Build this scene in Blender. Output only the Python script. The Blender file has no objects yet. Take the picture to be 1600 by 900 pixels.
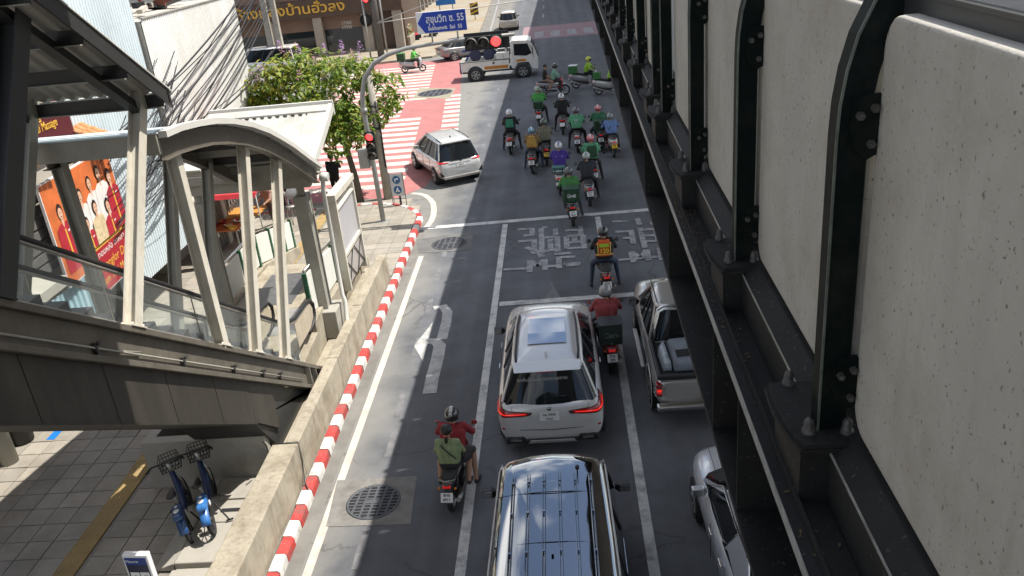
import bpy, bmesh, math, random
from mathutils import Vector, Matrix, Euler
S = bpy.context.scene
C = S.collection
R = math.radians
PI = math.pi
rnd = random.Random(7)

# ------------------------------------------------------------------ camera
cam = bpy.data.objects.new('camera', bpy.data.cameras.new('camera'))
C.objects.link(cam)
right = Vector((0.99505239, 0.03616724, -0.09253474))
down = Vector((-0.06974929, -0.40896801, -0.90987923))
fwd = Vector((-0.07075157, 0.91183173, -0.40442195))
cam.matrix_world = Matrix((
    (right.x, -down.x, -fwd.x, 0.0),
    (right.y, -down.y, -fwd.y, 0.0),
    (right.z, -down.z, -fwd.z, 9.2),
    (0, 0, 0, 1)))
cam.data.sensor_width = 36.0
cam.data.lens = 1311.0 / 1600.0 * 36.0
cam.data.clip_start = 0.05
cam.data.clip_end = 3000
S.camera = cam

# ------------------------------------------------------------------ sky, sun, exposure
SUN_EL, SUN_AZ = R(61), math.atan2(1.07, 0.21)
W = bpy.data.worlds.new('World')
S.world = W
W.use_nodes = True
nt = W.node_tree
nt.nodes.clear()
out = nt.nodes.new('ShaderNodeOutputWorld')
bg = nt.nodes.new('ShaderNodeBackground')
sky = nt.nodes.new('ShaderNodeTexSky')
sky.sky_type = 'NISHITA'
sky.sun_disc = False
sky.sun_elevation = SUN_EL
sky.sun_rotation = SUN_AZ
sky.air_density = 1.0
sky.dust_density = 1.6
sky.ozone_density = 1.0
tc = nt.nodes.new('ShaderNodeTexCoord')
mp = nt.nodes.new('ShaderNodeMapping')
mp.inputs['Scale'].default_value = (1.0, 1.0, 1.9)
mp.inputs['Location'].default_value = (1.3, 0.4, 0.2)
nz = nt.nodes.new('ShaderNodeTexNoise')
nz.inputs['Scale'].default_value = 3.1
nz.inputs['Detail'].default_value = 9
nz.inputs['Roughness'].default_value = 0.56
rp = nt.nodes.new('ShaderNodeValToRGB')
rp.color_ramp.elements[0].position = 0.49
rp.color_ramp.elements[1].position = 0.62
rp.color_ramp.elements[0].color = (0, 0, 0, 1)
rp.color_ramp.elements[1].color = (1, 1, 1, 1)
mx = nt.nodes.new('ShaderNodeMix')
mx.data_type = 'RGBA'
mx.inputs['B'].default_value = (12.5, 12.4, 12.2, 1)
nt.links.new(tc.outputs['Generated'], mp.inputs['Vector'])
nt.links.new(mp.outputs['Vector'], nz.inputs['Vector'])
nt.links.new(nz.outputs['Fac'], rp.inputs['Fac'])
nt.links.new(rp.outputs['Color'], mx.inputs['Factor'])
nt.links.new(sky.outputs['Color'], mx.inputs['A'])
nt.links.new(mx.outputs['Result'], bg.inputs['Color'])
bg.inputs['Strength'].default_value = 0.108
nt.links.new(bg.outputs['Background'], out.inputs['Surface'])

sun = bpy.data.objects.new('sun', bpy.data.lights.new('sun', 'SUN'))
C.objects.link(sun)
sdir = Vector((math.sin(SUN_AZ) * math.cos(SUN_EL), math.cos(SUN_AZ) * math.cos(SUN_EL), math.sin(SUN_EL)))
sun.rotation_euler = sdir.to_track_quat('Z', 'Y').to_euler()
sun.location = (8, 8, 40)
sun.data.energy = 4.9
sun.data.angle = R(0.5)
sun.data.color = (1.0, 0.955, 0.88)

S.view_settings.view_transform = 'Standard'
S.view_settings.look = 'None'
S.view_settings.gamma = 1.0
S.view_settings.exposure = 0.70

# ------------------------------------------------------------------ materials
def mat(name, col, rough=0.6, metal=0.0, var=0.0, vs=4.0, dirt=None, da=0.0, ds=1.5, bump=0.0, bs=60.0, spec=0.5,
        emit=None, es=0.0, coat=0.0, trans=0.0, alpha=1.0, stretch=None, speck=0.0, sps=150.0, speckcol=(0.02, 0.02, 0.02), tracks=0.0, streak=0.0, streakcol=(0.1, 0.09, 0.075)):
    m = bpy.data.materials.new(name)
    m.use_nodes = True
    t = m.node_tree
    b = t.nodes['Principled BSDF']
    b.inputs['Base Color'].default_value = (*col, 1)
    b.inputs['Roughness'].default_value = rough
    b.inputs['Metallic'].default_value = metal
    b.inputs['Specular IOR Level'].default_value = spec
    b.inputs['Coat Weight'].default_value = coat
    b.inputs['Coat Roughness'].default_value = 0.04
    b.inputs['Transmission Weight'].default_value = trans
    b.inputs['Alpha'].default_value = alpha
    if emit:
        b.inputs['Emission Color'].default_value = (*emit, 1)
        b.inputs['Emission Strength'].default_value = es
    if var or da or bump or speck or tracks or streak:
        g = t.nodes.new('ShaderNodeNewGeometry')
        src = g.outputs['Position']
        if stretch:
            mpn = t.nodes.new('ShaderNodeMapping')
            mpn.inputs['Scale'].default_value = stretch
            t.links.new(src, mpn.inputs['Vector'])
            src = mpn.outputs['Vector']
        cur = None
        def mixin(fac, colr, prev):
            x = t.nodes.new('ShaderNodeMix'); x.data_type = 'RGBA'
            if prev is None:
                x.inputs['A'].default_value = (*col, 1)
            else:
                t.links.new(prev, x.inputs['A'])
            x.inputs['B'].default_value = (*colr, 1)
            t.links.new(fac, x.inputs['Factor'])
            return x.outputs['Result']
        if var:
            n = t.nodes.new('ShaderNodeTexNoise'); n.inputs['Scale'].default_value = vs
            n.inputs['Detail'].default_value = 6; n.inputs['Roughness'].default_value = 0.65
            t.links.new(src, n.inputs['Vector'])
            r = t.nodes.new('ShaderNodeMapRange')
            r.inputs['From Min'].default_value = 0.3; r.inputs['From Max'].default_value = 0.7
            r.inputs['To Min'].default_value = 1 - var; r.inputs['To Max'].default_value = 1 + var
            t.links.new(n.outputs['Fac'], r.inputs['Value'])
            x = t.nodes.new('ShaderNodeMix'); x.data_type = 'RGBA'; x.blend_type = 'MULTIPLY'
            x.inputs['Factor'].default_value = 1
            x.inputs['A'].default_value = (*col, 1)
            t.links.new(r.outputs['Result'], x.inputs['B'])
            cur = x.outputs['Result']
        if da:
            n2 = t.nodes.new('ShaderNodeTexNoise'); n2.inputs['Scale'].default_value = ds
            n2.inputs['Detail'].default_value = 8; n2.inputs['Roughness'].default_value = 0.7
            t.links.new(src, n2.inputs['Vector'])
            r2 = t.nodes.new('ShaderNodeMapRange')
            r2.inputs['From Min'].default_value = 0.46; r2.inputs['From Max'].default_value = 0.68
            r2.inputs['To Min'].default_value = 0; r2.inputs['To Max'].default_value = da
            t.links.new(n2.outputs['Fac'], r2.inputs['Value'])
            cur = mixin(r2.outputs['Result'], dirt or (0.03, 0.028, 0.025), cur)
        if speck:
            n3 = t.nodes.new('ShaderNodeTexNoise'); n3.inputs['Scale'].default_value = sps
            n3.inputs['Detail'].default_value = 2
            t.links.new(src, n3.inputs['Vector'])
            r3 = t.nodes.new('ShaderNodeMapRange')
            r3.inputs['From Min'].default_value = 0.66; r3.inputs['From Max'].default_value = 0.72
            r3.inputs['To Min'].default_value = 0; r3.inputs['To Max'].default_value = speck
            t.links.new(n3.outputs['Fac'], r3.inputs['Value'])
            cur = mixin(r3.outputs['Result'], speckcol, cur)
        if streak:
            ms_ = t.nodes.new('ShaderNodeMapping'); ms_.inputs['Scale'].default_value = (7, 7, .55)
            t.links.new(g.outputs['Position'], ms_.inputs['Vector'])
            n7 = t.nodes.new('ShaderNodeTexNoise'); n7.inputs['Scale'].default_value = 1.6; n7.inputs['Detail'].default_value = 6; n7.inputs['Roughness'].default_value = .7
            t.links.new(ms_.outputs['Vector'], n7.inputs['Vector'])
            r7 = t.nodes.new('ShaderNodeMapRange'); r7.inputs['From Min'].default_value = .5; r7.inputs['From Max'].default_value = .74; r7.inputs['To Max'].default_value = streak
            t.links.new(n7.outputs['Fac'], r7.inputs['Value'])
            cur = mixin(r7.outputs['Result'], streakcol, cur)
        if tracks:
            mt = t.nodes.new('ShaderNodeMapping'); mt.inputs['Scale'].default_value = (1.35, .035, 1)
            t.links.new(g.outputs['Position'], mt.inputs['Vector'])
            n5 = t.nodes.new('ShaderNodeTexNoise'); n5.inputs['Scale'].default_value = 1.0; n5.inputs['Detail'].default_value = 4
            t.links.new(mt.outputs['Vector'], n5.inputs['Vector'])
            r5 = t.nodes.new('ShaderNodeMapRange'); r5.inputs['From Min'].default_value = .35; r5.inputs['From Max'].default_value = .65
            r5.inputs['To Min'].default_value = 1 - tracks; r5.inputs['To Max'].default_value = 1 + tracks * .6
            t.links.new(n5.outputs['Fac'], r5.inputs['Value'])
            x5 = t.nodes.new('ShaderNodeMix'); x5.data_type = 'RGBA'; x5.blend_type = 'MULTIPLY'; x5.inputs['Factor'].default_value = 1
            t.links.new(cur, x5.inputs['A']); t.links.new(r5.outputs['Result'], x5.inputs['B'])
            # scattered oil spots
            n6 = t.nodes.new('ShaderNodeTexNoise'); n6.inputs['Scale'].default_value = 3.3; n6.inputs['Detail'].default_value = 3
            t.links.new(g.outputs['Position'], n6.inputs['Vector'])
            r6 = t.nodes.new('ShaderNodeMapRange'); r6.inputs['From Min'].default_value = .70; r6.inputs['From Max'].default_value = .78; r6.inputs['To Max'].default_value = .55
            t.links.new(n6.outputs['Fac'], r6.inputs['Value'])
            cur = mixin(r6.outputs['Result'], (.03, .03, .032), x5.outputs['Result'])
            # dusty road edge towards the kerb, its colour lightened to follow the sunlit strip
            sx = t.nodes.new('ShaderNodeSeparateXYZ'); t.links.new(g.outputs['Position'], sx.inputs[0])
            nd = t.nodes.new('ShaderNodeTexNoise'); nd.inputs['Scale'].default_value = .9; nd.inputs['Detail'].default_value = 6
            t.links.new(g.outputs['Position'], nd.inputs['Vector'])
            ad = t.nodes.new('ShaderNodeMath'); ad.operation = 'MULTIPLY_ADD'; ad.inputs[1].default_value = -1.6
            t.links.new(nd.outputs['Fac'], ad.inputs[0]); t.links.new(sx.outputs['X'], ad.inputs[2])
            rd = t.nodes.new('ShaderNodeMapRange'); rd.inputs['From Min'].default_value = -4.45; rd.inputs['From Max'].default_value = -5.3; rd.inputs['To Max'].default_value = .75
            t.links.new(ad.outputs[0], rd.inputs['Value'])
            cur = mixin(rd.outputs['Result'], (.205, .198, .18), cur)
            # hairline cracks where a slow noise lets them through
            wn = t.nodes.new('ShaderNodeTexNoise'); wn.inputs['Scale'].default_value = 1.3; wn.inputs['Detail'].default_value = 5
            t.links.new(g.outputs['Position'], wn.inputs['Vector'])
            va = t.nodes.new('ShaderNodeVectorMath'); va.operation = 'MULTIPLY_ADD'; va.inputs[1].default_value = (1.1, 1.1, 0)
            t.links.new(wn.outputs['Color'], va.inputs[0]); t.links.new(g.outputs['Position'], va.inputs[2])
            vo = t.nodes.new('ShaderNodeTexVoronoi'); vo.feature = 'DISTANCE_TO_EDGE'; vo.inputs['Scale'].default_value = .33
            t.links.new(va.outputs[0], vo.inputs['Vector'])
            r8 = t.nodes.new('ShaderNodeMapRange'); r8.inputs['From Min'].default_value = .004; r8.inputs['From Max'].default_value = .010; r8.inputs['To Min'].default_value = .42; r8.inputs['To Max'].default_value = 0
            t.links.new(vo.outputs['Distance'], r8.inputs['Value'])
            n9 = t.nodes.new('ShaderNodeTexNoise'); n9.inputs['Scale'].default_value = .28
            t.links.new(g.outputs['Position'], n9.inputs['Vector'])
            r9 = t.nodes.new('ShaderNodeMapRange'); r9.inputs['From Min'].default_value = .5; r9.inputs['From Max'].default_value = .56
            t.links.new(n9.outputs['Fac'], r9.inputs['Value'])
            mm = t.nodes.new('ShaderNodeMath'); mm.operation = 'MULTIPLY'
            t.links.new(r8.outputs['Result'], mm.inputs[0]); t.links.new(r9.outputs['Result'], mm.inputs[1])
            cur = mixin(mm.outputs[0], (.035, .035, .036), cur)
        if cur is not None:
            t.links.new(cur, b.inputs['Base Color'])
        if bump:
            n4 = t.nodes.new('ShaderNodeTexNoise'); n4.inputs['Scale'].default_value = bs
            n4.inputs['Detail'].default_value = 5
            t.links.new(src, n4.inputs['Vector'])
            bp = t.nodes.new('ShaderNodeBump'); bp.inputs['Strength'].default_value = bump
            bp.inputs['Distance'].default_value = 0.01
            t.links.new(n4.outputs['Fac'], bp.inputs['Height'])
            t.links.new(bp.outputs['Normal'], b.inputs['Normal'])
    return m

# ------------------------------------------------------------------ mesh builder
class MB:
    def __init__(s, M=None):
        s.v = []; s.f = []; s.m = []; s.s = []
        s.M = M or Matrix()
    def add(s, vs, fs, mi=0, smooth=False):
        k = len(s.v)
        s.v += [s.M @ Vector(p) for p in vs]
        for f in fs:
            s.f.append(tuple(i + k for i in f)); s.m.append(mi); s.s.append(smooth)
        return s
    def box(s, c, d, mi=0, rot=None, top=None):
        x, y, z = d[0] / 2, d[1] / 2, d[2] / 2
        tx, ty = top or (1, 1)
        p = [(-x, -y, -z), (x, -y, -z), (x, y, -z), (-x, y, -z), (-x * tx, -y * ty, z), (x * tx, -y * ty, z), (x * tx, y * ty, z), (-x * tx, y * ty, z)]
        if rot:
            E = Euler(rot).to_matrix()
            p = [E @ Vector(q) for q in p]
        p = [(q[0] + c[0], q[1] + c[1], q[2] + c[2]) for q in p]
        return s.add(p, [(0, 3, 2, 1), (4, 5, 6, 7), (0, 1, 5, 4), (1, 2, 6, 5), (2, 3, 7, 6), (3, 0, 4, 7)], mi)
    def bx(s, x0, x1, y0, y1, z0, z1, mi=0):
        return s.box(((x0 + x1) / 2, (y0 + y1) / 2, (z0 + z1) / 2), (abs(x1 - x0), abs(y1 - y0), abs(z1 - z0)), mi)
    def bar(s, a, b, w, h, mi=0, up=(0, 0, 1), w2=None, h2=None):
        a, b = Vector(a), Vector(b)
        d = (b - a).normalized()
        u = Vector(up)
        if abs(d.dot(u)) > 0.98:
            u = Vector((0, 1, 0))
        r = d.cross(u).normalized(); u = r.cross(d).normalized()
        w2 = w if w2 is None else w2; h2 = h if h2 is None else h2
        p = []
        for q, ww, hh in ((a, w, h), (b, w2, h2)):
            p += [q - r * ww / 2 - u * hh / 2, q + r * ww / 2 - u * hh / 2, q + r * ww / 2 + u * hh / 2, q - r * ww / 2 + u * hh / 2]
        return s.add(p, [(0, 1, 2, 3), (7, 6, 5, 4), (0, 4, 5, 1), (1, 5, 6, 2), (2, 6, 7, 3), (3, 7, 4, 0)], mi)
    def cyl(s, a, b, r0, r1=None, n=12, mi=0, caps=True, smooth=True):
        a, b = Vector(a), Vector(b)
        r1 = r0 if r1 is None else r1
        d = (b - a).normalized()
        u = Vector((0, 0, 1)) if abs(d.z) < 0.95 else Vector((0, 1, 0))
        e = d.cross(u).normalized(); u = e.cross(d)
        p = []
        for q, r in ((a, r0), (b, r1)):
            for i in range(n):
                t = 2 * PI * i / n
                p.append(q + e * (r * math.cos(t)) + u * (r * math.sin(t)))
        s.add(p, [(i, (i + 1) % n, n + (i + 1) % n, n + i) for i in range(n)], mi, smooth)
        if caps:
            k = len(s.v) - 2 * n
            s.f.append(tuple(k + i for i in reversed(range(n)))); s.m.append(mi); s.s.append(False)
            s.f.append(tuple(k + n + i for i in range(n))); s.m.append(mi); s.s.append(False)
        return s
    def loft(s, rings, mi=0, caps=True, smooth=True, closed=True, mis=None):
        n = len(rings[0])
        k = len(s.v)
        for r in rings:
            s.v += [s.M @ Vector(p) for p in r]
        m = n if closed else n - 1
        for j in range(len(rings) - 1):
            for i in range(m):
                s.f.append((k + j * n + i, k + j * n + (i + 1) % n, k + (j + 1) * n + (i + 1) % n, k + (j + 1) * n + i))
                s.m.append(mis(j, i) if mis else mi); s.s.append(smooth)
        if caps:
            s.f.append(tuple(k + i for i in reversed(range(n)))); s.m.append(mi); s.s.append(False)
            e = k + (len(rings) - 1) * n
            s.f.append(tuple(e + i for i in range(n))); s.m.append(mi); s.s.append(False)
        return s
    def tube(s, pts, r, n=8, mi=0, caps=True, smooth=True):
        pts = [Vector(p) for p in pts]
        rs = r if isinstance(r, (list, tuple)) else [r] * len(pts)
        rings = []
        pu = None
        for i, p in enumerate(pts):
            d = (pts[min(i + 1, len(pts) - 1)] - pts[max(i - 1, 0)]).normalized()
            if pu is None:
                u = Vector((0, 0, 1)) if abs(d.z) < 0.9 else Vector((0, 1, 0))
            else:
                u = pu
            e = d.cross(u).normalized(); u = e.cross(d).normalized(); pu = u
            rings.append([p + e * (rs[i] * math.cos(2 * PI * k / n)) + u * (rs[i] * math.sin(2 * PI * k / n)) for k in range(n)])
        return s.loft(rings, mi, caps, smooth)
    def sphere(s, c, r, nu=12, nv=8, mi=0, v0=0.0, v1=1.0):
        r = r if isinstance(r, (list, tuple)) else (r, r, r)
        rings = []
        for j in range(nv + 1):
            ph = PI * (v0 + (v1 - v0) * j / nv)
            rings.append([(c[0] + r[0] * math.sin(ph) * math.cos(2 * PI * i / nu), c[1] + r[1] * math.sin(ph) * math.sin(2 * PI * i / nu), c[2] + r[2] * math.cos(ph)) for i in range(nu)])
        return s.loft(rings, mi, caps=False)
    def lathe(s, prof, c=(0, 0, 0), axis='z', n=16, mi=0):
        rings = []
        for (r, h) in prof:
            ring = []
            for i in range(n):
                a, b = r * math.cos(2 * PI * i / n), r * math.sin(2 * PI * i / n)
                q = (a, b, h) if axis == 'z' else ((h, a, b) if axis == 'x' else (a, h, b))
                ring.append((c[0] + q[0], c[1] + q[1], c[2] + q[2]))
            rings.append(ring)
        return s.loft(rings, mi, caps=False)
    def prism(s, poly, d0, d1, plane='xy', mi=0, smooth=False):
        def P(p, d):
            return {'xy': (p[0], p[1], d), 'yz': (d, p[0], p[1]), 'xz': (p[0], d, p[1])}[plane]
        n = len(poly)
        vs = [P(p, d0) for p in poly] + [P(p, d1) for p in poly]
        s.add(vs, [(i, (i + 1) % n, n + (i + 1) % n, n + i) for i in range(n)], mi, smooth)
        k = len(s.v) - 2 * n
        s.f.append(tuple(k + i for i in reversed(range(n)))); s.m.append(mi); s.s.append(False)
        s.f.append(tuple(k + n + i for i in range(n))); s.m.append(mi); s.s.append(False)
        return s
    def quad(s, a, b, c, d, mi=0):
        return s.add([a, b, c, d], [(0, 1, 2, 3)], mi)
    def mesh(s, name, mats=None):
        me = bpy.data.meshes.new(name)
        me.from_pydata([tuple(p) for p in s.v], [], s.f)
        me.polygons.foreach_set('material_index', s.m)
        me.polygons.foreach_set('use_smooth', s.s)
        bm = bmesh.new(); bm.from_mesh(me)
        bmesh.ops.recalc_face_normals(bm, faces=bm.faces)
        bm.to_mesh(me); bm.free()
        for m in (mats if isinstance(mats, (list, tuple)) else [mats]):
            if m: me.materials.append(m)
        me.update()
        return me
    def build(s, name, mats=None, parent=None, bevel=0.0, seg=2, world=False, subsurf=0):
        o = bpy.data.objects.new(name, s.mesh(name, mats))
        C.objects.link(o)
        if parent is not None:
            o.parent = parent
            if world:
                o.matrix_parent_inverse = parent.matrix_basis.inverted()
        if bevel:
            b = o.modifiers.new('bevel', 'BEVEL'); b.width = bevel; b.segments = seg; b.limit_method = 'ANGLE'; b.angle_limit = R(35)
            b.harden_normals = False
        if subsurf:
            b = o.modifiers.new('sub', 'SUBSURF'); b.levels = subsurf; b.render_levels = subsurf
        return o

def thing(name, label, cat, loc=(0, 0, 0), rz=0.0, group=None):
    o = bpy.data.objects.new(name, None)
    C.objects.link(o)
    o.location = loc; o.rotation_euler = (0, 0, rz); o.empty_display_size = 0.2
    tag(o, label, cat, group)
    return o
def tag(o, label=None, cat=None, group=None, kind=None):
    if label: o['label'] = label
    if cat: o['category'] = cat
    if group: o['group'] = group
    if kind: o['kind'] = kind
    return o
def piece(name, me, parent, loc=(0, 0, 0), rot=(0, 0, 0), scale=None):
    o = bpy.data.objects.new(name, me)
    C.objects.link(o)
    o.parent = parent
    if isinstance(loc, Matrix):
        o.matrix_basis = loc
    else:
        o.location = loc; o.rotation_euler = rot
        if scale: o.scale = scale
    return o
def dup(root, loc=None, rz=None, label=None, group=None, parent=None):
    r = root.copy(); C.objects.link(r)
    if parent is not None: r.parent = parent
    if loc is not None: r.location = loc
    if rz is not None: r.rotation_euler = (0, 0, rz)
    if label: r['label'] = label
    if group: r['group'] = group
    for ch in list(root.children):
        dup(ch, parent=r)
    return r
def T(x, y, z, rz=0.0):
    return Matrix.Translation((x, y, z)) @ Matrix.Rotation(rz, 4, 'Z')
def frame(o, xaxis, yaxis):
    """matrix with local x, y axes and origin o"""
    x = Vector(xaxis).normalized(); z = x.cross(Vector(yaxis)).normalized(); y = z.cross(x)
    return Matrix(((x.x, y.x, z.x, o[0]), (x.y, y.y, z.y, o[1]), (x.z, y.z, z.z, o[2]), (0, 0, 0, 1)))
_fonts = {}
def text(name, body, m, parent, M, size=1.0, depth=0.002, align='CENTER', world=False, font=None, fit=None, stretch=1.0, shear=0.0, bold=0.0):
    """flat or raised lettering as a mesh, lying in the xy plane of matrix M"""
    cu = bpy.data.curves.new(name, 'FONT')
    cu.body = body; cu.size = size; cu.extrude = depth; cu.align_x = align; cu.align_y = 'CENTER'; cu.shear = shear; cu.offset = bold
    cu.resolution_u = 3
    tmp = bpy.data.objects.new('tmp', cu)
    C.objects.link(tmp)
    dg = bpy.context.evaluated_depsgraph_get()
    dg.update()
    me = bpy.data.meshes.new_from_object(tmp.evaluated_get(dg))
    bpy.data.objects.remove(tmp)
    bpy.data.curves.remove(cu)
    me.name = name
    xs = [v.co.x for v in me.vertices]
    if fit and xs:
        k = fit / (max(xs) - min(xs))
        cx = (max(xs) + min(xs)) / 2
        for v in me.vertices:
            v.co.x = (v.co.x - cx) * k; v.co.y *= stretch
    me.materials.clear(); me.materials.append(m)
    o = bpy.data.objects.new(name, me)
    C.objects.link(o)
    o.parent = parent
    o.matrix_basis = M
    if world: o.matrix_parent_inverse = parent.matrix_basis.inverted()
    return o


# ================================================================== SETTING
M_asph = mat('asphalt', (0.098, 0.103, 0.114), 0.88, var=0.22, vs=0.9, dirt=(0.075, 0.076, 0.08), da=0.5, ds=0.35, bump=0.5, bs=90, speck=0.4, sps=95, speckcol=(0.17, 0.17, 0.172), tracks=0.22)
M_asph_old = mat('asphalt_old', (0.18, 0.172, 0.155), 0.92, var=0.15, vs=2.0, dirt=(0.07, 0.066, 0.06), da=0.5, ds=0.8, bump=0.4, bs=80, speck=0.35, sps=90)
M_concrete = mat('concrete', (0.33, 0.30, 0.25), 0.9, var=0.18, vs=1.6, dirt=(0.13, 0.11, 0.08), da=0.6, ds=1.1, bump=0.35, bs=40, speck=0.25, sps=70, speckcol=(0.1, 0.085, 0.06))
M_white_paint = mat('road_paint_white', (0.50, 0.50, 0.48), 0.75, var=0.12, vs=5, dirt=(0.12, 0.12, 0.125), da=0.75, ds=2.6, speck=0.8, sps=38, speckcol=(0.10, 0.10, 0.105))
M_worn_paint = mat('road_paint_worn', (0.30, 0.30, 0.305), 0.8, var=0.2, vs=6, dirt=(0.08, 0.08, 0.085), da=1.0, ds=3.4, speck=0.9, sps=22, speckcol=(0.07, 0.07, 0.075))
M_arrow = mat('road_paint_arrow', (0.40, 0.40, 0.39), 0.8, var=0.12, vs=5, dirt=(0.14, 0.14, 0.145), da=0.6, ds=4.0, speck=0.6, sps=40, speckcol=(0.12, 0.12, 0.125))
M_faint_paint = mat('road_paint_faint', (0.15, 0.15, 0.155), 0.85, var=0.2, vs=4, dirt=(0.07, 0.07, 0.075), da=1.0, ds=2.2)
M_red_paint = mat('road_paint_red', (0.34, 0.125, 0.12), 0.85, var=0.16, vs=1.2, dirt=(0.22, 0.12, 0.11), da=0.6, ds=0.9, speck=0.3, sps=40, speckcol=(0.15, 0.08, 0.08))
M_cream_paint = mat('crossing_paint_white', (0.48, 0.445, 0.385), 0.8, var=0.1, vs=3, dirt=(0.32, 0.22, 0.2), da=0.6, ds=2.0)
M_pink = mat('faded_red_paint', (0.24, 0.155, 0.17), 0.85, var=0.15, vs=2)
M_patch = mat('concrete_patch', (0.185, 0.178, 0.165), 0.92, var=0.2, vs=3, dirt=(0.09, 0.085, 0.08), da=0.6, ds=2.5, bump=0.3, bs=60)
M_iron = mat('cast_iron', (0.085, 0.09, 0.1), 0.6, 0.3, var=0.2, vs=12)
M_dark = mat('dark_void', (0.012, 0.012, 0.013), 0.9)
M_paver = mat('pavement_mortar', (0.2, 0.185, 0.16), 0.95, var=0.2, vs=3)
M_tile = [mat('paving_tile_a', (0.275, 0.25, 0.21), 0.85, var=0.14, vs=2.2, dirt=(0.2, 0.175, 0.14), da=0.85, ds=0.9, bump=0.15, bs=50),
          mat('paving_tile_b', (0.30, 0.27, 0.225), 0.85, var=0.14, vs=2.0, dirt=(0.21, 0.18, 0.14), da=0.85, ds=1.2, bump=0.15, bs=50),
          mat('paving_tile_c', (0.245, 0.225, 0.19), 0.85, var=0.14, vs=2.6, dirt=(0.17, 0.15, 0.12), da=0.6, ds=1.0, bump=0.15, bs=50)]
M_tact = mat('tactile_tile', (0.30, 0.21, 0.085), 0.8, var=0.15, vs=3, dirt=(0.2, 0.15, 0.08), da=0.6, ds=1.4)
M_kred = mat('kerb_red', (0.42, 0.04, 0.035), 0.6, var=0.12, vs=6, dirt=(0.16, 0.09, 0.08), da=0.8, ds=3.2, speck=.6, sps=30, speckcol=(.5, .42, .4))
M_kwhite = mat('kerb_white', (0.60, 0.585, 0.55), 0.6, var=0.07, vs=5, dirt=(0.20, 0.185, 0.165), da=0.9, ds=2.8, speck=.5, sps=28, speckcol=(.25, .23, .2))

# ground sheet to the horizon
mb = MB(); mb.quad((-900, -200, -0.02), (900, -200, -0.02), (900, 1500, -0.02), (-900, 1500, -0.02))
tag(mb.build('ground', M_asph_old), kind='structure')

# carriageway (main road) and the side street
mb = MB()
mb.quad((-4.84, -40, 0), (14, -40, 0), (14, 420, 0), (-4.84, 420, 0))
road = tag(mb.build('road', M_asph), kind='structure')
mb = MB()
mb.quad((-70, 29.4, 0), (-4.84, 26.0, 0), (-4.84, 75, 0), (-70, 66, 0))
side_road = tag(mb.build('side_street', M_asph), kind='structure')
# lighter worn strip by the kerb
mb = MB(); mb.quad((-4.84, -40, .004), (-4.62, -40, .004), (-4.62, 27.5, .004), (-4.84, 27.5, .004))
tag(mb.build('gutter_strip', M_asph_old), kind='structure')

# --- markings
def strip(mb, pts, w, z=0.008):
    for a, b in zip(pts, pts[1:]):
        a = Vector((a[0], a[1], 0)); b = Vector((b[0], b[1], 0))
        d = (b - a).normalized(); n = Vector((-d.y, d.x, 0)) * w / 2
        mb.quad((a.x - n.x, a.y - n.y, z), (b.x - n.x, b.y - n.y, z), (b.x + n.x, b.y + n.y, z), (a.x + n.x, a.y + n.y, z))
def curve_strip(mb, pts, w, z=0.008):
    L = []; Rr = []
    for i, p in enumerate(pts):
        a = Vector((*pts[max(i - 1, 0)][:2], 0)); b = Vector((*pts[min(i + 1, len(pts) - 1)][:2], 0))
        d = (b - a).normalized(); n = Vector((-d.y, d.x, 0)) * w / 2
        L.append((p[0] + n.x, p[1] + n.y, z)); Rr.append((p[0] - n.x, p[1] - n.y, z))
    for i in range(len(pts) - 1):
        mb.quad(Rr[i], Rr[i + 1], L[i + 1], L[i])
mb = MB()
strip(mb, [(-4.48, 5), (-4.49, 23.6)], 0.15)
curve_strip(mb, [(-5.75, 30.15), (-5.45, 30.03), (-5.18, 29.75), (-4.95, 29.3), (-4.76, 28.75), (-4.65, 28.1), (-4.58, 27.4), (-4.58, 26.8), (-4.68, 26.1)], 0.2, .009)
tag(mb.build('edge_marking', M_cream_paint), kind='structure')
mb = MB()
strip(mb, [(-2.03, 5), (-2.02, 25.9)], 0.17)
strip(mb, [(0.92, 5), (0.98, 18.0)], 0.17)
strip(mb, [(1.0, 21.5), (1.0, 25.95)], 0.17)
strip(mb, [(-5.0, 26.1), (3.6, 26.28)], 0.27, .012)
strip(mb, [(-1.9, 19.75), (3.4, 19.8)], 0.25, .012)
tag(mb.build('lane_marking', M_white_paint), kind='structure')
mb = MB()
K = lambda x, y: None
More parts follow.
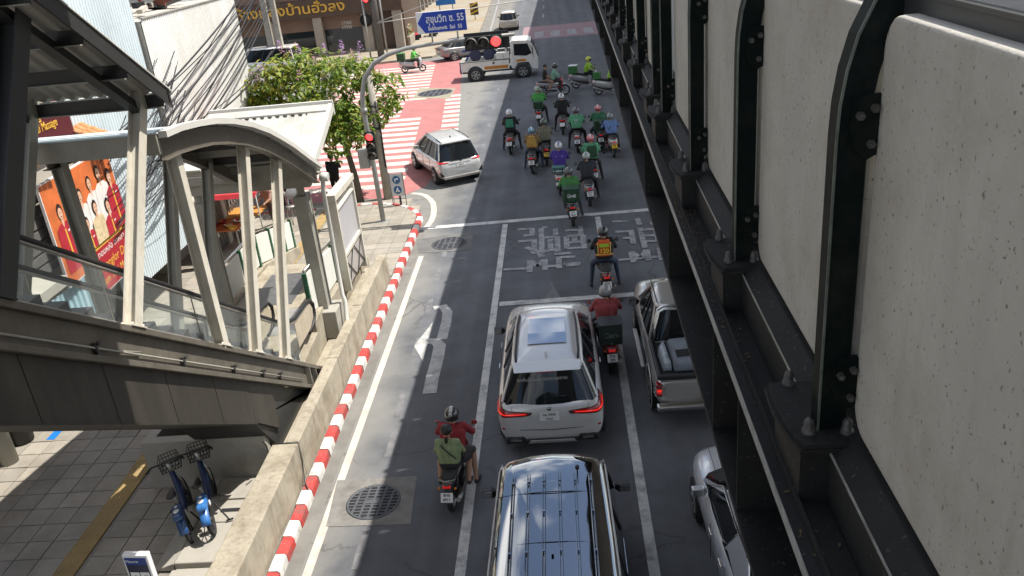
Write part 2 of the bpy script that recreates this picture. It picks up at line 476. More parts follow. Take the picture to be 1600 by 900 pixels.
strokes = [
 [(-1.59, 25.31), (-1.07, 25.25)], [(-1.12, 25.32), (-1.11, 24.62)], [(-1.39, 24.71), (-1.09, 24.68)],
 [(-1.54, 24.21), (-1, 24.21)], [(-1.04, 24.33), (-1.03, 23.1)], [(-1.29, 23.67), (-1.09, 23.42), (-1.05, 23.16)],
 [(-0.81, 25.32), (-0.64, 25.28)], [(-0.83, 25.26), (-0.8, 22.8)], [(-0.76, 24.38), (-0.35, 24.41)], [(-0.38, 25.1), (-0.37, 24.52)], [(-0.74, 23.25), (-0.32, 23.32)], [(-0.55, 24.23), (-0.53, 23.21)], [(-0.33, 24.4), (-0.33, 23.12)], [(-0.9, 23.38), (-0.82, 22.76)],
 [(-0.08, 24.86), (0.42, 24.87)], [(0.41, 25.17), (0.4, 24.36)], [(-0.05, 24.35), (-0.06, 23.27)], [(-0.03, 24.34), (0.44, 24.35)], [(0.46, 24.35), (0.45, 23.22)], [(-0.04, 23.32), (0.48, 23.32)], [(-0.04, 23.79), (0.38, 23.82)], [(0.2, 24.29), (0.19, 23.75)],
 [(-1.15, 22.58), (-1.14, 21.72)], [(-1.15, 22.58), (-0.92, 22.1), (-0.74, 22.55)], [(-0.72, 22.59), (-0.71, 21.78)], [(-1.9, 22.04), (-1.18, 22.01)], [(-0.67, 22.05), (-0.34, 22.04)], [(-0.31, 22.71), (-0.31, 21.84)], [(-0.44, 22.94), (0.07, 22.94)], [(-0.29, 22.66), (0.17, 22.62)], [(-0.19, 22.15), (0.3, 22.11)], [(-0.12, 22), (0.28, 22.02)],
 [(1.44, 25.36), (1.94, 25.31)], [(1.45, 24.42), (1.98, 24.37)], [(1.95, 24.49), (1.91, 23.29)], [(1.64, 23.83), (1.93, 23.82)], [(2.24, 25.48), (2.26, 24.88)], [(2.23, 24.6), (2.21, 22.92)], [(2.33, 24.4), (2.69, 24.44)], [(2.32, 23.9), (2.7, 23.88)], [(2.29, 23.42), (2.66, 23.4)], [(2.69, 24.44), (2.65, 23.35)], [(2.63, 25.15), (2.69, 24.79)],
 [(1.78, 22.7), (1.78, 21.88)], [(1.78, 22.7), (2.02, 22.16), (2.23, 22.76)], [(2.25, 22.76), (2.21, 21.94)], [(1.37, 22.14), (2.64, 22.19)], [(2.61, 22.84), (2.58, 21.91)],
]
zz = 0.016
for s_ in strokes:
    strip(mb, s_, 0.17, zz); zz += 0.00012
tag(mb.build('worn_thai_lettering_marking', M_worn_paint), kind='structure')
mb = MB()
# left-turn arrow, its bent shaft, and an older ghost of the same arrow
mb.add([(*(-3.86, 17.71), .009), (*(-3.56, 18.94), .009), (*(-3.54, 16.91), .009)], [(0, 1, 2)])
curve_strip(mb, [(-3.56, 17.9), (-3.37, 17.9), (-3.23, 17.65), (-3.21, 17.02), (-3.22, 16.14), (-3.2, 15.46)], 0.3, .0095)
curve_strip(mb, [(-3.63, 19.77), (-3.4, 19.86), (-3.24, 19.48), (-3.21, 18.85), (-3.22, 17.98)], 0.26, .0065)
tag(mb.build('left_turn_arrow_marking', M_arrow), kind='structure')
mb = MB()
mb.add([(*(-0.55, 20.99), .0065), (*(-0.77, 19.59), .0065), (*(-0.24, 19.58), .0065)], [(0, 1, 2)])
for y0 in (10.2, 13.2, 14.6, 17.2, 19.4, 21.6, 23.4):
    strip(mb, [(-3.72 if y0 < 14 else -3.78, y0), (-3.72 if y0 < 14 else -3.78, y0 + 0.95)], 0.14, .0062)
for y0 in (36, 40, 44, 49, 53):
    strip(mb, [(-3.4, y0), (-3.5, y0 + 0.8)], 0.16, .0062)
tag(mb.build('faded_dash_marking', M_faint_paint), kind='structure')

# red bus-stop box and zebra crossing across the side street
mb = MB()
mb.add([(-5.35, 30.9, .004), (-4.95, 33.5, .004), (-5.02, 40.4, .004), (-5.9, 52, .004), (-6.6, 62, .004), (-14, 64, .004), (-14.5, 29.7, .004), (-6.3, 29.62, .004)],
       [(0, 1, 2, 3, 4, 5, 6, 7)])
tag(mb.build('red_crossing_paint', M_red_paint), kind='structure')
mb = MB()
y = 31.2
k = 0
while y < 60.5:
    sh = -0.078 * (y - 41)
    if not (43.9 < y < 48.0):
        mb.quad((-13.2 + sh, y, .008), (-7.0 + sh, y - 0.12, .008), (-7.05 + sh, y + 0.45, .008), (-13.2 + sh, y + 0.57, .008))
    else:
        mb.quad((-13.2 + sh, y, .008), (-8.2 + sh, y - 0.12, .008), (-8.25 + sh, y + 0.45, .008), (-13.2 + sh, y + 0.57, .008))
    if 34 < y < 49.5:
        mb.quad((-5.85 + sh, y - .1, .008), (-5.0 + sh, y - .1, .008), (-5.03 + sh, y + 0.52, .008), (-5.9 + sh, y + 0.52, .008))
    y += 1.08
tag(mb.build('zebra_crossing_marking', M_cream_paint), kind='structure')
# far crossing on the main road
mb = MB(); mb.quad((-2.6, 69.3, .004), (8, 69.3, .004), (8, 77.5, .004), (-2.6, 77.5, .004))
tag(mb.build('far_crossing_paint', M_pink), kind='structure')
mb = MB()
for i in range(7):
    x = -1.6 + i * 1.35
    mb.quad((x, 70.3, .008), (x + .75, 70.3, .008), (x + .75, 73.6, .008), (x, 73.6, .008))
for y in (84, 92, 100, 110, 122, 136):
    strip(mb, [(-0.9, y), (-0.9, y + 3)], 0.16)
strip(mb, [(-5.6, 77), (-6.4, 110)], 0.16)
tag(mb.build('far_marking', M_worn_paint), kind='structure')

# concrete patches with their covers
def manhole(pts, cx, cy, r, label, n_rows=11, zb=0.010, patch=M_patch):
    t = thing('manhole_cover', label, 'manhole cover', (cx, cy, 0))
    mb = MB()
    mb.add([(x - cx, y - cy, zb) for x, y in pts] + [(x - cx, y - cy, 0.0) for x, y in pts], [(0, 1, 2, 3)] + [(i, (i + 1) % 4, 4 + (i + 1) % 4, 4 + i) for i in range(4)])
    mb.build('concrete_surround', patch, t)
    mb = MB(); mb.lathe([(r * 1.07, zb), (r * 1.07, zb + .012), (r * .97, zb + .012), (r * .97, zb + .002)], n=40)
    mb.build('rim', M_iron, t)
    mb = MB(); mb.lathe([(0.0001, zb + .004), (r * .97, zb + .004)], n=40)
    mb.build('cover', M_dark, t)
    mb = MB()
    for i in range(n_rows):
        yy = -r * .93 + 2 * r * .93 * i / (n_rows - 1)
        hw = math.sqrt(max((r * .96) ** 2 - yy * yy, 0.001))
        mb.bx(-hw, hw, yy - r * .035, yy + r * .035, zb + .003, zb + .012)
    for i in range(5):
        xx = -r * .66 + r * .33 * i
        hh = math.sqrt((r * .96) ** 2 - xx * xx)
        mb.bar((xx - r * .06, -hh, zb + .0075), (xx + r * .06, hh, zb + .0075), r * .09, .008)
    mb.bx(-r * .3, r * .3, -r * .12, r * .12, zb + .004, zb + .0135)
    mb.build('grate', M_iron, t)
    return t
manhole([(-4.45, 11.26), (-2.98, 11.22), (-3.06, 12.55), (-4.55, 12.55)], -3.74, 11.86, 0.45, 'round slotted drain cover set in a concrete patch in the lane beside the kerb')
manhole([(-4.62, 23.85), (-2.99, 23.8), (-3.02, 25.4), (-4.84, 25.1)], -3.72, 24.5, 0.52, 'worn round drain cover just before the stop line', 9, patch=mat('grey_patch', (0.12, 0.118, 0.115), 0.9, var=0.2, vs=3))
manhole([(-8.45, 48.92), (-6.16, 47.95), (-6.12, 50.98), (-8.5, 52.05)], *(-7.26, 50.01), 0.98, 'large round cover in a pale square on the red crossing', 7, patch=mat('pale_patch', (0.24, 0.22, 0.16), 0.9, var=0.2, vs=2))

# --- near pavement with individual tiles
PZ = 0.15
mb = MB()
mb.prism([(-13.4, -10), (-5.1, -10), (-5.1, 27.2), (-5.25, 28.3), (-5.7, 29.1), (-6.4, 29.45), (-13.4, 29.6)], -0.02, PZ - 0.03)
mb.bx(-14.9, -13.4, -10, 12.0, -0.02, PZ - .03)
pave = tag(mb.build('pavement', M_paver), kind='structure')
tw = 0.45
def tile_mesh(nm, m, sx, sy):
    mb = MB(); mb.box((0, 0, 0.016), (sx, sy, 0.032), 0, None, (0.985, 0.985))
    return mb.mesh(nm, m)
tile_me = [tile_mesh('tile', m, tw - 0.012, tw - 0.012) for m in M_tile]
cells = []
xs = [-5.32 - tw * i for i in range(0, 19)]
yy = 8.6
while yy < 29.0:
    for j, x in enumerate(xs):
        if -8.78 < x < -8.28:
            continue
        if yy < 22.0 and x > -8.2 and yy > 9 and (x > -6.9 or yy > 14):
            continue
        if math.hypot(max(x + 6.4, 0), max(yy - 28.2, 0)) > 1.05 and x > -6.4 and yy > 28.2: continue
        cells.append((x, yy + (0.22 if False else 0)))
    yy += tw
cells.sort(key=lambda c: (c[0] + 6) ** 2 * 0.2 + c[1] ** 2)
for i, (x, y) in enumerate(cells[:298]):
    o = piece('tile', tile_me[rnd.choice([0, 0, 1, 2])], pave, (x, y, PZ - 0.03 + rnd.uniform(-.002, .002)), (rnd.uniform(-.009, .009), rnd.uniform(-.009, .009), rnd.uniform(-.012, .012)))
mb = MB()
for (x, y) in cells[298:]:
    mb.box((x, y, PZ - 0.014 + rnd.uniform(-.002, .002)), (tw - .012, tw - .012, .032), rnd.choice([0, 0, 1, 2]))
tag(mb.build('tile_field', M_tile, pave), kind='stuff')
# tactile strip: one ribbed tile after another
mb = MB(); s0 = 0.40
mb.bx(-s0 / 2 + .004, s0 / 2 - .004, -s0 / 2 + .004, s0 / 2 - .004, 0, .03)
for i in range(6):
    x = -s0 / 2 + .04 + i * .064
    mb.box((x, 0, .033), (.03, s0 - .03, .008), 0, None, (.6, .98))
tact_me = mb.mesh('tactile_tile', M_tact)
for i in range(50):
    y = 8.9 + i * s0
    if 14.2 < y < 22.6: continue
    piece('tactile_tile', tact_me, pave, (-8.53, y, PZ - .03), (0, 0, 0))

# --- red and white kerb stones
mb = MB()
kerb = tag(MB().bx(-5.1, -4.86, -10, 8.0, -.02, .16).build('kerb', M_concrete), kind='structure')
def kstone(m, L=0.40):
    mb = MB()
    mb.prism([(-0.085, -.02), (0.098, -.02), (0.09, 0.13), (0.065, 0.165), (-0.085, 0.17)], -L / 2, L / 2, 'xz')
    return mb.mesh('kerb_stone', m)
ks = [kstone(M_kred), kstone(M_kwhite)]
path = [(-4.975, 8.2 + 0.412 * i, 0.0) for i in range(46)]
x, y, a = path[-1][0], path[-1][1], 0.0
for i in range(9):
    a += R(10.5); x -= math.sin(a) * .41; y += math.cos(a) * .41; path.append((x, y, a))
for i in range(13):
    x -= math.sin(a) * .41; y += math.cos(a) * .41; a = min(a + R(3), R(91)); path.append((x, y, a))
for i, (x, y, a) in enumerate(path):
    o = piece('kerb_stone', ks[i % 2], kerb, (x + rnd.uniform(-.01, .01), y, rnd.uniform(-.012, .006)), (rnd.uniform(-.01, .01), rnd.uniform(-.03, .03), a + rnd.uniform(-.015, .015)), (1, rnd.uniform(.97, 1.02), 1))
    o['label'] = 'red painted kerb stone' if i % 2 == 0 else 'white painted kerb stone'

# --- far pavement beyond the side street
mb = MB()
mb.prism([(-60, 65.5), (-14, 63.2), (-9.2, 64.2), (-7.2, 67), (-6.4, 72), (-7.2, 107), (-12, 300), (-60, 300)], -0.02, 0.15)
tag(mb.build('far_pavement', mat('far_paving', (0.27, 0.24, 0.19), 0.9, var=0.15, vs=0.8, dirt=(0.28, 0.18, 0.06), da=0.6, ds=0.25)), kind='structure')
mb = MB(); mb.prism([(9.5, -40), (16, -40), (16, 300), (9.5, 300)], -.02, .15)
tag(mb.build('opposite_pavement', M_paver), kind='structure')


# ================================================================== ELEVATED WALKWAY ON THE RIGHT
M_panel = mat('precast_panel', (0.405, 0.385, 0.345), 0.85, var=0.09, vs=1.3, dirt=(0.25, 0.22, 0.175), da=0.45, ds=1.7, bump=0.5, bs=28, speck=0.85, sps=62, speckcol=(0.12, 0.10, 0.08), streak=.24, streakcol=(0.22, 0.20, 0.165))
M_green = mat('dark_green_steel', (0.0025, 0.006, 0.005), 0.62, spec=0.12, var=0.2, vs=6, dirt=(0.022, 0.024, 0.021), da=.55, ds=5, bump=0.1, bs=40)
M_girder = mat('girder_steel', (0.020, 0.0205, 0.020), 0.68, spec=0.18, var=0.25, vs=3, dirt=(0.02, 0.018, 0.016), da=0.8, ds=2.6, bump=0.25, bs=30, speck=0.6, sps=45, speckcol=(0.10, 0.09, 0.08))
M_lit_edge = mat('lit_steel_edge', (0.27, 0.28, 0.27), 0.5, var=0.2, vs=9, dirt=(0.06, 0.055, 0.05), da=0.6, ds=6)  # pale tone stands for light caught along the flange edges
M_bolt = mat('galvanised_bolt', (0.09, 0.085, 0.078), 0.5, 0.5, var=0.4, vs=60)
M_chrome = mat('polished_steel', (0.62, 0.61, 0.58), 0.22, 1.0)
M_litter = mat('dead_leaf', (0.10, 0.07, 0.035), 0.9)

sky_walk = thing('skywalk_parapet', 'elevated walkway side with pale concrete panels, dark green posts and steel girder', 'walkway', (0, 0, 0), -R(1.109))
PX = 0.88
post_y = [-2.2, -0.67, 0.88, 2.43, 3.98, 5.63, 7.46, 8.30, 10.1, 11.9, 13.6, 15.3]
y = 15.3
while y < 62:
    y += 1.75; post_y.append(y)
def panel_mesh(L):
    r = 0.1
    z0, z1 = 7.5, 8.86
    pts = []
    for (cy, cz, a0) in ((L - r, z0 + r, -90), (L - r, z1 - r, 0), (r, z1 - r, 90), (r, z0 + r, 180)):
        for k in range(7):
            a = R(a0 + 15 * k)
            pts.append((cy + r * math.cos(a), cz + r * math.sin(a)))
    n = len(pts)
    cy, cz = L / 2, (z0 + z1) / 2
    def ring(ins, dx):
        return [(PX + dx, cy + (p[0] - cy) * (1 - ins / (L / 2)), cz + (p[1] - cz) * (1 - ins / ((z1 - z0) / 2))) for p in pts]
    mb = MB()
    mb.loft([ring(0, .09), ring(0, .022), ring(.003, .006), ring(.008, .0015), ring(.016, 0)], 0, caps=True)
    return mb
pm = {}
for a, b in zip(post_y, post_y[1:]):
    if b - a < 1.2: continue
    L = round(b - a - 0.075, 3)
    if L not in pm: pm[L] = panel_mesh(L).mesh('concrete_panel', M_panel)
    piece('concrete_panel', pm[L], sky_walk, (rnd.uniform(-.004, .004), a + 0.15, 0))
# one post (with plate, bolts and brackets) is built once, its pieces shared
mb = MB()
prof = [(.768, 7.47), (.768, 8.5), (.772, 8.6), (.785, 8.7), (.81, 8.8), (.85, 8.89), (.9, 8.96), (.97, 9.0)]
rings = []
for i, (x, z) in enumerate(prof):
    a, b = prof[max(i - 1, 0)], prof[min(i + 1, len(prof) - 1)]
    d = Vector((b[0] - a[0], 0, b[1] - a[1])).normalized(); nrm = Vector((d.z, 0, -d.x))
    t = 0.095
    rings.append([(x, .085, z), (x, .175, z), (x + nrm.x * t, .175, z + nrm.z * t), (x + nrm.x * t, .085, z + nrm.z * t)])
mb.loft(rings, 0, smooth=False)
post_me = mb.mesh('post', M_green)
mb = MB()
rings = []
for i, (x, z) in enumerate(prof):
    a, b = prof[max(i - 1, 0)], prof[min(i + 1, len(prof) - 1)]
    d = Vector((b[0] - a[0], 0, b[1] - a[1])).normalized(); nrm = Vector((d.z, 0, -d.x))
    rings.append([(x - nrm.x * .004, .079, z - nrm.z * .004), (x - nrm.x * .004, .083, z - nrm.z * .004), (x + nrm.x * .004, .083, z + nrm.z * .004), (x + nrm.x * .004, .079, z + nrm.z * .004)])
mb.loft(rings, 0, smooth=False)
highlight_me = mb.mesh('flange_highlight', mat('green_edge_highlight', (0.10, 0.12, 0.10), 0.4, var=0.4, vs=14))  # corner highlight put on as a paler strip down the post
mb = MB()
for dz, ins in ((7.432, 0.0), (7.452, .012)):
    poly = [(.66 + ins + .02 * 0, .43 - ins)]
    for k in range(9):
        tt = k / 8
        poly.append((.662 + ins + .028 * tt ** 2.4 - .012 * math.sin(PI * tt), .43 - ins - (.43 - ins) * tt))
    poly += [(.90, 0.0), (.90, .43 - ins)]
    mb.prism(poly, dz, dz + .017, 'xy')
plate_me = mb.mesh('base_plate', M_girder)
def dome(x, y, z, r):
    mb.lathe([(r * 1.25, 0), (r * 1.25, .012), (r, .012), (r, .035), (r * .8, .05), (r * .4, .058), (.0001, .06)], (x, y, z), n=10)
mb = MB()
dome(0, 0, 0, .019)
bolt_me = mb.mesh('anchor_bolt', M_bolt)
mb = MB()
for zc in (0,):
    pts = [(.80, zc - .02), (.815, zc - .075), (.85, zc - .11), (.878, zc - .095), (.893, zc - .05), (.893, zc + .055), (.88, zc + .085), (.83, zc + .085), (.805, zc + .05)]
    mb.prism(pts, .055, .083, 'xz')
brk_me = mb.mesh('bracket', M_green)
mb = MB()
for zc in (0,):
    for (x, z) in ((0, 0),):
        mb.cyl((x, .057, z), (x, .04, z), .0135, n=6, smooth=False)
        mb.cyl((x, .04, z), (x, .03, z), .008, n=8)
brb_me = mb.mesh('bracket_bolt', M_bolt)
mb = MB(); mb.bx(.70, .88, .03, .40, 7.2, 7.432)
stub_me = mb.mesh('stub_pedestal', M_girder)
for i, y in enumerate(post_y):
    p = piece('post', post_me, sky_walk, (0, y, 0))
    p.modifiers.new('b', 'BEVEL').width = .004
    piece('base_plate', plate_me, p); piece('stub_pedestal', stub_me, p)
    if y < 24:
        for (bx_, by_) in ((.745, .40), (.735, .075), (.862, .065), (.862, .40)): piece('anchor_bolt', bolt_me, p, (bx_, by_, 7.469), (0, 0, rnd.uniform(0, 1)))
        piece('flange_highlight', highlight_me, p)
        for zc in (8.55, 7.68):
            piece('bracket', brk_me, p, (0, 0, zc))
            for (bx_, bz_) in ((.822, .025), (.862, .045), (.858, -.06)): piece('bracket_bolt', brb_me, p, (bx_, 0, zc + bz_))
# girder: flanges, web, stiffeners, edge strips
mb = MB()
mb.bx(.645, 1.15, -4, 62, 7.17, 7.2)
mb.bx(.655, 1.15, -4, 62, 6.42, 6.455)
mb.bx(.88, .905, -4, 62, 6.456, 7.169)
mb.bx(.80, 1.1, -4, 62, 7.202, 7.41)
mb.prism([(.80, 7.412), (.80, 7.418), (.87, 7.478), (1.1, 7.478), (1.1, 7.412)], -4, 62, 'xz')
mb.build('girder', M_girder, sky_walk, bevel=.004, seg=1)
mb = MB(); mb.bx(.6425, .6455, -4, 62, 7.150, 7.204); mb.bx(.7985, .8, -4, 62, 7.404, 7.421)
mb.build('lit_edge_strip', M_lit_edge, sky_walk)
mb = MB()
mb.bx(.69, .70, -4, 62, 7.2, 7.24); 
for k in range(26):
    yy = rnd.uniform(1.5, 9); x = rnd.uniform(.66, .69)
mb.build('drip_angle', M_girder, sky_walk)
mb = MB(); mb.bx(.66, .88, -.006, .006, 6.456, 7.168)
st_me = mb.mesh('stiffener', M_girder)
for y in (1.2, 3.35, 4.05, 6.2, 8.3, 10.2, 12.6, 15, 17.5, 20, 23, 26, 30, 34, 38, 43):
    piece('stiffener', st_me, sky_walk, (0, y, 0))
mb = MB()
for k in range(420):
    yy = rnd.choice([rnd.gauss(6.2, .5), rnd.gauss(5.2, .5), rnd.uniform(1.8, 9)]); x = rnd.uniform(.65, .79) if rnd.random() < .6 else rnd.uniform(.66, .72)
    a = rnd.uniform(0, PI); l = rnd.uniform(.004, .018)
    z = 7.204 + rnd.uniform(0, .006)
    dx, dy = math.cos(a) * l, math.sin(a) * l
    mb.add([(x - dx, yy - dy, z), (x + dy * .4, yy - dx * .4, z + .004), (x + dx, yy + dy, z + rnd.uniform(0, .008)), (x - dy * .4, yy + dx * .4, z + .002)], [(0, 1, 2, 3)])
for k in range(120):
    yy = rnd.uniform(1.5, 8); x = rnd.uniform(.66, .85); a = rnd.uniform(0, PI); l = rnd.uniform(.003, .009)
    dx, dy = math.cos(a) * l, math.sin(a) * l
    z = 6.459
    mb.add([(x - dx, yy - dy, z), (x + dy * .4, yy - dx * .4, z + .004), (x + dx, yy + dy, z + .004), (x - dy * .4, yy + dx * .4, z + .002)], [(0, 1, 2, 3)])
o = mb.build('leaf_litter', M_litter); o.parent = sky_walk; tag(o, kind='stuff')
# rails above the panels
mb = MB(); mb.bx(.93, .95, -4, 62, 8.79, 8.90); mb.bx(.925, .955, -4, 62, 8.902, 8.915)
mb.build('top_strip', mat('smoked_panel', (0.035, 0.036, 0.038), 0.4), sky_walk)
mb = MB(); mb.tube([(1.02, -4, 9.0), (1.02, 62, 9.0)], .03, 12)
mb.build('handrail', M_chrome, sky_walk)
mb = MB()
for i in range(34):
    y = -1 + i * 1.75 + .55
    mb.bx(.955, .985, y, y + .05, 8.7, 9.0)
mb.build('baluster', M_green, sky_walk)
# deck, inner soffit beams and the station above it (out of frame; they shade the street and show in the car roofs)
M_slab = mat('station_concrete', (0.34, 0.33, 0.31), 0.9, var=0.12, vs=0.7)
mb = MB(); mb.bx(1.1, 7.2, -12, 62, 7.0, 7.3)
for i in range(13): mb.bx(1.1, 7.2, -10 + i * 5.6, -9.6 + i * 5.6, 6.45, 6.998)
mb.build('walkway_deck', M_slab, sky_walk)
station = thing('elevated_station', 'elevated rail viaduct of grey concrete carried on piers above the walkway', 'viaduct', (7, 20, 0), -R(1.109))
mb = MB()
prof = [(-2.2, 12.6), (-2.2, 13.6), (7.5, 13.6), (7.5, 12.6), (5.2, 12.2), (4.0, 11.2), (1.5, 11.2), (0.2, 12.2)]
mb.prism(prof, -70, 120, 'xz')
mb.build('deck', M_slab, station)
mb = MB(); mb.bx(-2.25, -2.05, -70, 120, 13.61, 14.6); mb.bx(7.3, 7.5, -70, 120, 13.61, 14.6)
mb.build('edge_wall', M_slab, station)
for yy in (-40, -12, 16, 44, 72, 100):
    mb = MB(); mb.cyl((2.8, yy, 0), (2.8, yy, 11.2), .9, n=24); mb.build('pier', M_slab, station)


# ================================================================== STATION ENTRANCE: ESCALATOR, CANOPIES, CONCRETE BASE
M_offw = mat('offwhite_steel', (0.56, 0.53, 0.455), 0.5, var=0.06, vs=3, streak=.3, streakcol=(.3, .22, .14), dirt=(0.40, 0.36, 0.28), da=0.4, ds=4)
M_gird2 = mat('brown_grey_steel', (0.12, 0.108, 0.088), 0.5, streak=.6, streakcol=(.06, .045, .03), var=0.15, vs=1.5, dirt=(0.07, 0.06, 0.045), da=0.6, ds=1.6, stretch=(1, 1, 2.5))
M_steelg = mat('grey_steel', (0.30, 0.29, 0.25), 0.5, var=0.1, vs=2.5, dirt=(0.2, 0.18, 0.14), da=0.5, ds=2)
M_casing = mat('casing_steel', (0.038, 0.034, 0.028), 0.5, var=0.14, vs=1.4, dirt=(0.09, 0.08, 0.066), da=0.5, ds=1.0, stretch=(1, 2.4, .5), metal=0.2)
M_dsteel = mat('dark_grey_steel', (0.028, 0.028, 0.027), 0.5, var=0.15, vs=4)
M_sheet = mat('roof_sheet_underside', (0.36, 0.345, 0.31), 0.6, var=0.1, vs=2)
M_roof = mat('roof_sheet', (0.40, 0.40, 0.37), 0.5, var=0.1, vs=1.2, dirt=(0.28, 0.26, 0.22), da=0.6, ds=1.3)
M_fascia = mat('white_fascia', (0.55, 0.54, 0.50), 0.45, var=0.05, vs=3)
M_glass = mat('tinted_glass', (0.90, 0.94, 0.93), 0.03, trans=0.95, spec=0.5)
M_glass.node_tree.nodes['Principled BSDF'].inputs['IOR'].default_value = 1.08
M_rubber = mat('black_rubber', (0.015, 0.015, 0.016), 0.5)
M_alu = mat('aluminium', (0.42, 0.40, 0.37), 0.35, 0.6, var=0.15, vs=5)
M_step = mat('escalator_step', (0.11, 0.115, 0.12), 0.5, 0.4)
M_gpost = mat('railing_green', (0.012, 0.10, 0.045), 0.5, var=0.2, vs=8, dirt=(0.2, 0.25, 0.2), da=0.35, ds=14)
M_rpan = mat('railing_panel', (0.60, 0.60, 0.55), 0.6, var=0.05, vs=4)

def zt(Y): return 6.28 - 0.655 * (Y - 7.16)
esc = thing('escalator_entrance', 'covered escalator with pale steel columns, glass sides and stepped grey roof beside the road', 'escalator', (-6.3, 17, 0))
def E_(mb, name, m, bevel=0.0, **k):
    return mb.build(name, m, esc, bevel=bevel, world=True, **k)
def slope_prism(x0, x1, d0, d1, Y0, Y1, mb, cut=0):
    mb.prism([(Y0, zt(Y0) + d0), (Y0, zt(Y0) + d1), (Y1, zt(Y1) + d1), (Y1, zt(Y1) + d0)], x0, x1, 'yz')
# side girders
for xs, xi in ((-5.42, -5.62), (-7.08, -6.88)):
    mb = MB()
    slope_prism(xs, xi, -.09, 0, 5.0, 15.65, mb)
    slope_prism((xs + xi) / 2 - .012, (xs + xi) / 2 + .012, -.50, -.092, 5.0, 15.55, mb)
    slope_prism(xs, xi, -.59, -.502, 5.0, 15.45, mb)
    E_(mb, 'girder', M_gird2, .006)
    for Yf in (14.75, 15.1, 15.45):
        mb = MB(); mb.prism([(Yf, zt(Yf) - .094), (Yf + .02, zt(Yf) - .1), (Yf + .02, zt(Yf) - .498), (Yf, zt(Yf) - .49)], xs, (xs + xi) / 2, 'yz')
        E_(mb, 'stiffener', M_steelg)
mb = MB()
mb.tube([(-5.47, y, zt(y) - .40) for y in (5.0, 9.2, 11.5, 14.4)], .014, 8)
mb.tube([(-5.47, 8.6, zt(8.6) - .40), (-5.47, 9.15, zt(9.15) - .36)], .012, 6)
E_(mb, 'conduit', M_steelg)
for y in (8.3, 10.1, 11.55, 12.6, 13.3):
    mb = MB(); mb.box((-5.475, y, zt(y) - .41), (.05, .035, .14)); mb.cyl((-5.45, y + .04, zt(y) - .36), (-5.43, y + .04, zt(y) - .36), .03, n=8)
    E_(mb, 'conduit_clamp', M_dsteel)
# truss casing underneath, sheet by sheet
ys = [4.6, 5.9, 7.15, 8.4, 9.65, 10.9, 12.0]
for a, b in zip(ys, ys[1:]):
    for xf in (-5.53, -7.0):
        mb = MB(); mb.prism([(a + .008, zt(a + .008) - 1.41), (a + .008, zt(a + .008) - .595), (b - .008, zt(b - .008) - .595), (b - .008, zt(b - .008) - 1.41)], xf, xf - .03, 'yz')
        E_(mb, 'casing_panel', M_casing)
    mb = MB(); mb.prism([(a + .006, zt(a + .006) - 1.44), (a + .006, zt(a + .006) - 1.412), (b - .006, zt(b - .006) - 1.412), (b - .006, zt(b - .006) - 1.44)], -5.50, -7.05, 'yz')
    E_(mb, 'soffit_panel', M_casing)
mb = MB()
mb.prism([(4.6, zt(4.6) - 1.4), (4.6, zt(4.6) - .6), (15.2, zt(15.2) - .6), (15.2, .5), (12.95, .5), (12.0, zt(12.0) - 1.4)], -5.6, -6.95, 'yz')
E_(mb, 'truss_core', M_dsteel)
mb = MB(); mb.prism([(12.02, zt(12.02) - 1.40), (12.02, zt(12.02) - .6), (12.95, zt(12.95) - .6), (12.95, .95)], -5.54, -5.57, 'yz')
E_(mb, 'casing_end', M_casing)
# steps, inner decks, handrails, glass
mb = MB()
y = 5.2
while y < 15.2:
    z = zt(y) + .02
    mb.bx(-6.72, -5.78, y, y + .415, z - .30, z - .02)
    y += .42
E_(mb, 'step', M_step, .0)
tag(bpy.data.objects['step'], kind='stuff')
for x in (-5.78, -6.72):
    mb = MB(); slope_prism(x - .05, x + .05, .02, .12, 5.0, 15.6, mb)
    E_(mb, 'inner_deck', M_alu, .01)
    mb = MB(); slope_prism(x - .006, x + .006, .12, .86, 5.0, 15.4, mb)
    E_(mb, 'glass_panel', M_glass)
    for y in (7.2, 9.3, 11.4, 13.5):
        mb = MB(); mb.prism([(y, zt(y) + .125), (y + .012, zt(y) + .12), (y + .35, zt(y + .35) + .86 + .17), (y + .338, zt(y + .34) + .87 + .17)][:2] + [(y + .012, zt(y) + .85), (y, zt(y) + .855)], x - .009, x + .009, 'yz')
        E_(mb, 'glass_joint', M_alu)
    pts = [(x, y, zt(y) + .93) for y in (5.0, 8, 11, 14.6)]
    z0 = zt(14.6) + .93
    pts += [(x, 15.1, z0 - .24), (x, 15.5, z0 - .36), (x, 16.3, z0 - .40), (x, 16.62, z0 - .46), (x, 16.78, z0 - .62), (x, 16.76, z0 - .84), (x, 16.6, z0 - 1.0), (x, 16.2, z0 - 1.06)]
    mb = MB(); mb.tube(pts, .04, 8); E_(mb, 'handrail', M_rubber)
    mb = MB(); mb.tube([(p[0], p[1], p[2] - .05) for p in pts[:7]], .028, 6); E_(mb, 'handrail_guide', M_alu)
    zc = z0 - .72
    mb = MB(); mb.prism([(15.4, z0 - .34), (16.2, z0 - .42), (16.55, z0 - .5), (16.68, z0 - .68), (16.62, z0 - .88), (16.3, z0 - 1.0), (15.4, z0 - 1.0)], x - .007, x + .007, 'yz')
    E_(mb, 'newel_panel', mat('newel_panel', (0.42, 0.36, 0.27), 0.45, var=0.12, vs=5))
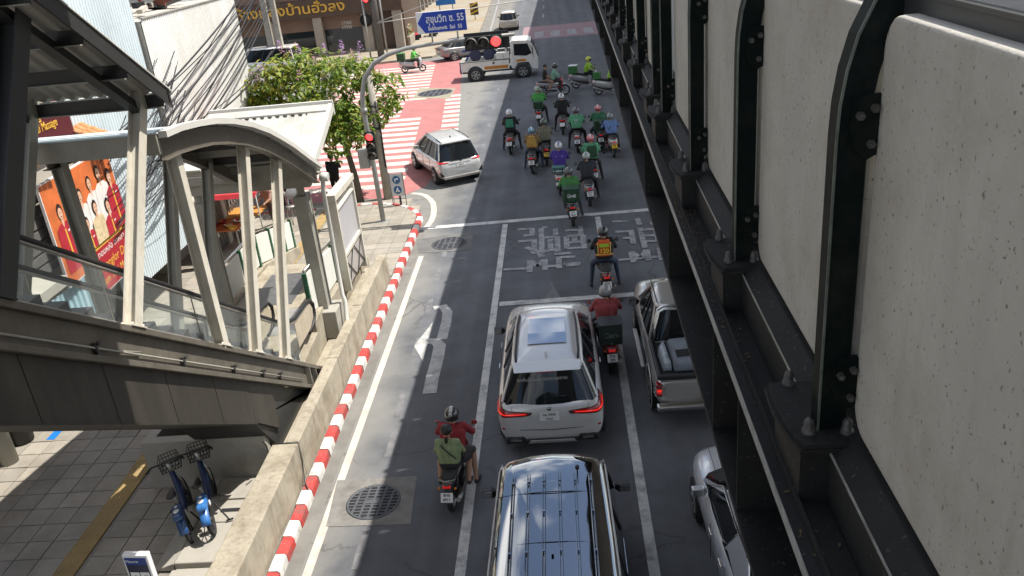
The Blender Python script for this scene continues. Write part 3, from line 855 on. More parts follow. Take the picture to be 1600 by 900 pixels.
# columns: H-sections bolted to the girders
def hcol(a, b, w=.17):
    mb = MB()
    a, b = Vector(a), Vector(b)
    u = Vector((1, 0, 0)); v = (b - a).cross(u).normalized()
    h, t, f = w / 2, .007, .014
    P12 = [(-h, -h), (-h + f, -h), (-h + f, -t), (h - f, -t), (h - f, -h), (h, -h), (h, h), (h - f, h), (h - f, t), (-h + f, t), (-h + f, h), (-h, h)]
    mb.loft([[q + u * x + v * y for x, y in P12] for q in (a, b)], 0, smooth=False)
    return mb
def column(a, b, m, lab=None):
    d = (Vector(b) - Vector(a)).normalized()
    o = E_(hcol(a, b, .24 if m is M_dsteel else .17), 'column', m)
    mb = MB()
    s_ = Vector((0, math.cos(R(-33.2)), math.sin(R(-33.2))))
    n = Vector((0, math.sin(R(33.2)), math.cos(R(33.2))))
    for i in (-.11, .11):
        for j in (-.13, .13):
            q = Vector(a) + s_ * j + Vector((i * .6, 0, 0))
            mb.cyl(q, q + n * .05, .016, n=6)
    mb.box(Vector(a) + n * .012, (.2, .34, .02), rot=(R(-33.2), 0, 0))
    mb2 = mb.build('bolted_foot', m, o); mb2.matrix_parent_inverse = (esc.matrix_basis).inverted()
    o2 = mb2; o2.parent = o; o2.matrix_parent_inverse = Matrix()
    return o
cols = [((-5.5, 7.12, zt(7.12)), (-5.5, 8.80, 8.75), M_dsteel), ((-5.5, 9.2, zt(9.2)), (-5.5, 11.0, 7.6), M_offw),  # near column and its left twin: dark steel stands for their shade
        ((-5.5, 11.42, zt(11.42)), (-5.5, 11.45, 6.72), M_offw), ((-5.5, 12.58, zt(12.58)), (-5.5, 14.15, 6.12), M_offw), ((-5.5, 13.8, zt(13.8)), (-5.5, 15.63, 5.42), M_offw),
        ((-7.0, 7.05, zt(7.05)), (-7.0, 8.95, 8.75), M_dsteel), ((-7.0, 9.2, zt(9.2)), (-7.0, 11.0, 7.6), M_steelg),
        ((-7.0, 11.15, zt(11.15)), (-7.0, 11.15, 6.7), M_steelg), ((-7.0, 12.8, zt(12.8)), (-7.0, 14.5, 6.0), M_steelg), ((-7.0, 14.1, zt(14.1)), (-7.0, 15.9, 5.3), M_steelg)]
for a, b, m in cols: column(a, b, m)
# upper canopy: rafters, purlins, corrugated sheet, verge trim
def zc1(Y): return 7.40 - 0.664 * (Y - 11.2)
Xr, Xl = -5.15, -7.35
mb = MB()
n = 11
vs = []
for i in range(n * 4 + 1):
    x = Xr - .06 + (Xl - Xr + .06) * i / (n * 4)
    h = (.0, .0, .035, .035)[i % 4]
    vs.append((x, h))
k = len(vs)
pts = []
for Y in (4.2, 10.98):
    pts += [(x, Y, zc1(Y) - .06 + h) for x, h in vs]
mb.add(pts, [(i, i + 1, k + i + 1, k + i) for i in range(k - 1)])
E_(mb, 'upper_roof_sheet', M_sheet)
mb = MB(); mb.prism([(4.2, zc1(4.2) - .20), (4.2, zc1(4.2) + .03), (11.1, zc1(11.1) + .03), (11.1, zc1(11.1) - .20)], Xr, Xr - .03, 'yz')
E_(mb, 'verge_trim', M_dsteel)
mb = MB(); mb.prism([(4.2, zc1(4.2) + .032), (4.2, zc1(4.2) + .05), (11.12, zc1(11.12) + .05), (11.12, zc1(11.12) + .032)], Xr + .02, Xr - .14, 'yz')
E_(mb, 'verge_cap', M_fascia)
for x in (-5.5, -7.0):
    mb = MB(); mb.prism([(4.2, zc1(4.2) - .37), (4.2, zc1(4.2) - .21), (10.8, zc1(10.8) - .21), (10.8, zc1(10.8) - .37)], x - .01, x + .01, 'yz')
    mb.prism([(4.2, zc1(4.2) - .385), (4.2, zc1(4.2) - .372), (10.82, zc1(10.82) - .372), (10.82, zc1(10.82) - .385)], x - .07, x + .07, 'yz')
    E_(mb, 'rafter', M_dsteel)
for i in range(9):
    Y = 10.93 - i * .76
    z = zc1(Y) - .09
    mb = MB(); mb.bx(Xr - .04, Xl, Y - .012, Y + .012, z - .17, z)
    E_(mb, 'purlin', M_dsteel)
    mb = MB(); mb.bx(Xr - .04, Xl, Y - .08, Y - .0125, z - .17, z - .155)
    E_(mb, 'purlin_flange', M_steelg)
mb = MB(); mb.bx(Xr, Xl, 11.02, 11.05, zc1(11.04) - .16, zc1(11.04) - .01)
E_(mb, 'eave_trim', M_steelg)
# lower canopy: curved beam in side view, valley, then an upturned end
arc = [(10.9, 6.98), (11.4, 6.95), (12.0, 6.87), (12.6, 6.77), (13.28, 6.61), (14.1, 6.36), (14.88, 6.06), (15.5, 5.77), (16.08, 5.48), (16.9, 5.02), (17.73, 4.58)]
def off(pl, d):
    o = []
    for i, p in enumerate(pl):
        a, b = pl[max(i - 1, 0)], pl[min(i + 1, len(pl) - 1)]
        t = Vector((b[0] - a[0], b[1] - a[1])).normalized()
        o.append((p[0] - t.y * d, p[1] + t.x * d))
    return o
def arcband(mb, x0, x1, d0, d1, pl=arc):
    lo, hi = off(pl, d0), off(pl, d1)
    rings = []
    for (a, b) in zip(lo, hi):
        rings.append([(x0, a[0], a[1]), (x1, a[0], a[1]), (x1, b[0], b[1]), (x0, b[0], b[1])])
    mb.loft(rings, 0, smooth=False)
XL2 = -8.45
XA = -7.35
for x in (-5.4, -7.0):
    mb = MB(); arcband(mb, x - .012, x + .012, -.36, -.09); arcband(mb, x - .08, x + .08, -.375, -.362)
    E_(mb, 'arched_rafter', M_gird2)
mb = MB(); arcband(mb, -5.24, -5.36, -.06, .03)
E_(mb, 'arched_fascia', M_fascia)
mb = MB()
k = 120
xsn = [(-5.36 + (XA + 5.36) * i / k, (0, 0, .03, .03)[i % 4]) for i in range(k + 1)]
pts = []
for (Y, z) in arc:
    pts += [(x, Y, z - .07 + h) for x, h in xsn]
mb.add(pts, [(j * (k + 1) + i, j * (k + 1) + i + 1, (j + 1) * (k + 1) + i + 1, (j + 1) * (k + 1) + i) for j in range(len(arc) - 1) for i in range(k)])
E_(mb, 'lower_roof_sheet', M_roof)
for j in range(1, 11):
    t = j / 11 * (len(arc) - 1); i = int(t); f = t - i
    Y = arc[i][0] + f * (arc[i + 1][0] - arc[i][0]); z = arc[i][1] + f * (arc[i + 1][1] - arc[i][1])
    mb = MB(); mb.bx(-5.39, XA, Y - .04, Y + .04, z - .23, z - .085)
    E_(mb, 'purlin', M_dsteel if j % 2 else M_steelg)
mb = MB(); mb.bx(-5.38, XA - .1, 10.86, 10.94, 6.70, 6.98)
E_(mb, 'end_beam', M_steelg, .01)
mb = MB(); mb.box((-6.45, 11.0, 6.995), (2.1, .36, .02)); E_(mb, 'end_flashing', mat('pale_blue_flashing', (0.45, 0.53, 0.54), 0.4), .0)
# upturned end of the lower canopy, beyond the valley gutter
wing = [(17.75, 4.66), (18.2, 4.80), (18.8, 4.99), (19.4, 5.2), (20.0, 5.42)]
mb = MB()
kk = 66
xsn = [(-5.95 + (XL2 + .45 + 5.95) * i / kk, (0, 0, .05, .05, .05, 0)[i % 6]) for i in range(kk + 1)]
pts = []
for (Y, z) in wing[:-1] + [(19.75, 5.33)]:
    pts += [(x, Y, z + h) for x, h in xsn]
mb.add(pts, [(j * (kk + 1) + i, j * (kk + 1) + i + 1, (j + 1) * (kk + 1) + i + 1, (j + 1) * (kk + 1) + i) for j in range(len(wing) - 1) for i in range(kk)])
E_(mb, 'upturned_roof_sheet', M_roof)
mb = MB(); arcband(mb, -5.50, -5.95, .012, .05, wing); arcband(mb, XL2, XL2 + .45, .012, .05, wing)
mb.prism([(19.7, 5.36), (19.7, 5.40), (20.06, 5.50), (20.06, 5.46)], -5.51, XL2, 'yz')
E_(mb, 'roof_flashing', M_roof)
mb = MB(); arcband(mb, -5.40, -5.49, -.10, .09, wing); mb.bx(-5.4, XL2, 20.02, 20.10, 5.22, 5.56)
E_(mb, 'roof_edge_fascia', M_fascia)
mb = MB(); mb.bx(-5.36, XL2, 17.45, 17.85, 4.42, 4.44); mb.bx(-5.36, XL2, 17.44, 17.455, 4.44, 4.62); mb.bx(-5.36, XL2, 17.86, 17.875, 4.42, 4.7)
E_(mb, 'valley_gutter', M_steelg)
mb = MB(); mb.bx(-5.55, XL2, 17.52, 17.72, 4.18, 4.40)
E_(mb, 'eave_beam', M_steelg, .01)
mb = MB(); mb.cyl((-5.33, 17.66, 4.36), (-5.15, 17.66, 4.34), .10, n=14); mb.tube([(-5.28, 17.66, 4.3), (-5.36, 17.8, 4.0), (-5.38, 17.8, 1.45), (-5.32, 17.72, 1.3), (-5.34, 17.6, .75), (-5.42, 15.2, .62), (-5.44, 11.6, .66)], .05, 8)
E_(mb, 'rain_pipe', M_fascia)
# pair of heavy end columns on concrete pedestals
for x, zb in ((-5.82, 1.25), (-8.15, .9)):
    mb = MB(); mb.bx(x - .13, x + .13, 17.48, 17.80, zb, 4.0); mb.bx(x - .15, x + .15, 17.46, 17.50, zb, 4.0); mb.bx(x - .15, x + .15, 17.78, 17.82, zb, 4.0)
    mb.cyl((x, 17.64, 4.0), (x, 17.64, 4.18), .09, n=12)
    o = E_(mb, 'end_column', M_steelg, .005)

# ------------------------------------------------------------------ concrete base, walls
M_cwall = mat('weathered_concrete', (0.32, 0.285, 0.22), 0.92, var=0.16, vs=1.4, dirt=(0.16, 0.13, 0.085), da=0.75, ds=1.7, streak=.6, streakcol=(.10, .08, .055), bump=0.4, bs=30, speck=0.45, sps=55, speckcol=(0.13, 0.10, 0.06))
M_cgrey = mat('grey_concrete', (0.33, 0.31, 0.27), 0.92, var=0.16, vs=1.5, dirt=(0.14, 0.125, 0.10), da=0.6, ds=1.5, bump=0.3, bs=35)
base = thing('roadside_wall', 'low weathered concrete wall running beside the red and white kerb', 'wall', (-5.2, 15, 0))
def B_(mb, name, m, bevel=.012): return mb.build(name, m, base, bevel=bevel, world=True)
segs = [4.0, 12.6, 15.75, 18.4, 21.75]
for i, (a, b) in enumerate(zip(segs, segs[1:])):
    mb = MB(); mb.prism([(-5.42 if i else -5.62, 0.0), (-5.105, 0.0), (-5.125, .87), (-5.37 if i else -5.6, .87)], a + .006, b - .006, 'xz')
    B_(mb, 'wall_panel', M_cwall, .02)
mb = MB(); mb.bx(-5.75, -5.43, 12.62, 21.6, 0.0, .56); B_(mb, 'ledge', M_cwall)
mb = MB(); mb.tube([(-5.125, 12.55, .865), (-5.10, 12.5, .5), (-5.06, 12.3, .2), (-4.95, 12.1, .17)], .012, 6); mb.tube([(-5.6, 12.55, .88), (-5.125, 12.55, .88)], .012, 6)
B_(mb, 'cable', M_dsteel, 0)
plinth = thing('escalator_plinth', 'stepped concrete plinth carrying the lower end of the escalator', 'plinth', (-7, 17, 0))
def P_(mb, name, m, bevel=.012): return mb.build(name, m, plinth, bevel=bevel, world=True)
mb = MB(); mb.bx(-8.35, -6.06, 15.7, 21.2, 0, .98); P_(mb, 'landing', M_cwall)
mb = MB(); mb.bx(-8.0, -6.9, 18.5, 20.5, .981, .99); P_(mb, 'cover_plate', mat('floor_plate', (0.12, 0.12, 0.12), 0.5, 0.4, var=0.2, vs=6), 0)
mb = MB(); mb.bx(-7.0, -6.1, 16.8, 18.2, .981, .992); P_(mb, 'comb_plate', M_alu, 0)
mb = MB(); mb.prism([(13.3, 0), (13.3, .75), (16.1, 1.02), (16.7, 1.05), (16.7, 0)], -5.76, -6.05, 'yz'); P_(mb, 'side_wall', M_cwall)
mb = MB(); mb.prism([(16.71, 0), (16.71, 1.3), (17.9, 1.36), (18.0, 0)], -5.78, -6.05, 'yz'); P_(mb, 'side_wall', M_cwall)
mb = MB(); mb.bx(-6.0, -5.46, 17.28, 17.98, .561, 1.25); P_(mb, 'pedestal', M_cgrey, .02)
mb = MB(); mb.prism([(18.01, 0), (18.01, 1.2), (20.2, 1.12), (22.3, .62), (22.3, 0)], -5.78, -6.0, 'yz'); P_(mb, 'stair_wall', M_cwall)
mb = MB(); mb.prism([(17.5, 0), (17.5, 1.05), (21.2, 1.05), (24.2, .4), (24.2, 0)], -8.36, -8.56, 'yz'); P_(mb, 'stair_wall', M_cwall)
for i in range(5):
    mb = MB(); mb.bx(-8.34, -6.02, 21.21 + i * .32, 21.21 + (i + 1) * .32 - .002, 0, .84 - i * .155); P_(mb, 'stair_step', M_cgrey, .005)
# pit end wall and the podium with its lids
mb = MB(); mb.bx(-7.95, -5.66, 12.42, 12.62, .1, 1.14); P_(mb, 'end_wall', M_cgrey)
mb = MB(); mb.bx(-7.95, -7.75, 12.63, 15.7, .1, 1.12); P_(mb, 'end_wall', M_cgrey)
mb = MB(); mb.bx(-6.62, -5.63, 10.2, 12.41, .1, .30); P_(mb, 'podium', M_cgrey, .02)
mb = MB(); mb.prism([(-7.0, .152), (-6.63, .29), (-6.63, .152)], 10.2, 12.41, 'xz'); P_(mb, 'podium_ramp', M_cgrey, .004)
mb = MB(); mb.bx(-6.45, -5.7, 11.75, 12.25, .302, .335); P_(mb, 'lid', M_cgrey, .006)
mb = MB(); mb.bx(-6.3, -5.68, 11.42, 11.52, .290, .303); P_(mb, 'slot', M_dark, 0)
mb = MB(); mb.bx(-6.62, -5.63, 9.0, 10.1, .1, .26); mb.bx(-6.6, -5.65, 10.102, 10.19, .1, .2); P_(mb, 'podium', M_cgrey, .02)
mb = MB(); mb.bx(-5.655, -5.645, 11.9, 12.3, .302, .6); mb.tube([(-5.60, 12.2, 1.18), (-5.62, 12.35, 1.0), (-5.62, 12.38, .5)], .014, 6); P_(mb, 'conduit', M_dsteel, 0)

# ------------------------------------------------------------------ stair railings with green posts
def railing(label, x, pts, xn):
    t = thing('stair_railing', label, 'railing', (x, pts[0][0], pts[0][1]))
    for i, (y, z, h) in enumerate(pts):
        mb = MB(); mb.prism([(y - .05, z), (y + .05, z), (y + .03, z + h), (y - .03, z + h)], x - .05, x + .05, 'yz'); mb.build('post', M_gpost, t, world=True, bevel=.008)
        mb = MB()
        for k in range(5): mb.cyl((x + .05 * xn, y, z + .12 + k * h * .2), (x + .075 * xn, y, z + .12 + k * h * .2), .012, n=6)
        mb.build('bolt_row', M_offw, t, world=True)
    for (a, b) in zip(pts, pts[1:]):
        mb = MB(); mb.prism([(a[0] + .07, a[1] + .06), (b[0] - .07, b[1] + .06), (b[0] - .07, b[1] + b[2] - .06), (a[0] + .07, a[1] + a[2] - .06)], x - .02, x + .02, 'yz')
        mb.build('panel', M_rpan, t, world=True, bevel=.01)
    mb = MB(); mb.tube([(x, p[0], p[1] + p[2] + .05) for p in pts] + [(x, pts[-1][0] + .3, pts[-1][1] + pts[-1][2] - .1), (x, pts[-1][0] + .32, pts[-1][1] + pts[-1][2] - .3)], .03, 8)
    mb.build('handrail', M_chrome, t, world=True)
railing('green post railing with white panels beside the concrete column at the escalator foot', -5.9, [(16.95, 1.33, 1.05), (18.1, 1.2, 1.1), (19.3, 1.17, 1.0), (20.4, 1.1, .98), (21.1, .92, .95), (21.75, .76, .93)], 1)
railing('green post railing with white panels on the far side of the stairs', -8.46, [(18.6, 1.06, .95), (19.8, 1.06, .95), (21.0, 1.06, .95), (22.1, .82, .95), (23.2, .58, .95), (24.0, .42, .95)], 1)

# ------------------------------------------------------------------ white framed notice board behind the column
nb = thing('notice_board', 'tall white framed notice board with a blank pale face beside the stairs', 'notice board', (-5.66, 20.5, 0))
mb = MB()
mb.bx(-5.58, -5.78, 19.35, 19.45, .85, 3.4); mb.bx(-5.58, -5.78, 21.25, 21.35, .75, 3.32)
mb.prism([(19.3, 3.25), (19.3, 3.42), (21.4, 3.36), (21.4, 3.2)], -5.56, -5.80, 'yz'); mb.bx(-5.59, -5.77, 19.45, 21.25, 1.72, 1.82); mb.bx(-5.59, -5.77, 19.45, 21.25, 2.95, 3.0)
mb.build('frame', M_offw, nb, world=True, bevel=.008)
mb = MB(); mb.bx(-5.64, -5.72, 19.455, 21.245, 1.825, 2.945); mb.build('face', mat('board_face', (0.42, 0.41, 0.42), 0.3, var=0.04), nb, world=True)
mb = MB(); mb.bx(-5.64, -5.72, 19.455, 21.245, .95, 1.60); mb.build('lower_face', mat('board_lower', (0.36, 0.33, 0.31), 0.4, var=0.1), nb, world=True)
mb = MB()
mb.tube([(-5.62, 19.4, .9), (-5.62, 20.3, 1.7)], .015, 6); mb.tube([(-5.62, 20.3, .9), (-5.62, 19.4, 1.7)], .015, 6); mb.tube([(-5.62, 20.4, .9), (-5.62, 21.3, 1.7)], .015, 6); mb.tube([(-5.62, 21.3, .9), (-5.62, 20.4, 1.7)], .015, 6)
mb.build('brace', M_dsteel, nb, world=True)


fb = thing('footbridge', 'footbridge the view is taken from, joining escalator and walkway, with an added shade roof', 'bridge', (-3, 0, 0))
mb = MB(); mb.bx(-10, .6, -4.2, -.9, 7.3, 7.55); mb.bx(-10, .6, -4.2, -3.9, 6.6, 7.298); mb.bx(-10, .6, -1.2, -.9, 6.6, 7.298); mb.build('deck', M_slab, fb, world=True)
mb = MB(); mb.bx(-4.9, -1.5, -4.0, 9.45, 11.0, 11.14); mb.build('roof', M_roof, fb, world=True)  # unseen roof, added to throw shade on the near girder and column
for (x, y) in ((-4.7, -3.8), (-1.7, -3.8), (-4.7, -1.0), (-1.7, -1.0)):
    mb = MB(); mb.bx(x - .08, x + .08, y - .08, y + .08, 7.55, 11.0); mb.build('column', M_dsteel, fb, world=True)
for x in (-4.6, -1.8):
    mb = MB(); mb.bx(x - .08, x + .08, -4.0, 9.4, 10.7, 10.998); mb.build('shade_roof_beam', M_dsteel, fb, world=True)


# ================================================================== CARS
def paint(name, col, metal=0.0, rough=0.3):
    return mat(name, col, rough, metal, coat=1.0, spec=0.5)
M_carglass = mat('car_glass', (0.010, 0.012, 0.014), 0.04, spec=0.45)
M_tyre = mat('tyre', (0.018, 0.018, 0.019), 0.85)
M_rim = mat('alloy_rim', (0.45, 0.45, 0.45), 0.3, 0.8)
M_trim = mat('black_trim', (0.014, 0.014, 0.015), 0.5)
M_red_lamp = mat('red_lamp', (0.45, 0.008, 0.008), 0.2, emit=(1.0, 0.03, 0.02), es=0.45, coat=1.0)
M_red_lens = mat('red_lens', (0.30, 0.006, 0.008), 0.2, coat=1.0)
M_clear = mat('clear_lamp', (0.55, 0.56, 0.56), 0.15, coat=1.0)
M_plate = mat('white_plate', (0.62, 0.62, 0.60), 0.5)
M_plate_y = mat('yellow_plate', (0.60, 0.36, 0.02), 0.5)
M_ink = mat('plate_ink', (0.015, 0.015, 0.018), 0.6)
M_orange = mat('orange_strip', (0.55, 0.22, 0.03), 0.5)
M_seam = mat('panel_gap', (0.02, 0.02, 0.021), 0.8)

def wheel(parent, x, y, r, w=0.2, spokes=5, rim=M_rim, side=1, name='wheel'):
    o = bpy.data.objects.new(name, None); C.objects.link(o); o.parent = parent; o.location = (x, y, r); o.empty_display_size = .1
    key = (r, w, spokes, side, rim.name)
    if key not in wheel.cache:
        mb = MB(); mb.lathe([(r * .66, -w / 2), (r * .93, -w / 2), (r, -w * .35), (r, w * .35), (r * .93, w / 2), (r * .66, w / 2), (r * .64, 0), (r * .66, -w / 2)], axis='x', n=28)
        t = mb.mesh('tyre', M_tyre)
        mb = MB()
        s = side
        mb.lathe([(r * .67, s * w * .48), (r * .60, s * w * .47), (r * .58, s * w * .1), (.001, s * w * .1)], axis='x', n=24, mi=1)
        mb.lathe([(r * .68, s * w * .46), (r * .685, s * w * .5), (r * .61, s * w * .5), (r * .60, s * w * .4)], axis='x', n=24)
        mb.lathe([(.001, s * w * .44), (r * .14, s * w * .42), (r * .15, s * w * .2)], axis='x', n=12)
        for k in range(spokes):
            a = 2 * PI * k / spokes
            for da in (-.13, .13):
                p0 = (s * w * .38, math.cos(a) * r * .1, math.sin(a) * r * .1); p1 = (s * w * .44, math.cos(a + da) * r * .63, math.sin(a + da) * r * .63)
                mb.bar(p0, p1, r * .09, w * .12, up=(1, 0, 0))
        wheel.cache[key] = (t, mb.mesh('rim', [rim, M_trim]))
    t, m = wheel.cache[key]
    piece('tyre', t, o); piece('rim', m, o)
    return o
wheel.cache = {}

def body_ring(y, w, z0, z1, crown=.02, tuck=.90):
    h = z1 - z0
    half = [(0, z0), (.72 * w, z0), (.92 * w, z0 + .05), (.985 * w, z0 + .30 * h), (1.0 * w, z0 + .55 * h), (.985 * w, z1 - .16 * h), (tuck * w, z1 - .015), (.62 * w, z1 + crown * .6), (0, z1 + crown)]
    return [(x, y, z) for x, z in half] + [(-x, y, z) for x, z in reversed(half[1:-1])]
def plan(yr, yf, wr, wf, bow_r=.06, bow_f=.12, n=5):
    """closed outline: rear edge, right side, front edge, left side"""
    pts = []
    for i in range(n): t = -1 + 2 * i / (n - 1) * 1.0; pts.append((t * wr * .9, yr - bow_r * (1 - t * t)))
    pts.append((wr, yr + .10))
    for i in range(1, 5): t = i / 5; pts.append((wr + (wf - wr) * t + .03 * math.sin(PI * t), yr + .1 + (yf - yr - .25) * t))
    pts.append((wf, yf - .15))
    for i in range(n): t = 1 - 2 * i / (n - 1); pts.append((t * wf * .88, yf + bow_f * (1 - t * t)))
    pts.append((-wf, yf - .15))
    for i in range(1, 5): t = 1 - i / 5; pts.append((-(wr + (wf - wr) * t + .03 * math.sin(PI * t)), yr + .1 + (yf - yr - .25) * t))
    pts.append((-wr, yr + .10))
    return pts
def greenhouse(root, paintm, zb, zr, base, top, crown=.05, glass=M_carglass, pillars=(), pw=.06, roof_mat=None):
    """base, top = plan(...) outlines; returns helper"""
    B = plan(*base); Tp = plan(*top)
    def lerp(t, dz=0): return [(a[0] + (b[0] - a[0]) * t, a[1] + (b[1] - a[1]) * t, zb + (zr - zb) * t + dz) for a, b in zip(B, Tp)]
    mb = MB(); mb.loft([lerp(-.08), lerp(.5), lerp(.93)], 0, caps=False)
    mb.build('window_glass', glass, root)
    cy = sum(p[1] for p in Tp) / len(Tp)
    def inset(k, z): return [(p[0] * k, cy + (p[1] - cy) * k, z) for p in Tp]
    mb = MB(); mb.loft([lerp(.90), lerp(.955), inset(.985, zr), inset(.9, zr + crown * .45), inset(.65, zr + crown * .8), inset(.3, zr + crown), inset(.02, zr + crown)], 0, caps=False)
    ro = mb.build('roof', roof_mat or paintm, root)
    n = len(B)
    for idx in pillars:
        a = Vector(lerp(-.05)[idx]); b = Vector(lerp(.95)[idx])
        c = Vector((0, cy, a.z)); out = Vector((a.x, (a.y - cy) * .3, 0)).normalized()
        mb = MB(); mb.bar(a + out * .004, b + out * .004, pw, .03, up=out)
        mb.build('pillar', paintm if idx in (5, 10, 16, 21) else M_trim, root, bevel=.008)
    return ro
def mirror(root, x, y, z, s, m):
    mb = MB(); mb.loft([[(x + s * .02 + s * dx * .0, y + a[0] * .05, z + a[1] * .05) for a in ((-1, -1), (1, -1), (1, 1), (-1, 1))],
                        [(x + s * .08, y + a[0] * .09, z + a[1] * .085) for dx, a in zip((0,) * 4, ((-1, -1), (1, -1), (1, 1), (-1, 1)))],
                        [(x + s * .22, y + .02 + a[0] * .08, z + .01 + a[1] * .075) for a in ((-1, -1), (1, -1), (1, 1), (-1, 1))]] if False else
                       [[(x, y - .03, z - .03), (x, y + .03, z - .03), (x, y + .03, z + .02), (x, y - .03, z + .02)],
                        [(x + s * .06, y - .07, z - .06), (x + s * .06, y + .06, z - .06), (x + s * .06, y + .05, z + .08), (x + s * .06, y - .07, z + .08)],
                        [(x + s * .23, y - .08, z - .05), (x + s * .23, y + .04, z - .05), (x + s * .23, y + .03, z + .09), (x + s * .23, y - .08, z + .09)]], 0, smooth=False)
    o = mb.build('door_mirror', m, root, bevel=.015)
    mb = MB(); mb.bx(x + s * .075, x + s * .22, y - .083, y - .079, z - .04, z + .075); mb.build('mirror_glass', M_chrome, o)
def seam_line(root, pts, w=.012):
    mb = MB()
    for a, b in zip(pts, pts[1:]): mb.bar(a, b, w, .006, up=(1, 0, 0))
    return mb.build('panel_gap', M_seam, root)
def number_plate(root, x, y, z, body, w=.34, h=.11, tilt=0.0, m=None, face=-1, lines=1):
    mb = MB(); mb.box((0, 0, 0), (w, h, .012))
    M = Matrix.Translation((x, y, z)) @ Matrix.Rotation(R(90) - tilt, 4, 'X')
    if face > 0: M = Matrix.Translation((x, y, z)) @ Matrix.Rotation(PI, 4, 'Z') @ Matrix.Rotation(R(90), 4, 'X')
    mb.M = Matrix()
    o = mb.build('number_plate', m or M_plate, root); o.matrix_basis = M
    if body:
        for i, ln in enumerate(body.split('\n')):
            k = len(body.split('\n'))
            text('plate_text', ln, M_ink, o, Matrix.Translation((0, (0 if k == 1 else (.24 * h if i == 0 else -.25 * h)) - .0, .008)), size=h * (.75 if k == 1 else .42), depth=.001, bold=.001)
    return o
def arches(root, x, y, r, w):
    for s in (-1, 1):
        mb = MB(); mb.lathe([(r * 1.14, s * (x - .25)), (r * 1.14, s * (x + .006)), (r * .4, s * (x + .004)), (.01, s * (x - .02))], (0, y, r * 1.0), axis='x', n=28)
        mb.build('wheel_arch', M_trim, root)

from mathutils.bvhtree import BVHTree
def wrap_patch(root, body, name, pts, m, yc=1.0, off=.006, cuts=4, thick=0.0, parent=None):
    """a lamp or trim piece that follows the body's surface round the rear corner; pts are (x at the rear face, z), x may pass the corner as an angle"""
    dg = bpy.context.evaluated_depsgraph_get(); dg.update()
    bvh = BVHTree.FromObject(body, dg)
    bm = bmesh.new()
    f = bm.faces.new([bm.verts.new((a, z, 0)) for a, z in pts])
    bmesh.ops.triangulate(bm, faces=bm.faces[:])
    bmesh.ops.subdivide_edges(bm, edges=bm.edges[:], cuts=cuts, use_grid_fill=True)
    vs = []
    for v in bm.verts:
        th = R(v.co.x); d = Vector((math.sin(th), -math.cos(th), 0))
        o = Vector((0, yc, v.co.y)) + d * 4
        h = bvh.ray_cast(o, -d)
        q = h[0] if h[0] is not None else Vector((0, yc, v.co.y)) + d * .9
        n = h[1] if h[0] is not None else d
        if n.dot(d) < 0: n = -n
        vs.append(q + n * off)
    fs = [tuple(v.index for v in f.verts) for f in bm.faces] if bm.verts.index_update() is None else []
    bm.free()
    mb = MB(); mb.add(vs, fs, 0, True)
    return mb.build(name, m, parent or root)
def make_car(name, label, cat, loc, rz, pm, L, W, secs, zb, zr, base, top, ax_r, ax_f, wr=.33, rimm=M_rim, spokes=5, group=None, mirror_y=None, mirror_m=None, pillars=(5, 7, 8, 10, 16, 18, 19, 21), roofm=None, crown=.05):
    t = thing(name, label, cat, loc, rz, group)
    mb = MB(); mb.loft([body_ring(*s) for s in secs], 0)
    mb.build('body', pm, t, subsurf=1)
    greenhouse(t, pm, zb, zr, base, top, crown=crown, pillars=pillars, roof_mat=roofm)
    hw = W / 2
    for y in (ax_r, ax_f):
        arches(t, hw - .012, y, wr, .2)
        for s in (-1, 1): wheel(t, s * (hw - .085), y, wr, .2, spokes, rimm, s)
    if mirror_y is not None:
        for s in (-1, 1): mirror(t, s * (hw - .07), mirror_y, zb + .04, s, mirror_m or pm)
    return t

# ---------------- white SUV with glass roof
P_suv = paint('pearl_white_paint', (0.60, 0.59, 0.57), 0.25, 0.25)
M_roofglass = mat('glass_roof', (0.45, 0.46, 0.48), 0.04, 1.0)
suv = make_car('suv', 'pearl white SUV with dark glass roof and red wrap-around tail lights, in the middle lane', 'car', (-.545, 12.95, 0), 0, P_suv, 4.9, 2.0,
    [(.02, .80, .42, .80, .01), (.07, .92, .30, 1.02, .01), (.16, .975, .27, 1.12, .01), (.6, 1.0, .26, 1.14, .02), (1.6, .995, .26, 1.10, .02), (3.1, .985, .26, 1.08, .03), (3.7, .985, .26, 1.06, .05), (4.3, .965, .26, 1.0, .05), (4.7, .90, .27, .92, .04), (4.87, .76, .34, .82, .02)],
    1.10, 1.70, (.17, 3.62, .86, .84, .05, .22), (.42, 2.72, .64, .60, .06, .12), .95, 3.92, .37, mirror_y=3.02, mirror_m=M_trim, spokes=7, crown=.055)
mb = MB(); mb.loft([[(-.60, .20, 1.685), (.60, .20, 1.685), (.60, .24, 1.665), (-.60, .24, 1.665)], [(-.63, .50, 1.735), (.63, .50, 1.735), (.64, .5, 1.66), (-.64, .5, 1.66)]], 0, smooth=False)
sp = mb.build('spoiler', P_suv, suv, bevel=.012)
mb = MB(); mb.bx(-.2, .14, .196, .205, 1.668, 1.683); mb.build('brake_light', M_red_lens, sp)
mb = MB(); mb.add([(-.37, 1.12, 1.772), (.37, 1.12, 1.772), (.36, 1.55, 1.774), (.35, 2.22, 1.763), (-.35, 2.22, 1.763), (-.36, 1.55, 1.774)], [(0, 1, 2, 3, 4, 5)])
mb.build('sunroof', M_roofglass, suv)
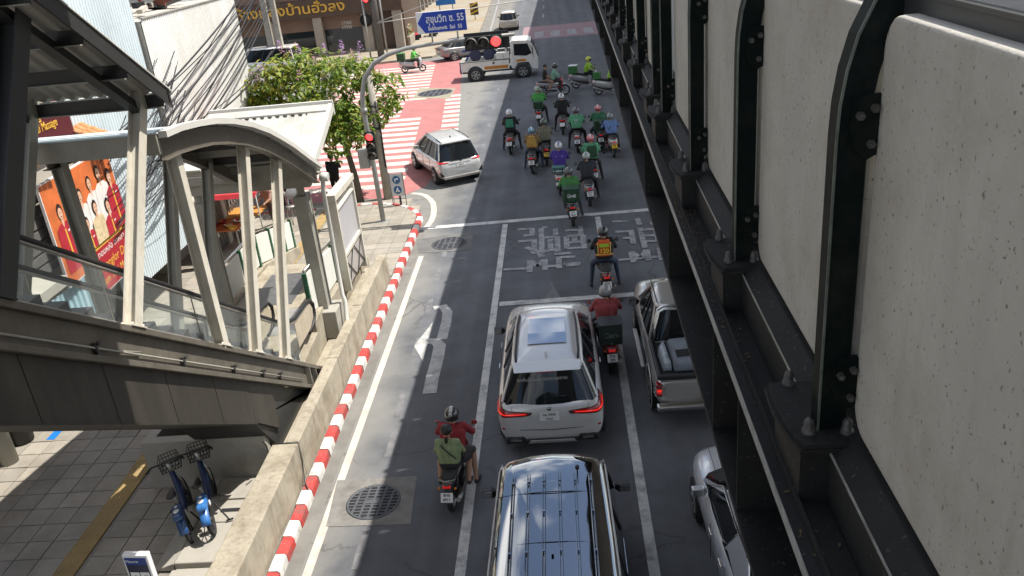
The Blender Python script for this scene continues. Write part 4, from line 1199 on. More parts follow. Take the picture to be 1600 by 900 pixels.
for s in (-1, 1):
    mb = MB(); mb.tube([(s * .57, .55, 1.735), (s * .585, .8, 1.765), (s * .575, 2.0, 1.77), (s * .55, 2.45, 1.74)], .022, 8); mb.build('roof_rail', M_trim, suv)
    # tail lamp: blade that wraps round the corner
    sb_ = suv.children[0]
    tl = wrap_patch(suv, sb_, 'tail_light', [(s * a, z) for a, z in ((22, .925), (24, .88), (41, .865), (52, .90), (60, .98), (60, 1.07), (50, 1.04), (40, .965), (31, .945))], M_red_lens, off=.012)
    wrap_patch(suv, sb_, 'lit_strip', [(s * a, z) for a, z in ((25, .915), (25.5, .90), (41, .892), (51, .925), (58, 1.0), (57.5, 1.03), (50, .965), (41, .915))], M_red_lamp, off=.020, parent=tl)
    wrap_patch(suv, sb_, 'lamp_surround', [(s * a, z) for a, z in ((19, .928), (21, .872), (41, .85), (53, .885), (62, .96), (62, 1.085), (50, 1.055), (40, .978), (31, .957))], M_trim, off=.007)
    mb = MB(); mb.prism([(s * .68, .60), (s * .90, .635), (s * .905, .60), (s * .68, .575)], .055, .15, 'xz'); mb.build('reflector', M_red_lens, suv)
    mb = MB(); mb.prism([(s * .52, .34), (s * .80, .36), (s * .78, .44), (s * .54, .42)], -.005, .08, 'xz'); mb.build('exhaust_tip', M_trim, suv, bevel=.01)
    mb = MB(); mb.prism([(s * .56, .355), (s * .765, .375), (s * .75, .425), (s * .575, .405)], -.012, -.006, 'xz'); mb.build('exhaust_rim', M_chrome, suv)
    seam_line(suv, [(s * 1.003, 1.15, .45), (s * 1.0, 1.2, 1.05)]); seam_line(suv, [(s * 1.0, 2.2, .40), (s * .997, 2.25, 1.04)])
    for y in (1.75, 2.65):
        mb = MB(); mb.bx(s * 1.0, s * 1.02, y, y + .18, .93, .955); mb.build('door_handle', P_suv, suv, bevel=.006)
    seam_line(suv, [(s * .70, .075, 1.05), (s * .68, .055, .75), (s * .62, .035, .58)], .008)
seam_line(suv, [(-.62, .035, .585), (0, .005, .57), (.62, .035, .585)], .01)
mb = MB(); mb.prism([(-.86, .30), (.86, .30), (.84, .42), (.52, .44), (.48, .37), (-.48, .37), (-.52, .44), (-.84, .42)], .012, .3, 'xz'); mb.build('bumper_valance', M_trim, suv, bevel=.02)
mb = MB(); mb.prism([(-.45, .29), (.45, .29), (.40, .355), (-.40, .355)], .0, .1, 'xz'); mb.build('skid_plate', M_alu, suv, bevel=.01)
number_plate(suv, -.02, .022, .845, 'ขน 3978\nกทม', .36, .16, .12)
mb = MB(); mb.lathe([(.038, 0), (.038, -.012), (.001, -.016)], (-.02, .045, 1.0), axis='y', n=16); mb.build('badge', M_trim, suv)
mb = MB(); mb.lathe([(.034, -.0125), (.030, -.0165), (.001, -.018)], (-.02, .045, 1.0), axis='y', n=16); mb.build('badge_face', M_chrome, suv)
mb = MB(); mb.box((-.02, .72, 1.80), (.05, .16, .05), top=(.5, .5)); mb.build('antenna_fin', P_suv, suv, bevel=.01)
mb = MB(); mb.tube([(0.0, .14, 1.17), (-.12, .17, 1.19), (.3, .16, 1.185)], .011, 5); mb.build('rear_wiper', M_trim, suv)
text('window_sticker', 'รถคันนี้ใช้บริการตรวจสภาพ', mat('sticker_print', (0.42, 0.42, 0.40), .6), suv, Matrix.Translation((-.1, .255, 1.50)) @ Matrix.Rotation(R(66), 4, 'X'), size=.085, depth=.002)

# ---------------- black van, close to the camera
P_black = paint('black_paint', (0.30, 0.305, 0.31), 1.0, 0.05)
P_black.node_tree.nodes['Principled BSDF'].inputs['Specular IOR Level'].default_value = 0.9
van = thing('van', 'glossy black van with a long ribbed roof reflecting the sky, behind the white SUV', 'van', (-.46, 5.75, 0))
mb = MB(); mb.loft([body_ring(*s) for s in [(0, .78, .35, .95, .01), (.08, .90, .28, 1.05, .01), (.5, .94, .25, 1.08, .01), (2.5, .95, .25, 1.08, .01), (4.3, .94, .25, 1.06, .02), (4.85, .92, .25, 1.0, .06), (5.2, .86, .28, .92, .05), (5.32, .70, .34, .80, .02)]], 0)
mb.build('body', P_black, van, subsurf=1)
van_roof = greenhouse(van, P_black, 1.04, 1.93, (.06, 5.02, .92, .88, .03, .20), (.16, 4.42, .77, .72, .03, .16), crown=.075, pillars=(5, 7, 8, 9, 10, 16, 17, 18, 19, 21), pw=.08)
for i in range(6):
    x = -.535 + i * .214
    q_ = abs(x) / .77; z = (1.93 + .075 * (.45 + .35 * (.9 - q_) / .25 if q_ > .65 else .8 + .2 * (.65 - q_) / .35)) + .006
    for dx in (-.016, .016):
        mb = MB(); mb.bar((x + dx, .3, z), (x + dx, 2.2, z + .016), .012, .028); mb.bar((x + dx, 2.2, z + .016), (x + dx, 3.95, z - .004), .012, .028); mb.build('roof_rib', P_black, van, bevel=.005)
    for y in (.9, 1.6, 2.35, 3.1, 3.75):
        mb = MB(); mb.bx(x - .02, x + .02, y, y + .03, z, z + .032); mb.build('rib_clip', P_black, van)
for y in (1.3, 2.55, 3.55):
    mb = MB(); mb.tube([(-.74 + .1 * k, y, 1.936 + .068 * (1 - ((-.74 + .1 * k) / .80) ** 2) + .004) for k in range(15)], .007, 5); mb.build('roof_seam', M_seam, van)
for s in (-1, 1):
    mb = MB(); mb.tube([(s * .80, .2, 1.90), (s * .795, 2.2, 1.925), (s * .76, 4.2, 1.885), (s * .74, 4.45, 1.83)], .016, 6); mb.build('drip_rail', M_chrome if False else M_alu, van)
    mirror(van, s * .90, 4.72, 1.14, s, M_trim)
    mb = MB(); mb.bx(s * .953, s * .965, 1.0, 4.0, .72, .76); mb.build('side_moulding', M_chrome, van)
    for y in (1.1, 4.35):
        wheel(van, s * .86, y, .34, .2, 6, M_rim, s)
mb = MB(); mb.cyl((.36, 4.12, 1.97), (.37, 3.95, 2.14), .012, .005, n=8); mb.cyl((.36, 4.12, 1.96), (.36, 4.12, 1.99), .03, n=10); mb.build('aerial', M_trim, van)
mb = MB(); mb.tube([(-.5, 5.0, 1.1), (0, 5.06, 1.12), (.5, 5.0, 1.1)], .012, 5); mb.build('wiper', M_trim, van)

# ---------------- grey pickup
P_pick = paint('grey_beige_paint', (0.44, 0.425, 0.395), 0.5, 0.3)
pk = make_car('pickup_truck', 'grey double cab pickup with grey bags in its bed, half under the walkway', 'pickup', (2.34, 13.62, 0), 0, P_pick, 5.2, 1.86,
    [(.05, .86, .45, .98, 0), (.10, .90, .42, 1.02, 0), (.5, .915, .40, 1.02, 0), (1.4, .92, .38, 1.02, 0), (1.75, .92, .36, 1.03, 0), (3.3, .92, .34, 1.05, .02), (3.8, .92, .34, 1.08, .05), (4.5, .90, .34, 1.04, .05), (4.95, .84, .36, .96, .04), (5.1, .66, .42, .82, .02)],
    1.05, 1.70, (1.66, 3.95, .82, .82, .03, .2), (1.92, 3.08, .66, .62, .03, .1), .95, 4.15, .37, mirror_y=3.45, mirror_m=M_trim, pillars=(5, 7, 8, 10, 16, 18, 19, 21))
mb = MB(); mb.bx(-.78, .78, .14, 1.58, 1.025, 1.032); mb.build('bed_floor', M_dark, pk)
mb = MB(); mb.bx(-.86, -.79, .12, 1.62, 1.02, 1.12); mb.bx(.79, .86, .12, 1.62, 1.02, 1.12); mb.bx(-.86, .86, .07, .15, 1.02, 1.12); mb.build('bed_rail', M_trim, pk, bevel=.02)
for y, sl in ((1.50, .10), (1.66, .08)):
    mb = MB(); mb.tube([(-.78, y - .05, 1.08), (-.74, y, 1.4), (-.64, y + sl, 1.70), (-.54, y + sl, 1.755), (.54, y + sl, 1.755), (.64, y + sl, 1.70), (.74, y, 1.4), (.78, y - .05, 1.08)], .032, 8); mb.build('roll_bar', M_chrome, pk)
for s in (-1, 1):
    mb = MB(); mb.bx(s * .90, s * .78, .045, .2, .70, .95); tl = mb.build('tail_light', M_red_lens, pk, bevel=.02)
    mb = MB(); mb.bx(s * .88, s * .79, .04, .05, .76, .86); mb.build('lit_lamp', M_red_lamp, tl)
    mb = MB()
    for k in range(4): mb.bx(s * .925, s * .77, .032, .24, .70 + .075 * k, .718 + .075 * k)
    mb.build('lamp_guard', M_chrome, tl)
    mb = MB(); mb.bx(s * .93, s * 1.02, 1.75, 3.5, .36, .40); mb.build('side_step', M_alu, pk, bevel=.015)
    mb = MB(); mb.bx(s * .62, s * .635, 1.95, 3.15, 1.735, 1.755); mb.build('roof_gutter', M_trim, pk)
    for y in (1.98, 2.85):
        mb = MB(); mb.bx(s * .925, s * .945, y, y + .16, .92, .95); mb.build('door_handle', M_chrome, pk)
    seam_line(pk, [(s * .924, 2.62, .45), (s * .922, 2.62, 1.03)]); seam_line(pk, [(s * .924, 1.72, .45), (s * .922, 1.72, 1.03)])
    mb = MB(); mb.lathe([(.46, s * .93), (.46, s * .945), (.39, s * .945), (.39, s * .93)], (0, .95, .40), axis='x', n=24); mb.build('arch_flare', P_pick, pk)
mb = MB(); mb.bx(-.9, .9, -.10, .06, .44, .56); mb.build('rear_bumper', M_chrome, pk, bevel=.04)
mb = MB(); mb.bx(-.72, .72, .035, .046, .62, .98); mb.build('tailgate', P_pick, pk, bevel=.01)
mb = MB(); mb.bx(.22, .34, .028, .034, .975, 1.0); mb.build('brake_light', M_red_lamp, pk)
number_plate(pk, .12, -.012, .66, '1กผ 2', .34, .15, .1)
text('model_lettering', 'M2', M_chrome, pk, Matrix.Translation((.15, .03, .84)) @ Matrix.Rotation(R(90), 4, 'X'), size=.1, depth=.004)
M_bag = mat('grey_bag', (0.16, 0.18, 0.21), .75, var=.2, vs=7, bump=.5, bs=18)
cb = thing('cargo_bag', 'grey cargo bag with orange lettering on a black band, lying in the pickup bed', 'bag', (2.34, 14.5, 1.033))
mb = MB(); mb.loft([[(-.52, -.58, .0), (.55, -.55, .0), (.53, -.52, .22), (-.48, -.54, .20)], [(-.56, -.1, 0), (.58, -.05, 0), (.55, -.02, .33), (-.50, -.06, .33)], [(-.58, .42, 0), (.55, .5, 0), (.52, .44, .26), (-.52, .38, .24)]], 0, smooth=False)
mb.build('bag', M_bag, cb, bevel=.05, seg=3)
Mx = Matrix.Translation((-.08, -.30, .292)) @ Matrix.Rotation(R(18), 4, 'X') @ Matrix.Rotation(R(4), 4, 'Z')
mb = MB(); mb.box((0, 0, 0), (.74, .17, .02)); o = mb.build('band', M_trim, cb, bevel=.005); o.matrix_basis = Mx
text('lettering', 'SPIDI', mat('orange_ink', (0.6, 0.09, 0.02), .6), cb, Mx @ Matrix.Translation((0.05, 0, .0115)), size=.16, depth=.001, bold=.004)
mb = MB(); mb.loft([[(-.72, -.5, 0), (-.54, -.5, 0), (-.56, -.46, .17), (-.68, -.48, .15)], [(-.76, .1, 0), (-.58, .05, 0), (-.60, .05, .26), (-.72, .1, .22)], [(-.70, .5, 0), (-.60, .55, 0), (-.60, .45, .2), (-.62, .4, .18)]], 0)
o = mb.build('plastic_sack', mat('clear_plastic_sack', (0.26, 0.29, 0.32), .25, var=.4, vs=12, bump=1.0, bs=14)); o.location = (2.34, 14.5, 1.033); o.modifiers.new('s', 'BEVEL').width = .04
tag(o, 'crumpled plastic sack beside the cargo bag in the pickup bed', 'sack')

# ---------------- silver saloon at the lower right
P_silv = paint('silver_white_paint', (0.66, 0.67, 0.70), 0.3, 0.25)
sd = make_car('saloon_car', 'silver white saloon car behind the grey pickup, partly under the walkway edge', 'car', (2.72, 7.62, 0), R(1.5), P_silv, 4.5, 1.8,
    [(.05, .72, .45, .78, 0), (.12, .85, .32, .95, .01), (.5, .885, .25, 1.0, .03), (1.2, .90, .22, 1.0, .02), (2.6, .895, .22, .98, .02), (3.1, .90, .22, .96, .06), (3.9, .89, .24, .87, .08), (4.25, .74, .27, .78, .05), (4.42, .52, .36, .68, .02)],
    .99, 1.43, (.35, 3.25, .79, .79, .05, .22), (.85, 2.35, .67, .64, .05, .12), .85, 3.5, .32, mirror_y=2.80, mirror_m=P_silv, crown=.05, pillars=(5, 10, 16, 21))
for s in (-1, 1):
    mb = MB(); mb.quad((s * .808, .42, .96), (s * .826, 1.62, .965), (s * .70, 1.35, 1.425), (s * .69, .98, 1.425)); mb.build('rear_pillar', P_silv, sd)
    mb = MB(); mb.tube([(s * .69, .95, 1.44), (s * .70, 1.6, 1.45), (s * .675, 2.3, 1.435)], .012, 5); mb.build('roof_gutter', M_trim, sd)
for s in (-1, 1):
    for y in (1.42, 2.06):
        mb = MB(); mb.bx(s * .895, s * .925, y, y + .17, .80, .825); mb.build('door_handle', M_chrome, sd, bevel=.006)
    seam_line(sd, [(s * .902, 1.35, .32), (s * .90, 1.30, .92)]); seam_line(sd, [(s * .90, 2.18, .3), (s * .898, 2.2, .92)]); seam_line(sd, [(s * .893, 3.02, .3), (s * .89, 3.08, .88)])
    mb = MB(); mb.tube([(s * .705, 1.38, 1.40), (s * .79, 1.58, 1.06), (s * .832, 1.75, .99), (s * .84, 2.4, .985), (s * .80, 3.0, 1.0), (s * .68, 2.4, 1.40), (s * .705, 1.45, 1.42)], .012, 5); mb.build('window_trim', M_chrome, sd)
for s in (-1, 1): seam_line(sd, [(s * .60, 3.3, 1.015), (s * .56, 4.1, .92)], .01)

# ---------------- white people carrier turning left
P_white = paint('white_paint', (0.50, 0.50, 0.49), 0.2, 0.3)
hx, hy = -.42, .9075
mp = make_car('people_carrier', 'white people carrier turning across the red crossing with its tail lights on', 'car', (-3.82, 30.75, 0), R(24.8), P_white, 4.45, 1.75,
    [(.02, .70, .40, .72, 0), (.07, .80, .30, .96, .01), (.17, .85, .25, 1.05, .01), (.6, .875, .24, 1.07, .01), (1.6, .875, .24, 1.04, .02), (3.0, .87, .24, 1.0, .02), (3.4, .86, .24, .99, .06), (4.0, .84, .25, .90, .05), (4.3, .74, .28, .80, .03), (4.43, .55, .36, .70, .02)],
    1.04, 1.62, (.16, 3.5, .79, .77, .06, .22), (.46, 2.5, .62, .57, .08, .12), .85, 3.6, .33, mirror_y=2.75, pillars=(5, 7, 8, 10, 16, 18, 19, 21), crown=.05)
for s in (-1, 1):
    tl = wrap_patch(mp, mp.children[0], 'tail_light', [(s * a, z) for a, z in ((26, .93), (42, .90), (58, .92), (62, 1.0), (50, 1.0), (40, .97), (27, .955))], M_red_lens, off=.010); wrap_patch(mp, mp.children[0], 'lit_strip', [(s * a, z) for a, z in ((30, .935), (46, .915), (57, .94), (57, .97), (46, .955))], M_red_lamp, off=.016, parent=tl)
    mb = MB(); mb.tube([(s * .56, .45, 1.655), (s * .565, 1.4, 1.69), (s * .54, 2.4, 1.665)], .016, 6); mb.build('roof_rail', M_trim, mp)
    mb = MB(); mb.prism([(s * .66, .45), (s * .82, .42), (s * .86, .62), (s * .83, .60)], .05, .12, 'xz'); mb.build('bumper_vent', M_trim, mp)
    for y in (1.55, 2.4):
        mb = MB(); mb.bx(s * .875, s * .90, y, y + .17, .88, .905); mb.build('door_handle', P_white, mp)
    seam_line(mp, [(s * .878, 1.28, .35), (s * .876, 1.28, .98)]); seam_line(mp, [(s * .876, 2.15, .32), (s * .874, 2.15, .96)]); seam_line(mp, [(s * .873, 2.98, .32), (s * .872, 3.0, .92)])
mb = MB(); mb.bx(-.55, .55, .33, .5, 1.60, 1.635); mb.build('spoiler', P_white, mp, bevel=.015)
mb = MB(); mb.bx(-.42, .42, .028, .05, .965, .985); mb.build('chrome_strip', M_chrome, mp)
mb = MB(); mb.bx(-.72, .72, -.005, .07, .32, .42); mb.build('bumper_lip', M_alu, mp, bevel=.02)
mb = MB(); mb.prism([(-.05, .945), (.05, .945), (.04, 1.0), (-.04, 1.0)], .02, .03, 'xz'); mb.build('badge', M_trim, mp)
number_plate(mp, 0, .035, .80, '1กข 4', .34, .12, .1)
mb = MB(); mb.box((0, 1.0, 1.70), (.05, .1, .04), top=(.5, .5)); mb.build('antenna_fin', M_trim, mp)

# ---------------- grey saloon, beige hatchback, white minivan: far cars
P_gsal = paint('grey_metallic_paint', (0.23, 0.22, 0.215), 0.5, 0.3)
gs = make_car('saloon_car', 'metallic grey saloon leaving the side street behind the tow truck', 'car', (-8.45, 62.1, 0), R(-64), P_gsal, 4.6, 1.8,
    [(.05, .72, .45, .80, 0), (.12, .85, .32, .94, .01), (.5, .885, .25, .99, .03), (1.2, .90, .22, .97, .02), (2.6, .895, .22, .93, .02), (3.2, .89, .22, .92, .05), (4.0, .87, .24, .84, .06), (4.45, .76, .27, .76, .04), (4.58, .55, .36, .66, .02)],
    .94, 1.42, (.48, 3.45, .78, .80, .05, .22), (1.1, 2.4, .56, .54, .05, .12), .95, 3.65, .32, mirror_y=2.9)
for s in (-1, 1):
    mb = MB(); mb.bx(s * .84, s * .45, .07, .14, .78, .90); mb.build('tail_light', M_red_lens, gs, bevel=.02)
number_plate(gs, 0, .045, .66, '')
P_beige = paint('beige_paint', (0.42, 0.37, 0.31), 0.3, 0.3)
hb = make_car('hatchback', 'small beige hatchback on the main road beyond the side street', 'car', (-3.85, 75.8, 0), R(2), P_beige, 3.8, 1.7,
    [(.03, .66, .42, .80, 0), (.08, .80, .30, .96, .01), (.2, .84, .25, 1.0, .01), (1.2, .85, .22, .98, .02), (2.5, .845, .22, .95, .02), (2.9, .84, .22, .95, .05), (3.4, .80, .24, .86, .05), (3.68, .70, .27, .76, .03), (3.78, .5, .36, .66, .02)],
    .98, 1.52, (.14, 3.0, .77, .75, .05, .2), (.40, 2.1, .60, .56, .05, .12), .75, 3.1, .31, mirror_y=2.35)
for s in (-1, 1):
    mb = MB(); mb.bx(s * .82, s * .62, .05, .14, .78, .98); mb.build('tail_light', M_clear, hb, bevel=.02)
number_plate(hb, 0, .04, .62, '')
mv = make_car('minivan', 'white minivan waiting in the side street behind the flowering tree', 'van', (-19.0, 63.6, 0), R(86), paint('white_van_paint', (0.72, 0.72, 0.70), 0.0, .35), 4.9, 1.85,
    [(.02, .80, .42, .9, 0), (.08, .90, .30, 1.05, .01), (.5, .92, .25, 1.1, .01), (2.5, .925, .25, 1.1, .01), (3.9, .92, .25, 1.08, .03), (4.5, .90, .26, 1.0, .05), (4.8, .84, .3, .9, .04), (4.9, .7, .36, .75, .02)],
    1.08, 1.92, (.06, 4.5, .88, .84, .03, .22), (.2, 3.7, .74, .70, .03, .15), .95, 3.95, .33, mirror_y=3.95)
mb = MB(); mb.bx(-.2, .2, 1.5, 2.4, 1.985, 1.995); mb.build('roof_vent', M_trim, mv)

# ---------------- recovery truck crossing the junction
P_twhite = mat('truck_white_paint', (0.62, 0.61, 0.57), .4, coat=.4, var=.05, vs=2, dirt=(.3, .27, .22), da=.35, ds=3)
tw_ = thing('tow_truck', 'white recovery truck with orange side strips crossing the junction', 'truck', (-3.55, 53.6, 0), R(-90))
# local: +y = forward; local -x side faces away, +x side faces the camera after the turn
def TB(mb, n, m, **k): return mb.build(n, m, tw_, **k)
mb = MB(); mb.bx(-.35, .35, -2.3, 2.2, .42, .60); TB(mb, 'chassis', M_trim)
mb = MB(); mb.prism([(2.45, .45), (2.48, 1.15), (2.30, 1.75), (2.02, 2.22), (1.0, 2.28), (.85, 2.2), (.82, .62), (1.1, .55), (1.2, .9), (1.9, .9), (2.05, .48)], -.98, .98, 'yz'); cab = TB(mb, 'cab', P_twhite, bevel=.05)
for s in (-1, 1):
    mb = MB(); mb.prism([(1.05, 1.38), (1.78, 1.30), (2.12, 1.42), (1.90, 2.02), (1.05, 2.06)], s * .985, s * .992, 'yz'); w_ = mb.build('side_window', M_carglass, cab)
    mb = MB(); mb.tube([(s * 1.0, 2.1, 1.9), (s * 1.22, 2.2, 1.86), (s * 1.22, 2.2, 1.2)], .015, 5); mb.box((s * 1.24, 2.18, 1.62), (.16, .05, .34)); mb.build('wing_mirror', M_trim, cab)
    mb = MB(); mb.bx(s * .983, s * .990, 1.15, 1.75, .98, 1.12); mb.build('orange_strip', M_orange, cab)
    mb = MB(); mb.bx(s * .95, s * 1.02, -2.3, .70, .62, 1.18); TB(mb, 'side_panel', P_twhite, bevel=.02)
    mb = MB(); mb.bx(s * 1.021, s * 1.026, -.85, .62, .68, .88); TB(mb, 'orange_strip', M_orange)
    mb = MB(); mb.bx(s * 1.0, s * 1.03, -2.32, .72, 1.185, 1.215); TB(mb, 'side_rail', M_trim)
    mb = MB(); mb.bx(s * 1.022, s * 1.03, -.32, -.20, .98, 1.1); TB(mb, 'filler_flap', M_trim)
    mb = MB(); mb.bx(s * .6, s * .98, -.05, .74, 1.22, 1.62); TB(mb, 'tool_box', P_twhite, bevel=.02)
    seam = MB(); seam.bx(s * .982, s * .986, .36, .375, 1.24, 1.6); TB(seam, 'tool_box_gap', M_seam)
    for y in (-1.42, 1.52):
        mb = MB(); mb.lathe([(.52, s * .6), (.52, s * 1.032), (.3, s * 1.03), (.01, s * .9)], (0, y, .42), axis='x', n=26); TB(mb, 'wheel_arch', M_trim)
        wheel(tw_, s * .95, y, .41, .26, 6, mat('steel_rim', (0.3, 0.3, 0.3), .5, .5), s)
mb = MB(); mb.prism([(2.47, 1.2), (2.30, 1.76), (2.06, 2.14), (2.1, 2.14), (2.34, 1.76), (2.51, 1.2)], -.9, .9, 'yz'); mb.build('windscreen', M_carglass, cab)
mb = MB(); mb.bx(-.95, .95, -2.35, .7, 1.17, 1.22); TB(mb, 'deck', M_steelg, bevel=.01)
mb = MB(); mb.bx(-.9, .9, .3, .8, 1.9, 2.0); mb.bx(-.85, -.75, .5, .6, 1.2, 1.9); mb.bx(.75, .85, .5, .6, 1.2, 1.9); TB(mb, 'gantry', P_twhite)
mb = MB(); mb.prism([(-1.6, 2.02), (.35, 2.12), (.35, 2.20), (-1.6, 2.10)], -.8, .8, 'yz'); TB(mb, 'grey_canopy', M_steelg)
mb = MB(); mb.tube([(.0, .3, 1.3), (0, -.7, 1.85), (0, -2.2, 1.75)], [.1, .09, .07], 8); TB(mb, 'boom', mat('blue_boom', (0.02, 0.045, 0.22), .5))
mb = MB(); mb.lathe([(.30, -.1), (.36, -.08), (.36, .08), (.30, .1), (.01, .1)], (.72, -1.35, 1.55), axis='x', n=20); mb.lathe([(.30, -.1), (.36, -.08), (.36, .08), (.30, .1), (.01, .1)], (.72, -.52, 1.55), axis='x', n=20); TB(mb, 'tow_dolly_wheel', mat('navy_rubber', (0.02, 0.025, 0.06), .6))
mb = MB(); mb.bar((.55, -2.0, 1.25), (.55, -1.4, 1.95), .12, .1); mb.bx(.2, .9, -2.38, -2.30, .5, 1.2); TB(mb, 'rear_lift', mat('blue_boom2', (0.02, 0.045, 0.22), .5))
for s in (-1, 1):
    mb = MB(); mb.bx(s * .75, s * .95, -2.40, -2.36, .62, .76); TB(mb, 'tail_light', M_red_lens)
for s in (1,):
    for wd_, yy_ in (('รถยกฉุกเฉิน', -.47), ('ตำรวจจราจร', .25)): text('side_lettering', wd_, M_ink, tw_, Matrix.Translation((1.0285, yy_, .78)) @ Matrix(((0, 0, 1, 0), (1, 0, 0, 0), (0, 1, 0, 0), (0, 0, 0, 1))), size=.15, depth=.001)
    text('side_lettering', 'ตำรวจ', M_ink, tw_, Matrix.Translation((.993, 1.45, 1.05)) @ Matrix(((0, 0, 1, 0), (1, 0, 0, 0), (0, 1, 0, 0), (0, 0, 0, 1))), size=.12, depth=.001)


# ================================================================== PEOPLE
from mathutils.bvhtree import BVHTree
M_skin = mat('skin', (0.36, 0.20, 0.125), 0.55)
M_hair = mat('black_hair', (0.012, 0.010, 0.009), 0.5)
M_shoe = mat('dark_shoe', (0.02, 0.02, 0.022), 0.6)
_cloth = {}
def cloth(col, nm='fabric'):
    k = tuple(col)
    if k not in _cloth:
        _cloth[k] = mat(nm, col, 0.85, var=0.16, vs=14, bump=0.35, bs=22)
    return _cloth[k]
# materials slots of a body: 0 shirt, 1 trousers, 2 skin, 3 shoe
def P_(d, k): return Vector(d[k])
POSES = {
 # name: joints. rider sits at y=0, heading +y, seat height .80
 'ride': dict(pel=(0, -.02, .90), chest=(0, .06, 1.22), neck=(0, .10, 1.40), head=(0, .13, 1.55), sh=(.19, .08, 1.36), el=(.31, .22, 1.12), ha=(.31, .46, 1.03), kn=(.20, .38, .78), an=(.17, .30, .36), toe=(.18, .48, .30)),
 'wait': dict(pel=(0, -.02, .90), chest=(0, .03, 1.22), neck=(0, .06, 1.41), head=(0, .09, 1.56), sh=(.19, .04, 1.37), el=(.30, .18, 1.12), ha=(.31, .44, 1.03), kn=(.30, .34, .62), an=(.37, .14, .12), toe=(.41, .33, .045)),
 'lean': dict(pel=(0, -.05, .90), chest=(0, .08, 1.20), neck=(0, .17, 1.36), head=(0, .24, 1.50), sh=(.20, .15, 1.33), el=(.34, .28, 1.10), ha=(.32, .48, 1.03), kn=(.28, .36, .64), an=(.33, .12, .12), toe=(.37, .31, .045)),
 'pillion': dict(pel=(0, 0, .94), chest=(0, .03, 1.25), neck=(0, .05, 1.43), head=(0, .08, 1.58), sh=(.18, .03, 1.39), el=(.27, .10, 1.14), ha=(.20, .30, 1.02), kn=(.28, .40, .80), an=(.28, .18, .40), toe=(.30, .36, .33)),
 'stand': dict(pel=(0, 0, .93), chest=(0, .0, 1.25), neck=(0, .01, 1.45), head=(0, .04, 1.60), sh=(.19, 0, 1.41), el=(.25, .08, 1.14), ha=(.14, .26, 1.30), kn=(.10, .03, .50), an=(.10, -.02, .09), toe=(.12, .16, .035)),
 'vendor': dict(pel=(0, 0, .92), chest=(0, .06, 1.22), neck=(0, .14, 1.40), head=(0, .22, 1.53), sh=(.18, .12, 1.36), el=(.23, .24, 1.12), ha=(.17, .46, 1.02), kn=(.10, .02, .48), an=(.10, -.04, .09), toe=(.11, .14, .035)),
}
